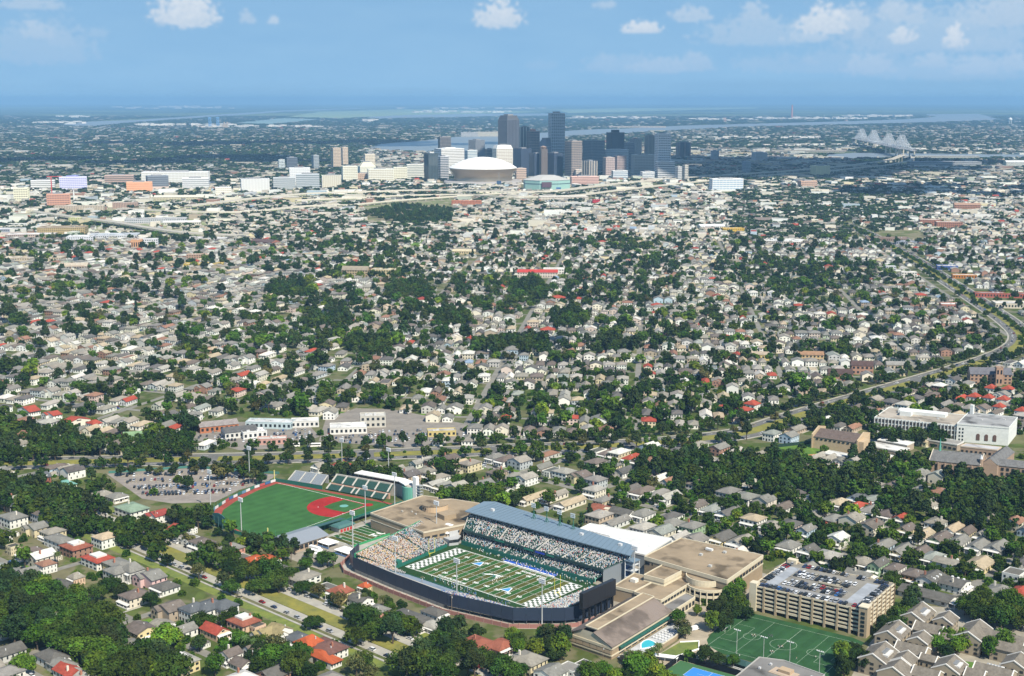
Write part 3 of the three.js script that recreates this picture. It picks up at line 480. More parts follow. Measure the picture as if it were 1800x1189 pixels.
  for (const s of [-1, 1]) { const gp = campus('goal_post', s < 0 ? 'yellow goal post in front of the packed yellow stand' : 'yellow goal post beside the big black scoreboard', 'goal post', s * 54.9, 0, 'goal posts'), y = mat([0.72, 0.62, 0.03], 0.5); const b = CB(s * 54.9, 0); b.tube([s * 57, 0, 0], [s * 57, 2.4, 0], 0.16).tube([s * 57, 2.4, 0], [s * 55, 3.05, 0], 0.14); b.make('base_post', y, gp); CB(s * 54.9, 0).tube([s * 55, 3.05, -2.9], [s * 55, 3.05, 2.9], 0.13).make('crossbar', y, gp); for (const k of [-2.85, 2.85]) CB(s * 54.9, 0).tube([s * 55, 3.05, k], [s * 55, 13.5, k], 0.12).make('upright', y, gp); }
}
const seatGreen = mat([0.028, 0.085, 0.07], 0.7), concMat = mat([0.44, 0.42, 0.38], 0.9, 0, { key: 'st', map: TX.stucco }), tealWall = mat([0.012, 0.12, 0.09], 0.6), roofBlue = mat([0.17, 0.235, 0.29], 0.5, 0.2), siding = mat([0.20, 0.225, 0.25], 0.6, 0.1);
const cr = rng(77);
const home = () => { const t = cr(); return t < 0.5 ? [0.62, 0.62, 0.62] : t < 0.55 ? [0.02, 0.13, 0.09] : t < 0.66 ? [0.16, 0.36, 0.55] : t < 0.76 ? [0.3, 0.3, 0.31] : t < 0.84 ? [0.03, 0.04, 0.08] : t < 0.90 ? [0.5, 0.48, 0.45] : t < 0.93 ? [0.5, 0.06, 0.06] : [0.5, 0.55, 0.6]; };
const away = () => { const t = cr(); return t < 0.14 ? [0.74, 0.56, 0.22] : t < 0.66 ? [0.72, 0.69, 0.67] : t < 0.78 ? [0.62, 0.54, 0.47] : t < 0.84 ? [0.03, 0.05, 0.14] : t < 0.93 ? [0.45, 0.3, 0.22] : [0.55, 0.2, 0.05]; };
{ // the covered double deck stand on the far side
  const g = campus('grandstand', 'covered double deck grandstand with blue grey roof on the far side of the football field', 'grandstand', 0, 32);
  const A = [[-58, 32.6], [58, 32.6], [-60, 41.5], [63, 41.5]], B = [[-60, 36.8], [62, 37.6], [-67, 50.5], [74, 52]];
  const lo = CB(0, 32); seatRows(lo, A[0], A[1], A[2], A[3], 2.5, 6.6, 11, { rand: cr, fill: (t, r) => 0.52 + 0.6 * (fbm(t * 12, r * 3) - 0.5) - (t > 0.25 && t < 0.6 && r < 0.5 ? 0.18 : 0), color: home }, [0.1, 0.22, 0.34, 0.48, 0.62, 0.78, 0.9]); lo.make('lower_tier', seatGreen, g, 'stuff');
  aisles('aisle', g, 0, 32, A[0], A[1], A[2], A[3], 2.3, 6.4, [0.1, 0.22, 0.34, 0.48, 0.62, 0.78, 0.9]);
  const up = CB(0, 32), ts = [0.09, 0.18, 0.27, 0.36, 0.45, 0.54, 0.63, 0.72, 0.81, 0.9]; seatRows(up, B[0], B[1], B[2], B[3], 9, 16.2, 20, { rand: cr, fill: (t, r) => 0.52 + 0.7 * (fbm(t * 14, r * 4 + 5) - 0.5) - (t < 0.07 ? 0.35 : 0), color: (t, r) => (fbm(t * 24, r * 6 + 3) > 0.54 && cr() < 0.6 ? [0.66, 0.66, 0.66] : home()) }, ts); up.make('upper_tier', seatGreen, g, 'stuff');
  aisles('aisle', g, 0, 32, B[0], B[1], B[2], B[3], 8.8, 16, ts);
  CB(0, 32).wall([[-58, 32.2], [58, 32.2]], 0, 3.0, 0.4).make('front_wall', tealWall, g);
  CB(0, 32).wall([[-60.2, 36.5], [62.2, 37.3]], 7.7, 9.5, 0.5).make('deck_fascia', mat([0.016, 0.045, 0.045], 0.5), g);
  for (const [a, b, c] of [[-30, -22, [0.02, 0.17, 0.12]], [-4, 4, [0.02, 0.17, 0.12]], [6, 14, [0.02, 0.05, 0.4]], [16, 22, [0.02, 0.17, 0.12]]]) CB(0, 32).wall([[a, 36.2], [b, 36.25]], 8.1, 9.2, 0.2).make('fascia_screen', mat(c, 0.5), g);
  CB(0, 32).prism([[-59, 40], [63, 41], [63, 42.4], [-59, 42.4]], 6.4, 8.6).make('concourse_wall', concMat, g);
  CB(0, 32).prism([[-66, 51], [73, 52.6], [69, 62], [-64, 73], [-69.5, 68]], 0, 18.1).make('rear_building', siding, g);
  CB(0, 32).wall([[-66, 50.7], [73, 52.2]], 16.2, 18, 0.3).make('press_windows', glassMat, g);
  const R0 = [[-67.5, 45.8], [75.5, 48], [69.5, 63], [-64, 74.3], [-70.5, 69]]; const rf = CB(0, 32).hexa(R0.map((q, i) => [q[0], i < 2 ? 18.4 : 19.3, q[1]]), R0.map((q, i) => [q[0], i < 2 ? 19 : 20, q[1]])).make('roof', roofBlue, g);
  { const sm = CB(0, 32); for (let k = 1; k < 36; k++) { const t = k / 36, a = [-67.5 + 143 * t, 45.8 + 2.2 * t], b = [-66 + 135.5 * t, 72.5 - 9.6 * t]; sm.hexa([[a[0] - 0.1, 18.9, a[1]], [a[0] + 0.1, 18.9, a[1]], [b[0] + 0.1, 19.8, b[1]], [b[0] - 0.1, 19.8, b[1]]], [[a[0] - 0.1, 19.2, a[1]], [a[0] + 0.1, 19.2, a[1]], [b[0] + 0.1, 20.2, b[1]], [b[0] - 0.1, 20.2, b[1]]]); } sm.make('roof_seams', mat([0.12, 0.17, 0.215], 0.5, 0.2), rf, 'stuff'); }
  for (const x of [-52, 28, 60]) CB(0, 32).box(x - 1.2, x + 1.2, 19.4, 21, 57, 59).make('roof_vent', mat([0.5, 0.5, 0.5], 0.6), rf);
  CB(0, 32).tri([61.8, 0, 37.6], [73.8, 0, 52], [73.8, 16.2, 52]).tri([61.8, 0, 37.6], [73.8, 16.2, 52], [61.8, 9, 37.6]).make('side_wall', siding, g);
  CB(0, 32).hexa([[-60.2, 0, 36.8], [-67.2, 0, 50.5], [-67.2, 16, 50.5], [-60.2, 9, 36.8]], [[-60.6, 0, 36.7], [-67.6, 0, 50.4], [-67.6, 16.5, 50.4], [-60.6, 9.5, 36.7]]).make('side_wall', concMat, g);
  const st = CB(0, 32); for (const [x, v] of [[73, 46], [79, 46.5], [79, 53], [73, 52.5]]) st.tube([x, 0, v], [x, 15.5, v], 0.3); for (const y of [4.5, 9, 13]) st.box(73, 79, y, y + 0.4, 46.4, 52.6); st.make('stair_tower', mat([0.55, 0.57, 0.58], 0.6), g); CB(0, 32).box(72.4, 79.6, 15.5, 16, 45.6, 53.4).make('stair_roof', roofBlue, g); CB(0, 32).box(72.6, 73, 3, 13, 46, 52.5).make('banner', mat([0.02, 0.07, 0.2], 0.7), g);
  lettering('end_sign', 'T', 3, mat([0.35, 0.75, 0.55], 0.7), g, 60.4, 3.6, 0.6, 0, -0.15);
  for (let k = 0; k < 4; k++) { const x = -18 + k * 11.6, m = campus('floodlight_mast', 'green floodlight mast on the grandstand roof, ' + ['leftmost', 'second from the left', 'third from the left', 'rightmost'][k] + ' of four', 'floodlight', x, 63, 'green masts on the roof'), gm = mat([0.03, 0.13, 0.09], 0.6); m.position.y = 19.4; const t = CB(x, 63); t.tube([x - 1.2, 0, 62], [x, 4, 63], 0.22).tube([x + 1.2, 0, 64], [x, 4, 63], 0.22).tube([x, 0, 63], [x, 11, 63], 0.34); t.make('mast', gm, m); for (let j = 0; j < 3; j++) { CB(x, 63).box(x - 1.9, x + 1.9, 8.6 + j * 1.15, 9.3 + j * 1.15, 62.2, 62.6, true).make('lamp_row', mat([0.55, 0.6, 0.62], 0.35), m); } }
}
{ // end stand crowded with visitors, left
  const g = campus('end_stand', 'packed end stand full of yellow and white shirts left of the field', 'grandstand', -74, -10);
  const f = CB(-74, -10), P = [[-57, -35], [-62.5, 22], [-74, -52], [-91, 25]], mix = (t, r) => (fbm(t * 3.2 + 2, r * 2.2) + 0.62 * (0.62 - t) > 0.48 ? away() : home());
  seatRows(f, P[0], P[1], P[2], P[3], 1.6, 11, 27, { rand: cr, fill: () => 0.93, color: mix }, [0.3, 0.62]);
  seatRows(f, [-57, -35], [-40, -37], [-73, -52], [-42, -56.5], 1.6, 9, 17, { rand: cr, fill: t => (t > 0.72 ? 0.4 : 0.9), color: mix }); f.make('seat_rows', seatGreen, g, 'stuff');
  CB(-74, -10).wall([[-56.6, -35], [-62, 22]], 0, 2.2, 0.3).make('front_wall', tealWall, g); CB(-74, -10).wall([[-74.5, -52.2], [-91.5, 25.2]], 0, 12, 0.4).make('back_wall', mat([0.04, 0.28, 0.13], 0.6), g);
  CB(-74, -10).hexa([[-62.5, 0, 22.2], [-91, 0, 25.2], [-91, 11, 25.2], [-62.5, 1.6, 22.2]], [[-62.5, 0, 22.6], [-91, 0, 25.6], [-91, 12, 25.6], [-62.5, 2.6, 22.6]]).make('side_wall', concMat, g);
  for (const [x, v] of [[-84, 2], [-59, -28]]) CB(-74, -10).box(x - 2, x + 2, 2, x < -80 ? 11 : 4.6, v - 2, v + 2).make('entry_tunnel', tealWall, g);
}
{ // corner terrace with white canopies
  const g = campus('corner_terrace', 'grey corner terrace with white canopies between the end stand and the covered stand', 'terrace', -66, 29);
  CB(-66, 29).prism([[-76, 26], [-62, 24], [-59, 30], [-62, 36], [-76, 38]], 0, 4.6).make('lower_deck', mat([0.36, 0.37, 0.38], 0.8), g); CB(-66, 29).prism([[-77, 30], [-66, 29], [-65, 37], [-77, 39]], 4.6, 8).make('upper_deck', mat([0.42, 0.43, 0.44], 0.8), g);
  for (const [x0, x1, v0, v1, y] of [[-74, -66, 26.4, 29, 7.2], [-75, -68, 32, 36, 10.4]]) { CB(-66, 29).hexa([[x0, y, v0], [x1, y, v0], [x1, y, v1], [x0, y, v1]], [[x0 + 1, y + 1, v0 + 0.8], [x1 - 1, y + 1, v0 + 0.8], [x1 - 1, y + 1, v1 - 0.8], [x0 + 1, y + 1, v1 - 0.8]]).make('canopy', whiteMat, g); const p = CB(-66, 29); for (const x of [x0, x1]) for (const v of [v0, v1]) p.tube([x, y - 2.6, v], [x, y, v], 0.08); p.make('canopy_posts', whiteMat, g, 'stuff'); }
  CB(-66, 29).wall([[-62, 23.8], [-58.8, 30], [-61.8, 36.2]], 2.2, 4.2, 0.2).make('glazing', glassMat, g);
}
{ // the low near side bowl: navy screen, walkway, covered seats, crowd
  const W = [[-93, -32], [-85, -47], [-74, -54], [-30, -58], [18, -60], [63, -51], [86, -31], [91.5, -22], [94, 3]];
  const g = campus('stadium_screen', 'long navy blue screen wall round the near side of the stadium', 'wall', 0, -56); const navy = mat([0.026, 0.038, 0.066], 0.38);
  let n = 0; for (let i = 0; i + 1 < W.length; i++) { const L = Math.hypot(W[i + 1][0] - W[i][0], W[i + 1][1] - W[i][1]), k = Math.max(1, Math.round(L / 7.6)); for (let j = 0; j < k; j++) { const q = t => [W[i][0] + (W[i + 1][0] - W[i][0]) * t, W[i][1] + (W[i + 1][1] - W[i][1]) * t]; CB(0, -56).wall([q(j / k + 0.0015), q((j + 1) / k - 0.0015)], 2.4, 10.4 - (i === 0 ? 1 : 0) + (n++ % 2) * 0.03, 0.3).make('screen_panel', navy, g); } }
  const posts = CB(0, -56); for (let i = 0; i + 1 < W.length; i++) { const L = Math.hypot(W[i + 1][0] - W[i][0], W[i + 1][1] - W[i][1]); for (let s = 0; s < L; s += 7.6) { const t = s / L; posts.tube([W[i][0] + (W[i + 1][0] - W[i][0]) * t, 0, W[i][1] + 0.5 + (W[i + 1][1] - W[i][1]) * t], [W[i][0] + (W[i + 1][0] - W[i][0]) * t, 10, W[i][1] + 0.5 + (W[i + 1][1] - W[i][1]) * t], 0.2); } } posts.make('screen_posts', mat([0.1, 0.1, 0.11], 0.6), g, 'stuff');
  const b = campus('near_stand', 'low near side stand with a blue grey seat cover and a strip of crowd', 'grandstand', 10, -46);
  CB(10, -46).prism([[-73, -53.6], [-30, -57.6], [14, -59.4], [14, -55.2], [-30, -53.8], [-70, -50]], 0, 8.6).make('walkway', concMat, b);
  CB(10, -46).hexa([[-40, 1.2, -37], [9, 1.2, -37.5], [9, 8.2, -55], [-40, 8.2, -53.5]], [[-40, 1.7, -37], [9, 1.7, -37.5], [9, 8.7, -55], [-40, 8.7, -53.5]]).make('seat_cover', mat([0.20, 0.25, 0.31], 0.7), b);
  CB(10, -46).hexa([[8.8, 0, -37.5], [8.8, 0, -58], [8.8, 8.8, -58], [8.8, 2, -37.5]], [[9.4, 0, -37.5], [9.4, 0, -58], [9.4, 9.4, -58], [9.4, 2.6, -37.5]]).make('end_screen', tealWall, b);
  const f = CB(10, -46); seatRows(f, [10, -38], [58, -35.5], [10, -58.6], [62, -50.6], 1.4, 8.8, 20, { rand: cr, fill: t => 0.88, color: () => (cr() < 0.22 ? [0.03, 0.1, 0.42] : home()) }, [0.4, 0.7]);
  seatRows(f, [58, -35.5], [60.5, -24], [62, -50.6], [85.5, -30.5], 1.4, 8.8, 20, { rand: cr, fill: () => 0.8, color: home });
  seatRows(f, [60.5, -24], [63, 24], [85.5, -30.5], [88, 12], 1.4, 9.4, 22, { rand: cr, fill: () => 0.86, color: home }, [0.5]); f.make('seat_rows', seatGreen, b, 'stuff');
  CB(10, -46).wall([[-60, -36.6], [58, -35.2], [60.2, -24], [62.6, 24]], 0, 1.7, 0.25).make('front_wall', tealWall, b);
  CB(10, -46).hexa([[63, 0, 24.4], [88, 0, 12.4], [88, 9.4, 12.4], [63, 1.4, 24.4]], [[63.3, 0, 24.9], [88.3, 0, 12.9], [88.3, 10, 12.9], [63.3, 2.4, 24.9]]).make('side_wall', siding, b);
  const o = W.map(([x, v]) => [x * 1.03, v - 6]); const bw = thing('perimeter_wall', 'low red brick wall outside the navy stadium screen', 'wall', S(0, -62), -TH); CB(0, -62).wall(o, 0, 2.6, 0.4).make('brickwork', mat([0.30, 0.15, 0.13], 0.9), bw); const cp = CB(0, -62); o.slice(0, -1).forEach((a, i) => { const c = o[i + 1], L = Math.hypot(c[0] - a[0], c[1] - a[1]); for (let s = 0; s < L; s += 6) { const x = a[0] + (c[0] - a[0]) * s / L, v = a[1] + (c[1] - a[1]) * s / L; cp.box(x - 0.3, x + 0.3, 0, 3.1, v - 0.3, v + 0.3); } }); cp.make('piers', mat([0.36, 0.22, 0.19], 0.9), bw, 'stuff');
  const pv = new FB(); const line = o.map(([x, v]) => { const p = S(x, v + 2.8); return [p.x, p.z]; }); ribbon(pv, line, 0, 6.2, 0.07); struct(pv.make('stadium_path', CONC), 'pale path between the navy screen and the brick wall', 'path');
  const sb = campus('scoreboard', 'huge black scoreboard on black posts behind the right end zone', 'scoreboard', 95.5, -12), blk = mat([0.012, 0.012, 0.014], 0.45);
  const bd = CB(95.5, -12).box(94.4, 97, 11, 21, -28, 4, true).make('board', blk, sb); CB(95.5, -12).box(94.1, 94.3, 12, 20, -26.5, 2.5).make('screen', mat([0.03, 0.05, 0.09], 0.2), bd); for (let k = 0; k < 6; k++) CB(95.5, -12).box(95.2, 96.2, 0, 11, -26 + k * 5.6, -25 + k * 5.6).make('post', blk, sb);
  for (let k = 0; k < 6; k++) CB(95.5, -12).box(97, 97.15, 11.05, 20.95, -28 + k * 5.34, -28 + k * 5.34 + 5.28).make('rear_panel', mat([0.016, 0.016, 0.019], 0.5), bd);
  const rl = CB(10, -46); for (let k = 0; k < 22; k++) rl.box(88.6, 89.1, 9.4, 11.6, -26 + k * 1.75, -25.5 + k * 1.75); rl.make('railing_posts', blk, b, 'stuff');
}
// floodlight poles round both fields
function floodlight(x, v, h, label) {
  const g = campus('floodlight_pole', label, 'floodlight', x, v, 'tall floodlight poles'), m = mat([0.52, 0.54, 0.55], 0.45, 0.3); CB(x, v).tube([x, 0, v], [x, h, v], 0.42, 0.24, 8).make('pole', m, g);
  for (let r = 0; r < 3; r++) CB(x, v).box(x - 2.4, x + 2.4, h - 2.6 + r * 1.1, h - 2.45 + r * 1.1, v - 0.12, v + 0.12, true).make('crossarm', m, g);
  const l = CB(x, v); for (let r = 0; r < 3; r++) for (let k = 0; k < 6; k++) l.box(x - 2.3 + k * 0.82, x - 1.75 + k * 0.82, h - 2.4 + r * 1.1, h - 1.75 + r * 1.1, v - 0.4, v + 0.3, true); l.make('lamps', mat([0.68, 0.7, 0.72], 0.3), g, 'stuff');
}
floodlight(-38, -50, 31, 'floodlight pole at the corner of the packed yellow stand'); floodlight(20, -54, 31, 'floodlight pole rising from the middle of the near stand'); floodlight(76, -40, 28, 'floodlight pole in front of the right end of the navy screen'); floodlight(81, 45, 27, 'floodlight pole beside the stair tower of the covered stand');
floodlight(-190, -56, 27, 'floodlight pole at right field of the baseball field'); floodlight(-254, -36, 31, 'floodlight pole at the left edge of the baseball field'); floodlight(-287, 26, 31, 'floodlight pole in front of the car park'); floodlight(-250, 92, 31, 'floodlight pole behind the silver bleachers'); floodlight(-205, 102, 29, 'floodlight pole behind the white press box'); floodlight(-143, 20, 28, 'floodlight pole between the baseball infield and the practice field'); floodlight(-152, 58, 28, 'floodlight pole beside the white stair tower of the ball park'); floodlight(-80, 30, 27, 'floodlight pole rising beside the tan sports centre'); floodlight(-110, -22, 26, 'thin floodlight pole between the two white marquees');

// ---------------------------------------------------------------- campus: ball park
{
  const F = [[-277, 44], [-274, 20], [-264, -12], [-252, -34], [-238, -47], [-220, -55], [-196, -58], [-170, -54], [-158, -34], [-155, 8], [-156.5, 41], [-159, 66], [-172, 65], [-231, 54]], H0 = [-174, 51], p = [-0.996, -0.087], q = [0.087, -0.996], at = (a, b) => [H0[0] + p[0] * a + q[0] * b, H0[1] + p[1] * a + q[1] * b];
  const f = thing('baseball_field', 'green baseball field with red infield dirt', 'field', S(-215, 0), -TH); f.userData.kind = 'structure';
  const grass = mat([0.044, 0.125, 0.034], 0.9, 0, { key: 'tf', map: TX.turf }), red = mat([0.37, 0.028, 0.026], 0.92, 0, { key: 'pv', map: TX.paving }), red2 = mat([0.33, 0.075, 0.055], 0.92, 0, { key: 'pv', map: TX.paving });
  const cen = [-212, 5], inset = (k, d) => F.map((u, i) => { const dx = cen[0] - u[0], dv = cen[1] - u[1], l = Math.hypot(dx, dv); return [u[0] + dx / l * d(i), u[1] + dv / l * d(i)]; });
  CB(-215, 0).flat(F, 0.06).make('warning_track', red2, f); CB(-215, 0).flat(inset(0, i => (i <= 7 ? 6.5 : i === 8 ? 3 : i < 11 ? 2.5 : 4)), 0.10).make('outfield_turf', grass, f);
  const arc = []; for (let k = 0; k <= 24; k++) { const t = -0.5 + (Math.PI / 2 + 1.0) * k / 24, a = 13 + 28 * Math.cos(t), b = 13 + 28 * Math.sin(t); arc.push(at(Math.max(a, -1), Math.max(b, -1))); } CB(-215, 0).flat([at(-1, -1), ...arc], 0.14).make('infield_dirt', red, f);
  CB(-215, 0).flat([at(1.3, 1.3), at(24, 1.3), at(25.2, 13), at(24, 24), at(13, 25.2), at(1.3, 24)], 0.18).make('infield_turf', grass, f); CB(-215, 0).flat(circle(...at(0, 0), 3.8, 20), 0.22).make('home_circle', red, f); CB(-215, 0).flat(circle(...at(13, 13), 3.4, 20), 0.22).make('mound', mat([0.13, 0.32, 0.28], 0.9), f);
  for (const e of [[at(1, -0.2), at(98, -0.2), at(98, 0.15), at(1, 0.15)], [at(-0.2, 1), at(-0.2, 98), at(0.15, 98), at(0.15, 1)]]) CB(-215, 0).flat(e, 0.2).make('foul_line', lineMat, f);
  for (const [a, b] of [[27.4, 0.6], [26.8, 26.8], [0.6, 27.4]]) { const c = at(a, b); CB(-215, 0).box(c[0] - 0.3, c[0] + 0.3, 0.15, 0.3, c[1] - 0.3, c[1] + 0.3).make('base', whiteMat, f); }
  const w = campus('outfield_wall', 'teal outfield wall with a row of coloured advertising panels', 'wall', -240, 0); CB(-240, 0).wall(F.slice(0, 10), 0, 2.6, 0.3).make('wall', tealWall, w); CB(-240, 0).wall([[-277, 44], [-231, 54]], 0, 3, 0.3).make('foul_wall', tealWall, w);
  const cols = [[0.62, 0.62, 0.64], [0.05, 0.12, 0.28], [0.4, 0.08, 0.08], [0.6, 0.6, 0.62], [0.03, 0.16, 0.11], [0.62, 0.62, 0.62], [0.12, 0.24, 0.36], [0.03, 0.12, 0.1]]; for (let i = 0, c = 0; i < 4; i++) { const L = Math.hypot(F[i + 1][0] - F[i][0], F[i + 1][1] - F[i][1]), k = Math.round(L / 6); for (let j = 0; j < k; j++) { const t = u => [F[i][0] + (F[i + 1][0] - F[i][0]) * u + 0.3, F[i][1] + (F[i + 1][1] - F[i][1]) * u]; CB(-240, 0).wall([t((j + 0.06) / k), t((j + 0.94) / k)], 0.4, 2.3, 0.5).make('advert_panel', mat(cols[c++ % 8], 0.6), w); } }
  const fp = CB(-240, 0); for (let i = 0; i < 9; i++) { const [a, b] = [F[i], F[i + 1]], L = Math.hypot(b[0] - a[0], b[1] - a[1]); for (let s = 0; s < L; s += 5) fp.tube([a[0] + (b[0] - a[0]) * s / L, 0, a[1] + (b[1] - a[1]) * s / L], [a[0] + (b[0] - a[0]) * s / L, 6, a[1] + (b[1] - a[1]) * s / L], 0.09, 0.09, 4); } fp.make('net_posts', mat([0.05, 0.2, 0.16], 0.6), w, 'stuff');
  const s = campus('ballpark_stand', 'dark green ball park seating with pale aisles and a white press box roof', 'grandstand', -200, 66);
  const U = [[-230, 62], [-174, 73], [-231, 68.5], [-176, 80]], Lw = [[-229, 55.5], [-172.5, 66.6], [-230, 61], [-173.5, 72]]; const up = CB(-200, 66); seatRows(up, ...U, 5, 9.4, 10); up.make('upper_rows', seatGreen, s, 'stuff'); const lo = CB(-200, 66); seatRows(lo, ...Lw, 1, 4.2, 8); lo.make('lower_rows', seatGreen, s, 'stuff');
  aisles('aisle', s, -200, 66, ...U, 5, 9.4, [0.02, 0.2, 0.38, 0.58, 0.76, 0.97], 1.3); aisles('aisle', s, -200, 66, ...Lw, 1, 4.2, [0.02, 0.24, 0.44, 0.52, 0.78, 0.97], 1.3);
  CB(-200, 66).prism([[-230, 60.6], [-173, 71.6], [-173, 73.2], [-230, 62.2]], 0, 4.4).make('cross_aisle', mat([0.40, 0.26, 0.2], 0.9), s); CB(-200, 66).prism([[-231, 68.4], [-176, 79.9], [-177, 81], [-231, 69.6]], 0, 10).make('back_wall', concMat, s);
  CB(-200, 66).prism([[-212, 75.5], [-172, 82.5], [-162, 80], [-162, 86], [-173, 88], [-213, 81.5]], 0, 12.2).make('press_box', concMat, s); CB(-200, 66).wall([[-211, 75.2], [-172, 82.2], [-162, 79.7]], 10, 12, 0.2).make('press_windows', glassMat, s);
  CB(-200, 66).prism([[-214.5, 73.4], [-172, 80.6], [-160, 76.5], [-160, 87], [-173, 89], [-215, 82]], 12.3, 13.1).make('press_roof', mat([0.74, 0.73, 0.70], 0.8), s); CB(-200, 66).prism(circle(-160, 82, 6, 18), 0, 11).make('corner_drum', mat([0.10, 0.30, 0.24], 0.7), s); CB(-200, 66).prism(circle(-160, 82, 4.2, 18), 11, 12).make('drum_roof', mat([0.45, 0.40, 0.36], 0.9), s);
  const dg = campus('dugout_stand', 'low dark green seating with a railing along the first base line', 'grandstand', -154, 35); const dr = CB(-154, 35); seatRows(dr, [-156.5, 8], [-158.5, 72], [-149, 8], [-151, 74], 0.6, 3.4, 6); dr.make('seat_rows', seatGreen, dg, 'stuff'); CB(-154, 35).hexa([[-156.8, 0, 6], [-159, 0, 72], [-159, 1.6, 72], [-156.8, 1.6, 6]], [[-156.3, 0, 6], [-158.5, 0, 72], [-158.5, 1.6, 72], [-156.3, 1.6, 6]]).make('front_wall', tealWall, dg); const dp = CB(-154, 35); for (let v = -30; v < 74; v += 4) dp.tube([-148.6 - (v > 8 ? (v - 8) * 0.03 : 0), 0, v], [-148.6 - (v > 8 ? (v - 8) * 0.03 : 0), 5.6, v], 0.1, 0.1, 4); dp.make('railing_posts', mat([0.03, 0.1, 0.09], 0.6), dg, 'stuff'); CB(-154, 35).hexa([[-156, 4.6, -32], [-155, 4.6, 6], [-149, 5.6, 6], [-149, 5.6, -32]], [[-156, 4.9, -32], [-155, 4.9, 6], [-149, 5.9, 6], [-149, 5.9, -32]]).make('dugout_roof', mat([0.03, 0.09, 0.085], 0.6), dg);
  CB(-154, 35).prism([[-149, -8], [-140, -8], [-140, 6], [-149, 6]], 0, 3.6).make('kiosk', concMat, dg); CB(-154, 35).hexa([[-150, 3.7, -9], [-139, 3.7, -9], [-139, 3.7, 7], [-150, 3.7, 7]], [[-148, 5, -8], [-141, 5, -8], [-141, 5, 6], [-148, 5, 6]]).make('kiosk_roof', mat([0.05, 0.13, 0.12], 0.7), dg); for (let k = 0; k < 4; k++) CB(-154, 35).box(-139.9, -139.7, 0.3, 2.4, -7 + k * 3, -5 + k * 3).make('kiosk_shutter', mat([0.42, 0.03, 0.03], 0.7), dg);
  const tw = campus('stair_tower', 'white stair tower at the end of the ball park press box', 'tower', -152, 82); CB(-152, 82).box(-154.4, -150.6, 0, 20, 79.4, 82.4).make('tower_wall', whiteMat, tw); const sp = CB(-152, 82); for (let k = 0; k < 6; k++) sp.box(-150.6, -146.6, 2 + k * 2.3, 2.4 + k * 2.3, 79.6, 83); for (const [x, v] of [[-146.6, 79.8], [-146.6, 82.8]]) sp.tube([x, 0, v], [x, 16, v], 0.14); sp.make('stair_flights', mat([0.3, 0.32, 0.32], 0.6), tw, 'stuff');
  const bl = campus('bleachers', 'silver metal bleachers beyond third base', 'bleachers', -255, 59), bs = CB(-255, 59), Bq = [[-271, 51.5], [-238, 59.5], [-272.5, 60.5], [-241, 69]]; seatRows(bs, ...Bq, 1, 6.2, 14); bs.make('bench_rows', mat([0.40, 0.43, 0.46], 0.4, 0.5), bl, 'stuff'); aisles('aisle', bl, -255, 59, ...Bq, 1, 6.2, [0.02, 0.33, 0.66, 0.98], 1, 0.35); CB(-255, 59).hexa([[-272.5, 0, 60.6], [-241, 0, 69.2], [-241, 6.4, 69.2], [-272.5, 6.4, 60.6]], [[-272.5, 0, 60.9], [-241, 0, 69.5], [-241, 7, 69.5], [-272.5, 7, 60.9]]).make('back_rail', mat([0.3, 0.32, 0.34], 0.5), bl);
  const sc = campus('scoreboard', 'blue green baseball scoreboard with an arched top among the trees', 'scoreboard', -214, -58); for (const x of [-219, -214, -209]) CB(-214, -58).tube([x, 0, -58.4], [x, 9, -58.4], 0.25).make('post', mat([0.05, 0.12, 0.12], 0.6), sc); const ar = [[-221, 3.4], [-207, 3.4], [-207, 9.6], [-209.5, 10.6], [-214, 11.4], [-218.5, 10.6], [-221, 9.6]]; CB(-214, -58).hexa(ar.map(a => [a[0], a[1], -57.6]), ar.map(a => [a[0], a[1], -58.2])).make('board', mat([0.025, 0.10, 0.11], 0.6), sc); for (let r = 0; r < 3; r++) for (let k = 0; k < 5; k++) CB(-214, -58).box(-220 + k * 2.6, -218 + k * 2.6, 4.2 + r * 1.9, 5.5 + r * 1.9, -57.59, -57.5).make('score_panel', mat([0.05, 0.06, 0.07], 0.4), sc);
  for (const [x, v, t] of [[-277, 43, 'yellow foul pole at the car park corner of the baseball field'], [-164, -53, 'yellow foul pole beside the grey metal roof']]) { const g = campus('foul_pole', t, 'pole', x, v); CB(x, v).tube([x, 0, v], [x, 10, v], 0.3).make('pole', mat([0.75, 0.66, 0.2], 0.6), g); CB(x, v).box(x - 0.7, x + 0.7, 4, 9.8, v - 0.05, v + 0.05).make('screen', mat([0.7, 0.64, 0.3], 0.7), g); }
  const mb = campus('metal_shed', 'grey metal gable roofed training shed beside right field', 'shed', -143, -41); CB(-143, -41).box(-155, -131, 0, 5.6, -57, -27).make('walls', mat([0.34, 0.26, 0.19], 0.8), mb); const mr = CB(-143, -41); for (const sgn of [-1, 1]) mr.hexa([[-143 + sgn * 13, 5.4, -58], [-143, 9, -58], [-143, 9, -26], [-143 + sgn * 13, 5.4, -26]], [[-143 + sgn * 13, 5.7, -58], [-143, 9.3, -58], [-143, 9.3, -26], [-143 + sgn * 13, 5.7, -26]]); mr.make('roof', mat([0.33, 0.35, 0.37], 0.4, 0.4), mb); CB(-143, -41).tri([-155, 5.6, -27], [-131, 5.6, -27], [-143, 9, -27]).tri([-155, 5.6, -57], [-131, 5.6, -57], [-143, 9, -57]).make('gables', mat([0.34, 0.26, 0.19], 0.8), mb); for (let k = 0; k < 7; k++) CB(-143, -41).box(-131, -130.8, 1.6, 4.2, -55.5 + k * 4, -52.6 + k * 4).make('window', glassMat, mb);
}
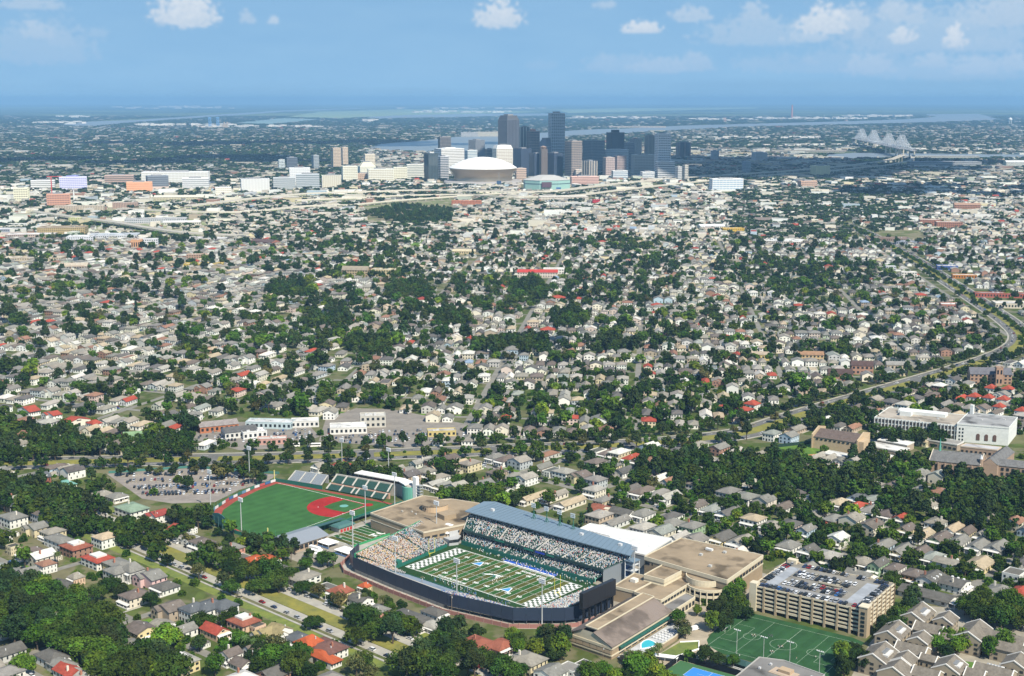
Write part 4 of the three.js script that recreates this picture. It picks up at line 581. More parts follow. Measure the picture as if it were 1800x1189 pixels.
{ // practice field, marquees, trucks
  const f = thing('practice_field', 'small practice field lettered TU beside the packed end stand', 'field', S(-126, -1), -TH); f.userData.kind = 'structure'; const C0 = () => CB(-126, -1);
  C0().flat([[-142, -24], [-142, 18], [-94, 18], [-92, -24]], 0.05).make('paved_edge', CONC, f); for (let i = 0; i < 7; i++) C0().flat(rect(-139, -111, -20 + i * 4.57, -20 + (i + 1) * 4.57), 0.09).make('turf_stripe', i % 2 || i === 6 ? turfA : turfB, f); C0().flat(rect(-139, -111, 12, 15.4), 0.09).make('end_zone', turfDark, f); for (let i = 0; i <= 7; i++) C0().flat(rect(-139, -111, -20.1 + i * 4.57, -19.8 + i * 4.57), 0.12).make('yard_line', lineMat, f);
  const tu = lettering('field_lettering', 'TU', 6, lineMat, f, 8, 0.14, -10, Math.PI / 2, -Math.PI / 2, 1.4); for (const [x, v, n] of [[-133, -13, '4'], [-130, -4, '3']]) lettering('yard_number', n, 2.2, lineMat, f, x + 126, 0.14, -(v + 1), 0);
  const fe = campus('field_fence', 'green fence around the practice field', 'fence', -110, 0); CB(-110, 0).wall([[-110, -22], [-110, 16.5], [-139, 16.5]], 0, 1.6, 0.12).make('fence_panel', mat([0.03, 0.25, 0.10], 0.7), fe);
  let n = 0; for (const [x, v, w, l, t] of [[-126, -31, 13, 10, 'white marquee nearest the metal shed'], [-103, -34, 15, 10, 'white marquee at the back of the packed end stand']]) { const g = campus('marquee', t, 'tent', x, v, 'white marquees'); CB(x, v).hexa([[x - w / 2, 3, v - l / 2], [x + w / 2, 3, v - l / 2], [x + w / 2, 3, v + l / 2], [x - w / 2, 3, v + l / 2]], [[x - 2, 4.8, v - 1], [x + 2, 4.8, v - 1], [x + 2, 4.8, v + 1], [x - 2, 4.8, v + 1]]).make('canopy', whiteMat, g); const p = CB(x, v); for (const a of [-1, 0, 1]) for (const b of [-1, 1]) p.tube([x + a * w / 2.1, 0, v + b * l / 2.1], [x + a * w / 2.1, 3, v + b * l / 2.1], 0.08); p.make('posts', whiteMat, g, 'stuff'); CB(x, v).box(x - w / 2, x + w / 2, 0.2, 1.2, v - l / 2, v - l / 2 + 0.1).make('valance', mat([0.10, 0.2, 0.4], 0.8), g); n++; }
  for (const [x, v, rot, t] of [[-116, -50, 0.1, 'white outside broadcast truck with a dish beside the marquees'], [-108, -53, 0.15, 'white broadcast trailer nearest the oak beside the marquees'], [-122, -45, 0.1, 'white broadcast trailer behind the dish truck']]) { const g = thing('broadcast_truck', t, 'truck', S(x, v), -TH + rot, 'broadcast trucks'); new FB().box(-5.5, 3.4, 0.9, 4, -1.25, 1.25, true).make('box_body', whiteMat, g); new FB().hexa([[3.5, 0.7, -1.15], [5.8, 0.7, -1.15], [5.8, 0.7, 1.15], [3.5, 0.7, 1.15]], [[3.5, 3, -1.1], [5, 3, -1.1], [5, 3, 1.1], [3.5, 3, 1.1]]).make('cab', whiteMat, g); for (const wx of [-4, -2.8, 4.4]) for (const wz of [-1.1, 1.1]) { const w = mesh('wheel', CARGEO.saloon.wheel, tyreMat, g); w.position.set(wx, 0.5, wz); w.scale.set(1.4, 1.4, 1); } if (x === -116) { const d = mesh('dish', new THREE.SphereGeometry(1.9, 16, 6, 0, 6.283, 0, 0.8), whiteMat, g); d.position.set(-2, 4.2, 0); d.rotation.set(0.5, 0, 2.5); } }
}
// ---------------------------------------------------------------- campus: halls, pool, garage, pitches
const SEEN = {}, ORD = ['first', 'second', 'third', 'fourth', 'fifth', 'sixth'];
const tan = mat([0.34, 0.265, 0.18], 0.9, 0, { key: 'st', map: TX.stucco }), cream = mat([0.60, 0.535, 0.40], 0.88, 0, { key: 'st', map: TX.stucco }), brownRoof = flatMat([0.31, 0.245, 0.17]), greyRoof = flatMat([0.21, 0.205, 0.2]);
function parapet(f, poly, y0, y1, t = 0.6) { const p = [...poly, poly[0]]; for (let i = 0; i + 1 < p.length; i++) f.wall([p[i], p[i + 1]], y0, y1 - (i % 2) * 0.02, t); return f; }
function block(g, cx, cv, poly, h, wm, rm, cap = cream, hp = 1) { CB(cx, cv).prism(poly, 0, h, false).make('walls', wm, g); CB(cx, cv).flat(poly, h).make('roof', rm, g); if (cap) parapet(CB(cx, cv), poly, h - hp, h + 0.5).make('parapet', cap, g); }
function strip(g, name, cx, cv, a, b, n, y0, y1, m, fillK = 0.62, out = 0.35) { for (let i = 0; i < n; i++) { const t0 = (i + 0.5 - fillK / 2) / n, t1 = (i + 0.5 + fillK / 2) / n; CB(cx, cv).wall([[a[0] + (b[0] - a[0]) * t0, a[1] + (b[1] - a[1]) * t0], [a[0] + (b[0] - a[0]) * t1, a[1] + (b[1] - a[1]) * t1]], y0, y1, out).make(name, m, g); } }
{
  const g = campus('sports_centre', 'tan sports centre with a stained flat roof and a round drum behind the end stand', 'building', -100, 45);
  block(g, -100, 45, [[-132, 15], [-134, 70], [-122, 74], [-118, 70], [-112, 78], [-89, 84], [-62, 58], [-63, 44], [-73, 10]], 11, tan, brownRoof, mat([0.5, 0.44, 0.34], 0.9), 0.7);
  CB(-100, 45).prism(circle(-104, 53, 9.5, 28), 11, 15.5, false).make('drum_wall', mat([0.50, 0.37, 0.24], 0.9), g); CB(-100, 45).flat(circle(-104, 53, 9.9, 28), 15.6).make('drum_roof', brownRoof, g); CB(-100, 45).prism(circle(-104, 53, 1.8, 14), 15.6, 16.1).make('drum_skylight', mat([0.2, 0.17, 0.13], 0.8), g);
  for (const k of [-1.9, -1.6]) { const x = -104 + Math.cos(k) * 9.6, v = 53 + Math.sin(k) * 9.6; CB(-100, 45).box(x - 0.5, x + 0.5, 12.6, 13.8, v - 0.3, v + 0.3).make('drum_window', glassMat, g); }
  CB(-100, 45).prism([[-90, 40], [-80, 38], [-78, 48], [-88, 52]], 11, 14.5).make('roof_house', tan, g);
  strip(g, 'window', -100, 45, [-73, 10], [-63, 44], 6, 6, 7.6, glassMat, 0.7); strip(g, 'window', -100, 45, [-73, 10], [-63, 44], 6, 2, 3.6, glassMat, 0.7); strip(g, 'band', -100, 45, [-132, 15], [-73, 10], 1, 6.2, 6.7, mat([0.62, 0.56, 0.46], 0.9), 1, 0.3); CB(-100, 45).box(-84, -78, 11.1, 11.6, 66, 71).make('roof_pad', mat([0.5, 0.47, 0.4], 0.9), g); for (const [x, v] of [[-118, 32], [-112, 36], [-106, 34]]) CB(-100, 45).box(x, x + 1.4, 11.1, 12, v, v + 1).make('roof_vent', mat([0.4, 0.38, 0.34], 0.8), g);
}
{
  const g = campus('practice_gym', 'low building with a white roof behind the covered stand', 'building', 33, 94); block(g, 33, 94, [[2, 72], [-2, 106], [60, 117], [66, 78]], 9, siding, mat([0.74, 0.74, 0.72], 0.8, 0, { key: 'pv', map: TX.paving }), mat([0.6, 0.6, 0.58], 0.8), 0.6); CB(33, 94).box(8, 26, 9.2, 10, 92, 102).make('raised_roof', mat([0.66, 0.66, 0.65], 0.8), g); CB(33, 94).box(20, 28, 9.1, 9.5, 84, 90).make('roof_hatch', mat([0.35, 0.36, 0.38], 0.7), g);
}
{
  const g = campus('recreation_centre', 'large tan recreation centre with stained flat brown roofs and a curved entrance', 'building', 108, 60), b = (p, h, wm = tan, cap = cream, hp = 2) => block(g, 108, 60, p, h, wm, brownRoof, cap, hp);
  b([[78, 60], [75, 106], [134, 112.5], [141, 58.5]], 15.6); b([[93.5, 38], [91.8, 60.5], [107, 60], [108, 39]], 13.2, cream); b([[85, 18], [81, 45], [92, 45.5], [93.4, 38], [98.6, 38.4], [99.6, 19.5]], 9.3, tan, cream, 1.2); b([[100, 19], [99, 38.2], [108.2, 38.6], [107.2, 59.6], [117, 58], [117.6, 48], [120.5, 18]], 9.2, cream, cream, 1.2);
  block(g, 108, 60, [[121, 17], [119.4, 46], [127.5, 44], [130.5, 14]], 5.6, cream, greyRoof, cream, 0.8);
  const C1 = circle(126, 61, 13.6, 18, -2.3, 0.15), D = [[117, 58], ...C1, [140.6, 60]]; CB(108, 60).flat(D, 9.4).make('terrace_roof', brownRoof, g); CB(108, 60).wall(C1, 8.2, 9.9, 0.6).make('terrace_cornice', cream, g); CB(108, 60).wall(C1, 4.6, 6.2, 0.5).make('balcony_band', cream, g); CB(108, 60).wall(C1, 0.2, 1.6, 0.5).make('base_band', cream, g); CB(108, 60).wall(circle(126, 61, 11.6, 16, -2.3, 0.15), 0, 8.6, 0.2).make('curved_glazing', glassMat, g); for (let k = 0; k < 9; k++) { const [x, v] = circle(126, 61, 14, 9, -2.2, 0.1)[k]; CB(108, 60).tube([x, 0, v], [x, 9, v], 0.4, 0.4, 6).make('column', cream, g); }
  const C2 = circle(122, 64, 12, 16, -2.75, -0.2); CB(108, 60).flat(C2, 12.6).make('drum_roof', brownRoof, g); CB(108, 60).wall(C2, 9.4, 13.2, 0.6).make('drum_parapet', cream, g);
  strip(g, 'window', 108, 60, [141, 58.5], [134, 112.5], 12, 11, 13, glassMat, 0.66, 0.5); strip(g, 'cream_band', 108, 60, [141, 58.5], [134, 112.5], 1, 9.9, 10.8, cream, 1, 0.7); strip(g, 'window', 108, 60, [100, 18.9], [120.5, 17.9], 6, 6.4, 8, glassMat, 0.7, 0.5); strip(g, 'window', 108, 60, [120.7, 18], [117.8, 48], 8, 6.6, 8.1, glassMat, 0.66, 0.6); strip(g, 'window', 108, 60, [130.6, 14], [127.6, 44], 7, 1.4, 4, glassMat, 0.6, 0.5); strip(g, 'window', 108, 60, [78, 60], [93, 60.2], 3, 11, 13, glassMat, 0.7, 0.5);
  CB(108, 60).box(88, 92, 9.4, 11.6, 31, 34.4).make('roof_plant', mat([0.66, 0.63, 0.56], 0.85), g); for (const [x, v] of [[104, 86], [120, 72], [122, 62.5], [113, 100]]) CB(108, 60).box(x - 1, x + 1, v < 64 ? 12.7 : 15.7, v < 64 ? 13.9 : 17, v - 0.9, v + 0.9).make('roof_vent', mat([0.42, 0.42, 0.4], 0.7), g); CB(108, 60).box(100, 105, 15.7, 17, 97, 99).make('roof_plant', mat([0.62, 0.62, 0.6], 0.7), g);
}
{ // pool hall with a long brown gable roof, outdoor pool beside it
  const k = (x, v) => [x - (v + 51.5) * 0.083, v], g = campus('pool_hall', 'pool hall with a long brown roof and flat ridge strip', 'building', 118, -20), B = () => CB(118, -20), q = (x, y, v) => { const c = k(x, v); return [c[0], y, c[1]]; };
  const P = (x0, x1, v0, v1) => [k(x0, v0), k(x1, v0), k(x1, v1), k(x0, v1)];
  B().prism(P(107, 137, -53, 11), 0, 7.2, false).make('walls', tan, g); parapet(B(), P(106.8, 137.2, -53.2, 11.2), 6, 7.5, 0.8).make('cornice', cream, g); parapet(B(), P(106.9, 137.1, -53.1, 11.1), 1.9, 2.7, 0.5).make('stone_band', cream, g);
  const rf = flatMat([0.155, 0.13, 0.115]);
  B().hexa([q(106.2, 7.5, -53.8), q(117, 12.6, -53.8), q(117, 12.6, 11.8), q(106.2, 7.5, 11.8)], [q(106.2, 7.9, -53.8), q(117, 13, -53.8), q(117, 13, 11.8), q(106.2, 7.9, 11.8)]).make('roof_slope', rf, g);
  B().hexa([q(124.6, 12.6, -53.8), q(138, 7.5, -53.8), q(138, 7.5, 11.8), q(124.6, 12.6, 11.8)], [q(124.6, 13, -53.8), q(138, 7.9, -53.8), q(138, 7.9, 11.8), q(124.6, 13, 11.8)]).make('roof_slope', flatMat([0.20, 0.165, 0.145]), g);
  B().prism(P(116.6, 125, -50, 11.6), 12.4, 13.4).make('ridge_strip', brownRoof, g); parapet(B(), P(116.6, 125, -50, 11.6), 13.3, 13.9, 0.5).make('ridge_kerb', cream, g); B().quad(q(107, 7.2, -53.2), q(137, 7.2, -53.2), q(125, 12.6, -53.2), q(117, 12.6, -53.2)).quad(q(107, 7.2, 11), q(137, 7.2, 11), q(125, 12.6, 11), q(117, 12.6, 11)).make('gables', cream, g);
  strip(g, 'wall_panel', 118, -20, k(107, -53.3), k(137, -53.3), 6, 3.4, 5.8, mat([0.4, 0.31, 0.215], 0.9), 0.9, 0.3); strip(g, 'awning', 118, -20, k(138.2, -46), k(138.2, 10), 8, 4.6, 5.6, mat([0.01, 0.09, 0.07], 0.7), 0.96, 1.6); strip(g, 'window', 118, -20, k(137.1, -46), k(137.1, 10), 8, 1, 4.2, glassMat, 0.7, 0.4);
  const O = [[139.8, -49], [145.5, -47.5], [149.5, -42], [150, -28], [148.5, -8], [146, 2.5], [141, 10.5], [134.5, 13]]; const d = campus('pool_terrace', 'curved walled pool terrace beside the long brown roof', 'terrace', 143, -20); CB(143, -20).wall(O, 0, 2.6, 0.6).make('terrace_wall', tan, d); CB(143, -20).wall(O, 2.6, 3, 0.9).make('coping', cream, d); CB(143, -20).flat([k(138, -49), ...O, k(138, 11)], 0.5).make('deck', paveMat([0.52, 0.53, 0.54]), d);
  const pool = []; for (let i = 0; i < 28; i++) { const t = i / 28 * 6.283, r = 1 + 0.18 * Math.cos(2 * t + 0.6); pool.push([140.4 + 3.3 * r * Math.cos(t) + 1.3 * Math.sin(2 * t), -24 + 7.4 * r * Math.sin(t)]); } CB(143, -20).flat(pool, 0.62).make('water', mat([0.05, 0.42, 0.52], 0.12), d); const kerb = CB(143, -20); kerb.wall([...pool, pool[0]], 0.5, 0.7, 0.7).make('pool_kerb', whiteMat, d);
  for (let i = 0; i < 30; i++) { const x = 137 + (i % 5) * 2.2 + rr(-0.2, 0.2), v = -13 + Math.floor(i / 5) * 3 + rr(-0.3, 0.3), c = campus('sun_lounger', 'white sun lounger on the pool terrace, ' + ORD[i % 5] + ' from the hall in the ' + ORD[Math.floor(i / 5)] + ' row', 'lounger', x, v, 'sun loungers on the pool terrace'); c.position.y = 0.5; new FB().box(-0.35, 0.35, 0.3, 0.42, -0.9, 0.5, true).make('seat', whiteMat, c); new FB().hexa([[-0.35, 0.36, 0.5], [0.35, 0.36, 0.5], [0.35, 0.8, 1.05], [-0.35, 0.8, 1.05]], [[-0.35, 0.46, 0.48], [0.35, 0.46, 0.48], [0.35, 0.9, 1.03], [-0.35, 0.9, 1.03]]).make('backrest', whiteMat, c); for (const [a, b] of [[-0.3, -0.8], [0.3, -0.8], [-0.3, 0.4], [0.3, 0.4]]) new FB().box(a - 0.03, a + 0.03, 0, 0.3, b - 0.03, b + 0.03).make('leg', whiteMat, c); }
  const pt = new FB(); pt.flat([[141, 14], [133, 14], [131, 46], [139, 52], [160, 58], [158, 12], [166, 3], [178, -4], [176, -28], [158, -45], [145, -52], [151.5, -40], [152, -25], [150, -6]].map(p => { const q = S(...p); return [q.x, q.z]; }), 0.05); struct(pt.make('forecourt', paveMat([0.42, 0.36, 0.27])), 'sandy paved forecourt between the pool terrace and the soccer pitch', 'pavement');
  const lw = new FB(); lw.flat([[152.6, -30], [152, -8], [159, 0], [165, -9], [161, -28]].map(p => { const q = S(...p); return [q.x, q.z]; }), 0.1); struct(lw.make('lawn', LAWN2), 'small triangular lawn beside the pool terrace', 'lawn'); const ck = campus('lawn_kerb', 'white kerb wall round the triangular lawn', 'kerb', 158, -14); CB(158, -14).wall([[152, -8], [159.4, 0.4], [165.4, -9], [161, -29]], 0, 0.7, 0.5).make('kerb', whiteMat, ck);
}
{ // parking garage, five open decks
  const g = thing('parking_garage', 'five level tan parking garage with cars packed on its roof', 'parking garage', S(157, 61.5), -TH + 0.108), L = 69.4, D = 52, B = () => new FB();
  const tg = wallMat([0.40, 0.32, 0.22]), cg = wallMat([0.64, 0.57, 0.43]), lev = i => 2.9 + i * 2.55;
  for (let i = 0; i < 5; i++) B().box(0.5, L - 0.5, lev(i) - 0.35, lev(i), -D + 0.5, -0.5, true).make('deck_slab', mat([0.25, 0.24, 0.22], 0.9), g);
  for (const r of [[0.4, 31, -D + 0.4, -0.4], [46, L - 0.4, -D + 0.4, -0.4], [31, 46, -D + 0.4, -27.4], [31, 46, -22.4, -0.4]]) B().box(r[0], r[1], lev(4) + 2.2, lev(4) + 2.55, r[2], r[3], true).make('roof_deck', paveMat([0.27, 0.255, 0.225]), g);
  const top = lev(4) + 2.55; for (const r of [[4.2, 12, -D + 8, -7], [L - 14, L - 6.6, -D + 8, -7]]) B().box(r[0], r[1], top, top + 0.03, r[2], r[3]).make('coated_lane', paveMat([0.36, 0.385, 0.42]), g); B().box(12, L - 14, top, top + 0.03, -11.2, -6.8).make('coated_lane', paveMat([0.30, 0.30, 0.30]), g);
  B().hexa([[31, top - 2.6, -27.4], [46, top - 0.3, -27.4], [46, top - 0.3, -22.4], [31, top - 2.6, -22.4]], [[31, top - 2.4, -27.4], [46, top - 0.1, -27.4], [46, top - 0.1, -22.4], [31, top - 2.4, -22.4]]).make('ramp', paveMat([0.27, 0.255, 0.225]), g); B().wall([[31, -22.2], [46, -22.2]], top, top + 1, 0.25).make('ramp_wall', cg, g); B().wall([[31, -27.6], [46, -27.6]], top, top + 1, 0.25).make('ramp_wall', cg, g);
  B().box(18, L - 18, 0, top - 3.2, -D + 18, -18).make('core', mat([0.32, 0.3, 0.27], 0.95), g);
  const side = (n, f, len) => { const w = len / n; for (let i = 0; i <= n; i++) { const c = f(i * w); B().box(c[0] - 0.6, c[0] + 0.6, 0, top + 0.6, c[1] - 0.6, c[1] + 0.6).make('column', tg, g); } for (let i = 0; i < n; i++) for (let j = 0; j <= 5; j++) { const a = f(i * w + 0.6), b = f((i + 1) * w - 0.6), t = 0.22, y0 = j === 5 ? top - 0.5 : lev(j) - 0.5; B().box(Math.min(a[0], b[0]) - (a[0] === b[0] ? t : 0), Math.max(a[0], b[0]) + (a[0] === b[0] ? t : 0), y0, y0 + (j === 0 ? 1.4 : 1.0), Math.min(a[1], b[1]) - (a[1] === b[1] ? t : 0), Math.max(a[1], b[1]) + (a[1] === b[1] ? t : 0), true).make('spandrel_panel', cg, g); } };
  side(9, s => [s, 0], L); side(7, s => [L, -s], D); side(7, s => [0, -s], D); side(9, s => [s, -D], L);
  const corner = (x, z) => { B().prism(circle(x, z, 3.2, 12), 0, top + 1.6).make('stair_drum', tg, g); for (let j = 0; j < 6; j++) B().prism(circle(x, z, 3.5, 12), lev(j) - 0.5, lev(j) + 0.5).make('drum_band', cg, g); }; B().box(L - 2, L + 3, 0, top + 2.4, -4, 1.8).make('stair_tower', tg, g); for (let j = 0; j < 6; j++) B().box(L - 0.6, L + 1.6, lev(j) - 1.9, lev(j) - 0.3, 1.7, 2).make('stair_opening', glassMat, g); B().box(L - 2.3, L + 3.3, top + 2.4, top + 3, -4.3, 2.1).make('stair_cap', cg, g); B().box(-1.5, 3, 0, top + 2, -4, 0.9).make('stair_tower', cg, g); B().box(1, 7, top, top + 2.6, -D - 1, -D + 3).make('lift_house', cg, g);
  const m = g.matrixWorld; g.updateMatrixWorld(true); const put = (x, z, turn) => { if (R() < 0.06) return; const p = V3(x, top + 0.03, z).applyMatrix4(g.matrixWorld); addCar(p.x, p.y, p.z, g.rotation.y + turn, 'garage'); };
  for (let x = 5; x < L - 3; x += 2.75) { put(x, -3.4, Math.PI / 2); put(x, -D + 3.4, Math.PI / 2); } for (let z = -9; z > -D + 7; z -= 2.75) { put(3.2, z, 0); put(L - 3.4, z, 0); }
  for (let x = 15; x < L - 16; x += 2.75) for (const z of [-14, -19.4, -31, -36.4]) put(x, z, Math.PI / 2);
  const lp = new FB(); for (const x of [18, 52]) lp.tube([x, top, -25], [x, top + 7, -25], 0.1).box(x - 1, x + 1, top + 6.9, top + 7.1, -25.2, -24.8); lp.make('lamp_posts', mat([0.3, 0.3, 0.3], 0.5), g, 'stuff');
}
{ // soccer pitch, tennis courts
  const f = thing('soccer_pitch', 'dark green soccer pitch with thin white lines in front of the garage', 'pitch', S(160, 10), -TH + 0.1); f.userData.kind = 'structure'; const B = () => new FB((x, y, v) => [x, y, -v]);
  B().flat([[-1, 4], [-3.5, 42], [0, 47], [68, 47], [76, 44], [79, -12], [70, -18], [16, -17], [6, -12], [1, -5]], 0.08).make('turf', mat([0.030, 0.088, 0.032], 0.9, 0, { key: 'tf', map: TX.turf }), f); const faint = mat([0.34, 0.42, 0.33], 0.9); const ln = (x0, x1, v0, v1) => B().flat(rect(x0, x1, v0, v1), 0.11).make('line', faint, f), bx = (x0, x1, v0, v1, w = 0.18) => { ln(x0, x1, v0, v0 + w); ln(x0, x1, v1 - w, v1); ln(x0, x0 + w, v0 + w, v1 - w); ln(x1 - w, x1, v0 + w, v1 - w); };
  bx(5, 74, -12, 41); ln(39.4, 39.6, -11.8, 40.8); bx(5, 16, 2, 27, 0.15); bx(63, 74, 2, 27, 0.15); bx(5, 9, 9, 20, 0.12); bx(70, 74, 9, 20, 0.12); for (const x of [22, 56]) ln(x, x + 0.13, -11.8, 40.8); for (const [x, r] of [[39.5, 7.6], [20, 5], [59, 5]]) { const o = circle(x, 14.5, r, 40), i = circle(x, 14.5, r - 0.17, 40), q = B(); for (let k = 0; k < 40; k++) { const j = (k + 1) % 40; q.quad([o[k][0], 0.11, o[k][1]], [o[j][0], 0.11, o[j][1]], [i[j][0], 0.11, i[j][1]], [i[k][0], 0.11, i[k][1]]); } q.make('circle_line', faint, f); }
  const goal = (x, v, s, t) => { const o = thing('soccer_goal', t, 'goal', V3(x, 0, -v).applyAxisAngle(V3(0, 1, 0), f.rotation.y).add(f.position), f.rotation.y, 'soccer goals'); new FB().tube([0, 0, -3.6], [0, 2.4, -3.6], 0.09).make('post', whiteMat, o); new FB().tube([0, 0, 3.6], [0, 2.4, 3.6], 0.09).make('post', whiteMat, o); new FB().tube([0, 2.4, -3.6], [0, 2.4, 3.6], 0.09).make('crossbar', whiteMat, o); const n = new FB(); for (let k = 0; k <= 8; k++) n.tube([0, 2.4, -3.6 + k * 0.9], [s * 1.8, 0.03, -3.6 + k * 0.9], 0.03, 0.03, 3); n.tube([s * 1.8, 0.05, -3.6], [s * 1.8, 0.05, 3.6], 0.05); n.make('net', whiteMat, o, 'stuff'); }; goal(74.4, 14.5, 1, 'white soccer goal at the tree end of the pitch'); goal(4.6, 14.5, -1, 'white soccer goal at the forecourt end of the pitch');
  const fig = [[[0.7, 0.7, 0.7], [0.05, 0.05, 0.06]], [[0.45, 0.3, 0.22], [0.5, 0.5, 0.5]], [[0.06, 0.06, 0.08], [0.3, 0.3, 0.32]]].map(([a, b], i) => figure(['stand', 'run', 'stand'][i], a, b, [0.04, 0.03, 0.025], 22));
  const person = (px, py, k, label, group) => { if (group) { const n = SEEN[label] = (SEEN[label] ?? -1) + 1; label += ', ' + ORD[n] + ' from the left'; } const o = thing('person', label, 'person', G(px, py, 0.1), rr(0, 6.28), group); mesh('body', fig[k], clothMat, o); };
  for (let i = 0; i < 4; i++) person(1322 + i * 2.2, 1119.5 + (i % 2), i % 2, 'player in the huddle near the forecourt goal', 'players huddled left on the soccer pitch'); for (let i = 0; i < 4; i++) person(1351 + i * 2.3, 1120 + (i % 2), 2, 'dark shirted player left of the centre circle', 'dark shirted players left of the centre circle'); for (let i = 0; i < 5; i++) person(1368 + i * 2, 1139 + (i % 2), i % 3, 'player by the halfway line of the soccer pitch', 'players by the halfway line'); for (let i = 0; i < 4; i++) person(1354 + i * 2, 1148 + (i % 2), i % 2, 'player on the near side of the soccer pitch', 'players near the touchline');
  person(1300, 1156, 0, 'person standing at the near edge of the pitch below the first lamp post', null); person(1400, 1160, 1, 'person standing alone on the near touchline', null); person(1434, 1158, 0, 'lone person in white near the third lamp post', null);
  for (const [px, py, h, t] of [[1295, 1150, 14, 'leftmost'], [1342, 1163, 14, 'second'], [1388, 1172, 14, 'third'], [1440, 1189, 14, 'rightmost']]) { const o = thing('pitch_lamp', t + ' of the four white lamp posts along the soccer pitch', 'lamp post', G(px, py), -TH, 'lamp posts along the soccer pitch'); new FB().tube([0, 0, 0], [0, h, 0], 0.15, 0.1, 6).make('pole', mat([0.45, 0.46, 0.46], 0.6), o); new FB().box(-2, 2, h - 0.1, h + 0.1, -0.1, 0.1, true).make('crossarm', whiteMat, o); for (const x of [-1.8, -0.7, 0.7, 1.8]) new FB().box(x - 0.3, x + 0.3, h + 0.05, h + 0.4, -0.2, 0.2, true).make('lamp', whiteMat, o); }
  const t = thing('tennis_court', 'blue tennis courts on green surround behind a dark fence', 'tennis court', S(190, -45), -TH + 0.1); t.userData.kind = 'structure'; B().flat(rect(-22, 16, -32, 19), 0.08).make('surround', mat([0.05, 0.13, 0.055], 0.9), t); for (const v of [-30, -11.5, 3]) { B().flat(rect(-12, 12, v, v + 12), 0.11).make('court', mat([0.03, 0.20, 0.55], 0.8), t); for (const [a, b, c, d] of [[-12, 12, v, v + 0.12], [-12, 12, v + 11.88, v + 12], [-12, -11.88, v, v + 12], [11.88, 12, v, v + 12], [-0.06, 0.06, v, v + 12], [-6.4, 6.4, v + 5.95, v + 6.05]]) B().flat(rect(a, b, c, d), 0.14).make('court_line', lineMat, t); }
  const fe = thing('court_fence', 'dark windscreen fence behind the tennis courts', 'fence', S(190, -45), -TH + 0.1); for (const w of [[[-22.4, -30], [-22.4, 19.4]], [[-22.4, 19.4], [16.4, 19.4]], [[16.4, 19.4], [16.4, -30]]]) B().wall(w, 0, 3.4, 0.1).make('fence_panel', mat([0.012, 0.014, 0.018], 0.9), fe);
  const pv = campus('court_pavilion', 'small dark green shelter between the tennis courts and the pitch', 'shelter', 193, -13); CB(193, -13).hexa([[185, 2.8, -17], [201, 2.8, -17], [201, 2.8, -10], [185, 2.8, -10]], [[187, 4, -14], [199, 4, -14], [199, 4, -13], [187, 4, -13]]).make('roof', mat([0.02, 0.06, 0.055], 0.7), pv); const pp = CB(193, -13); for (const x of [185.5, 193, 200.5]) for (const v of [-16.6, -10.4]) pp.box(x - 0.12, x + 0.12, 0, 2.8, v - 0.12, v + 0.12); pp.make('posts', mat([0.3, 0.3, 0.3], 0.7), pv, 'stuff'); for (let r = 0; r < 2; r++) CB(193, -13).box(184, 200, 0.4 + r * 0.4, 0.5 + r * 0.4, -18 + r * 0.7, -17.5 + r * 0.7).make('bench', mat([0.6, 0.62, 0.64], 0.5), pv);
}
{ // brick hall with courtyards at the bottom edge
  const g = campus('brick_hall', 'brick hall with a grey flat roof and courtyard below the soccer pitch', 'building', 228, -40), bk = mat([0.27, 0.10, 0.07], 0.9), ring = [[212, -42], [209, -17], [221, -12], [246, -14], [252, -60], [214, -66]];
  CB(228, -40).prism(ring, 0, 10.5, false).make('walls', bk, g); CB(228, -40).flat(ring, 10.5).make('roof', greyRoof, g); parapet(CB(228, -40), ring, 9.9, 11, 0.5).make('parapet', mat([0.36, 0.35, 0.33], 0.9), g); CB(228, -40).prism([[222, -30], [222, -22], [236, -22], [236, -30]], 10.5, 10.9).make('courtyard_rim', mat([0.42, 0.33, 0.24], 0.9), g); CB(228, -40).flat(rect(223, 235, -29, -23), 11).make('courtyard_terrace', mat([0.40, 0.32, 0.25], 0.95), g); CB(228, -40).box(226, 233, 10.9, 12.6, -27, -22.4).make('roof_house', mat([0.4, 0.3, 0.2], 0.9), g); for (const [x, v] of [[216, -30], [218, -22], [240, -36], [242, -22], [228, -38]]) CB(228, -40).box(x, x + 1.2, 10.6, 11.6, v, v + 1.2).make('roof_vent', mat([0.5, 0.5, 0.5], 0.7), g);
}
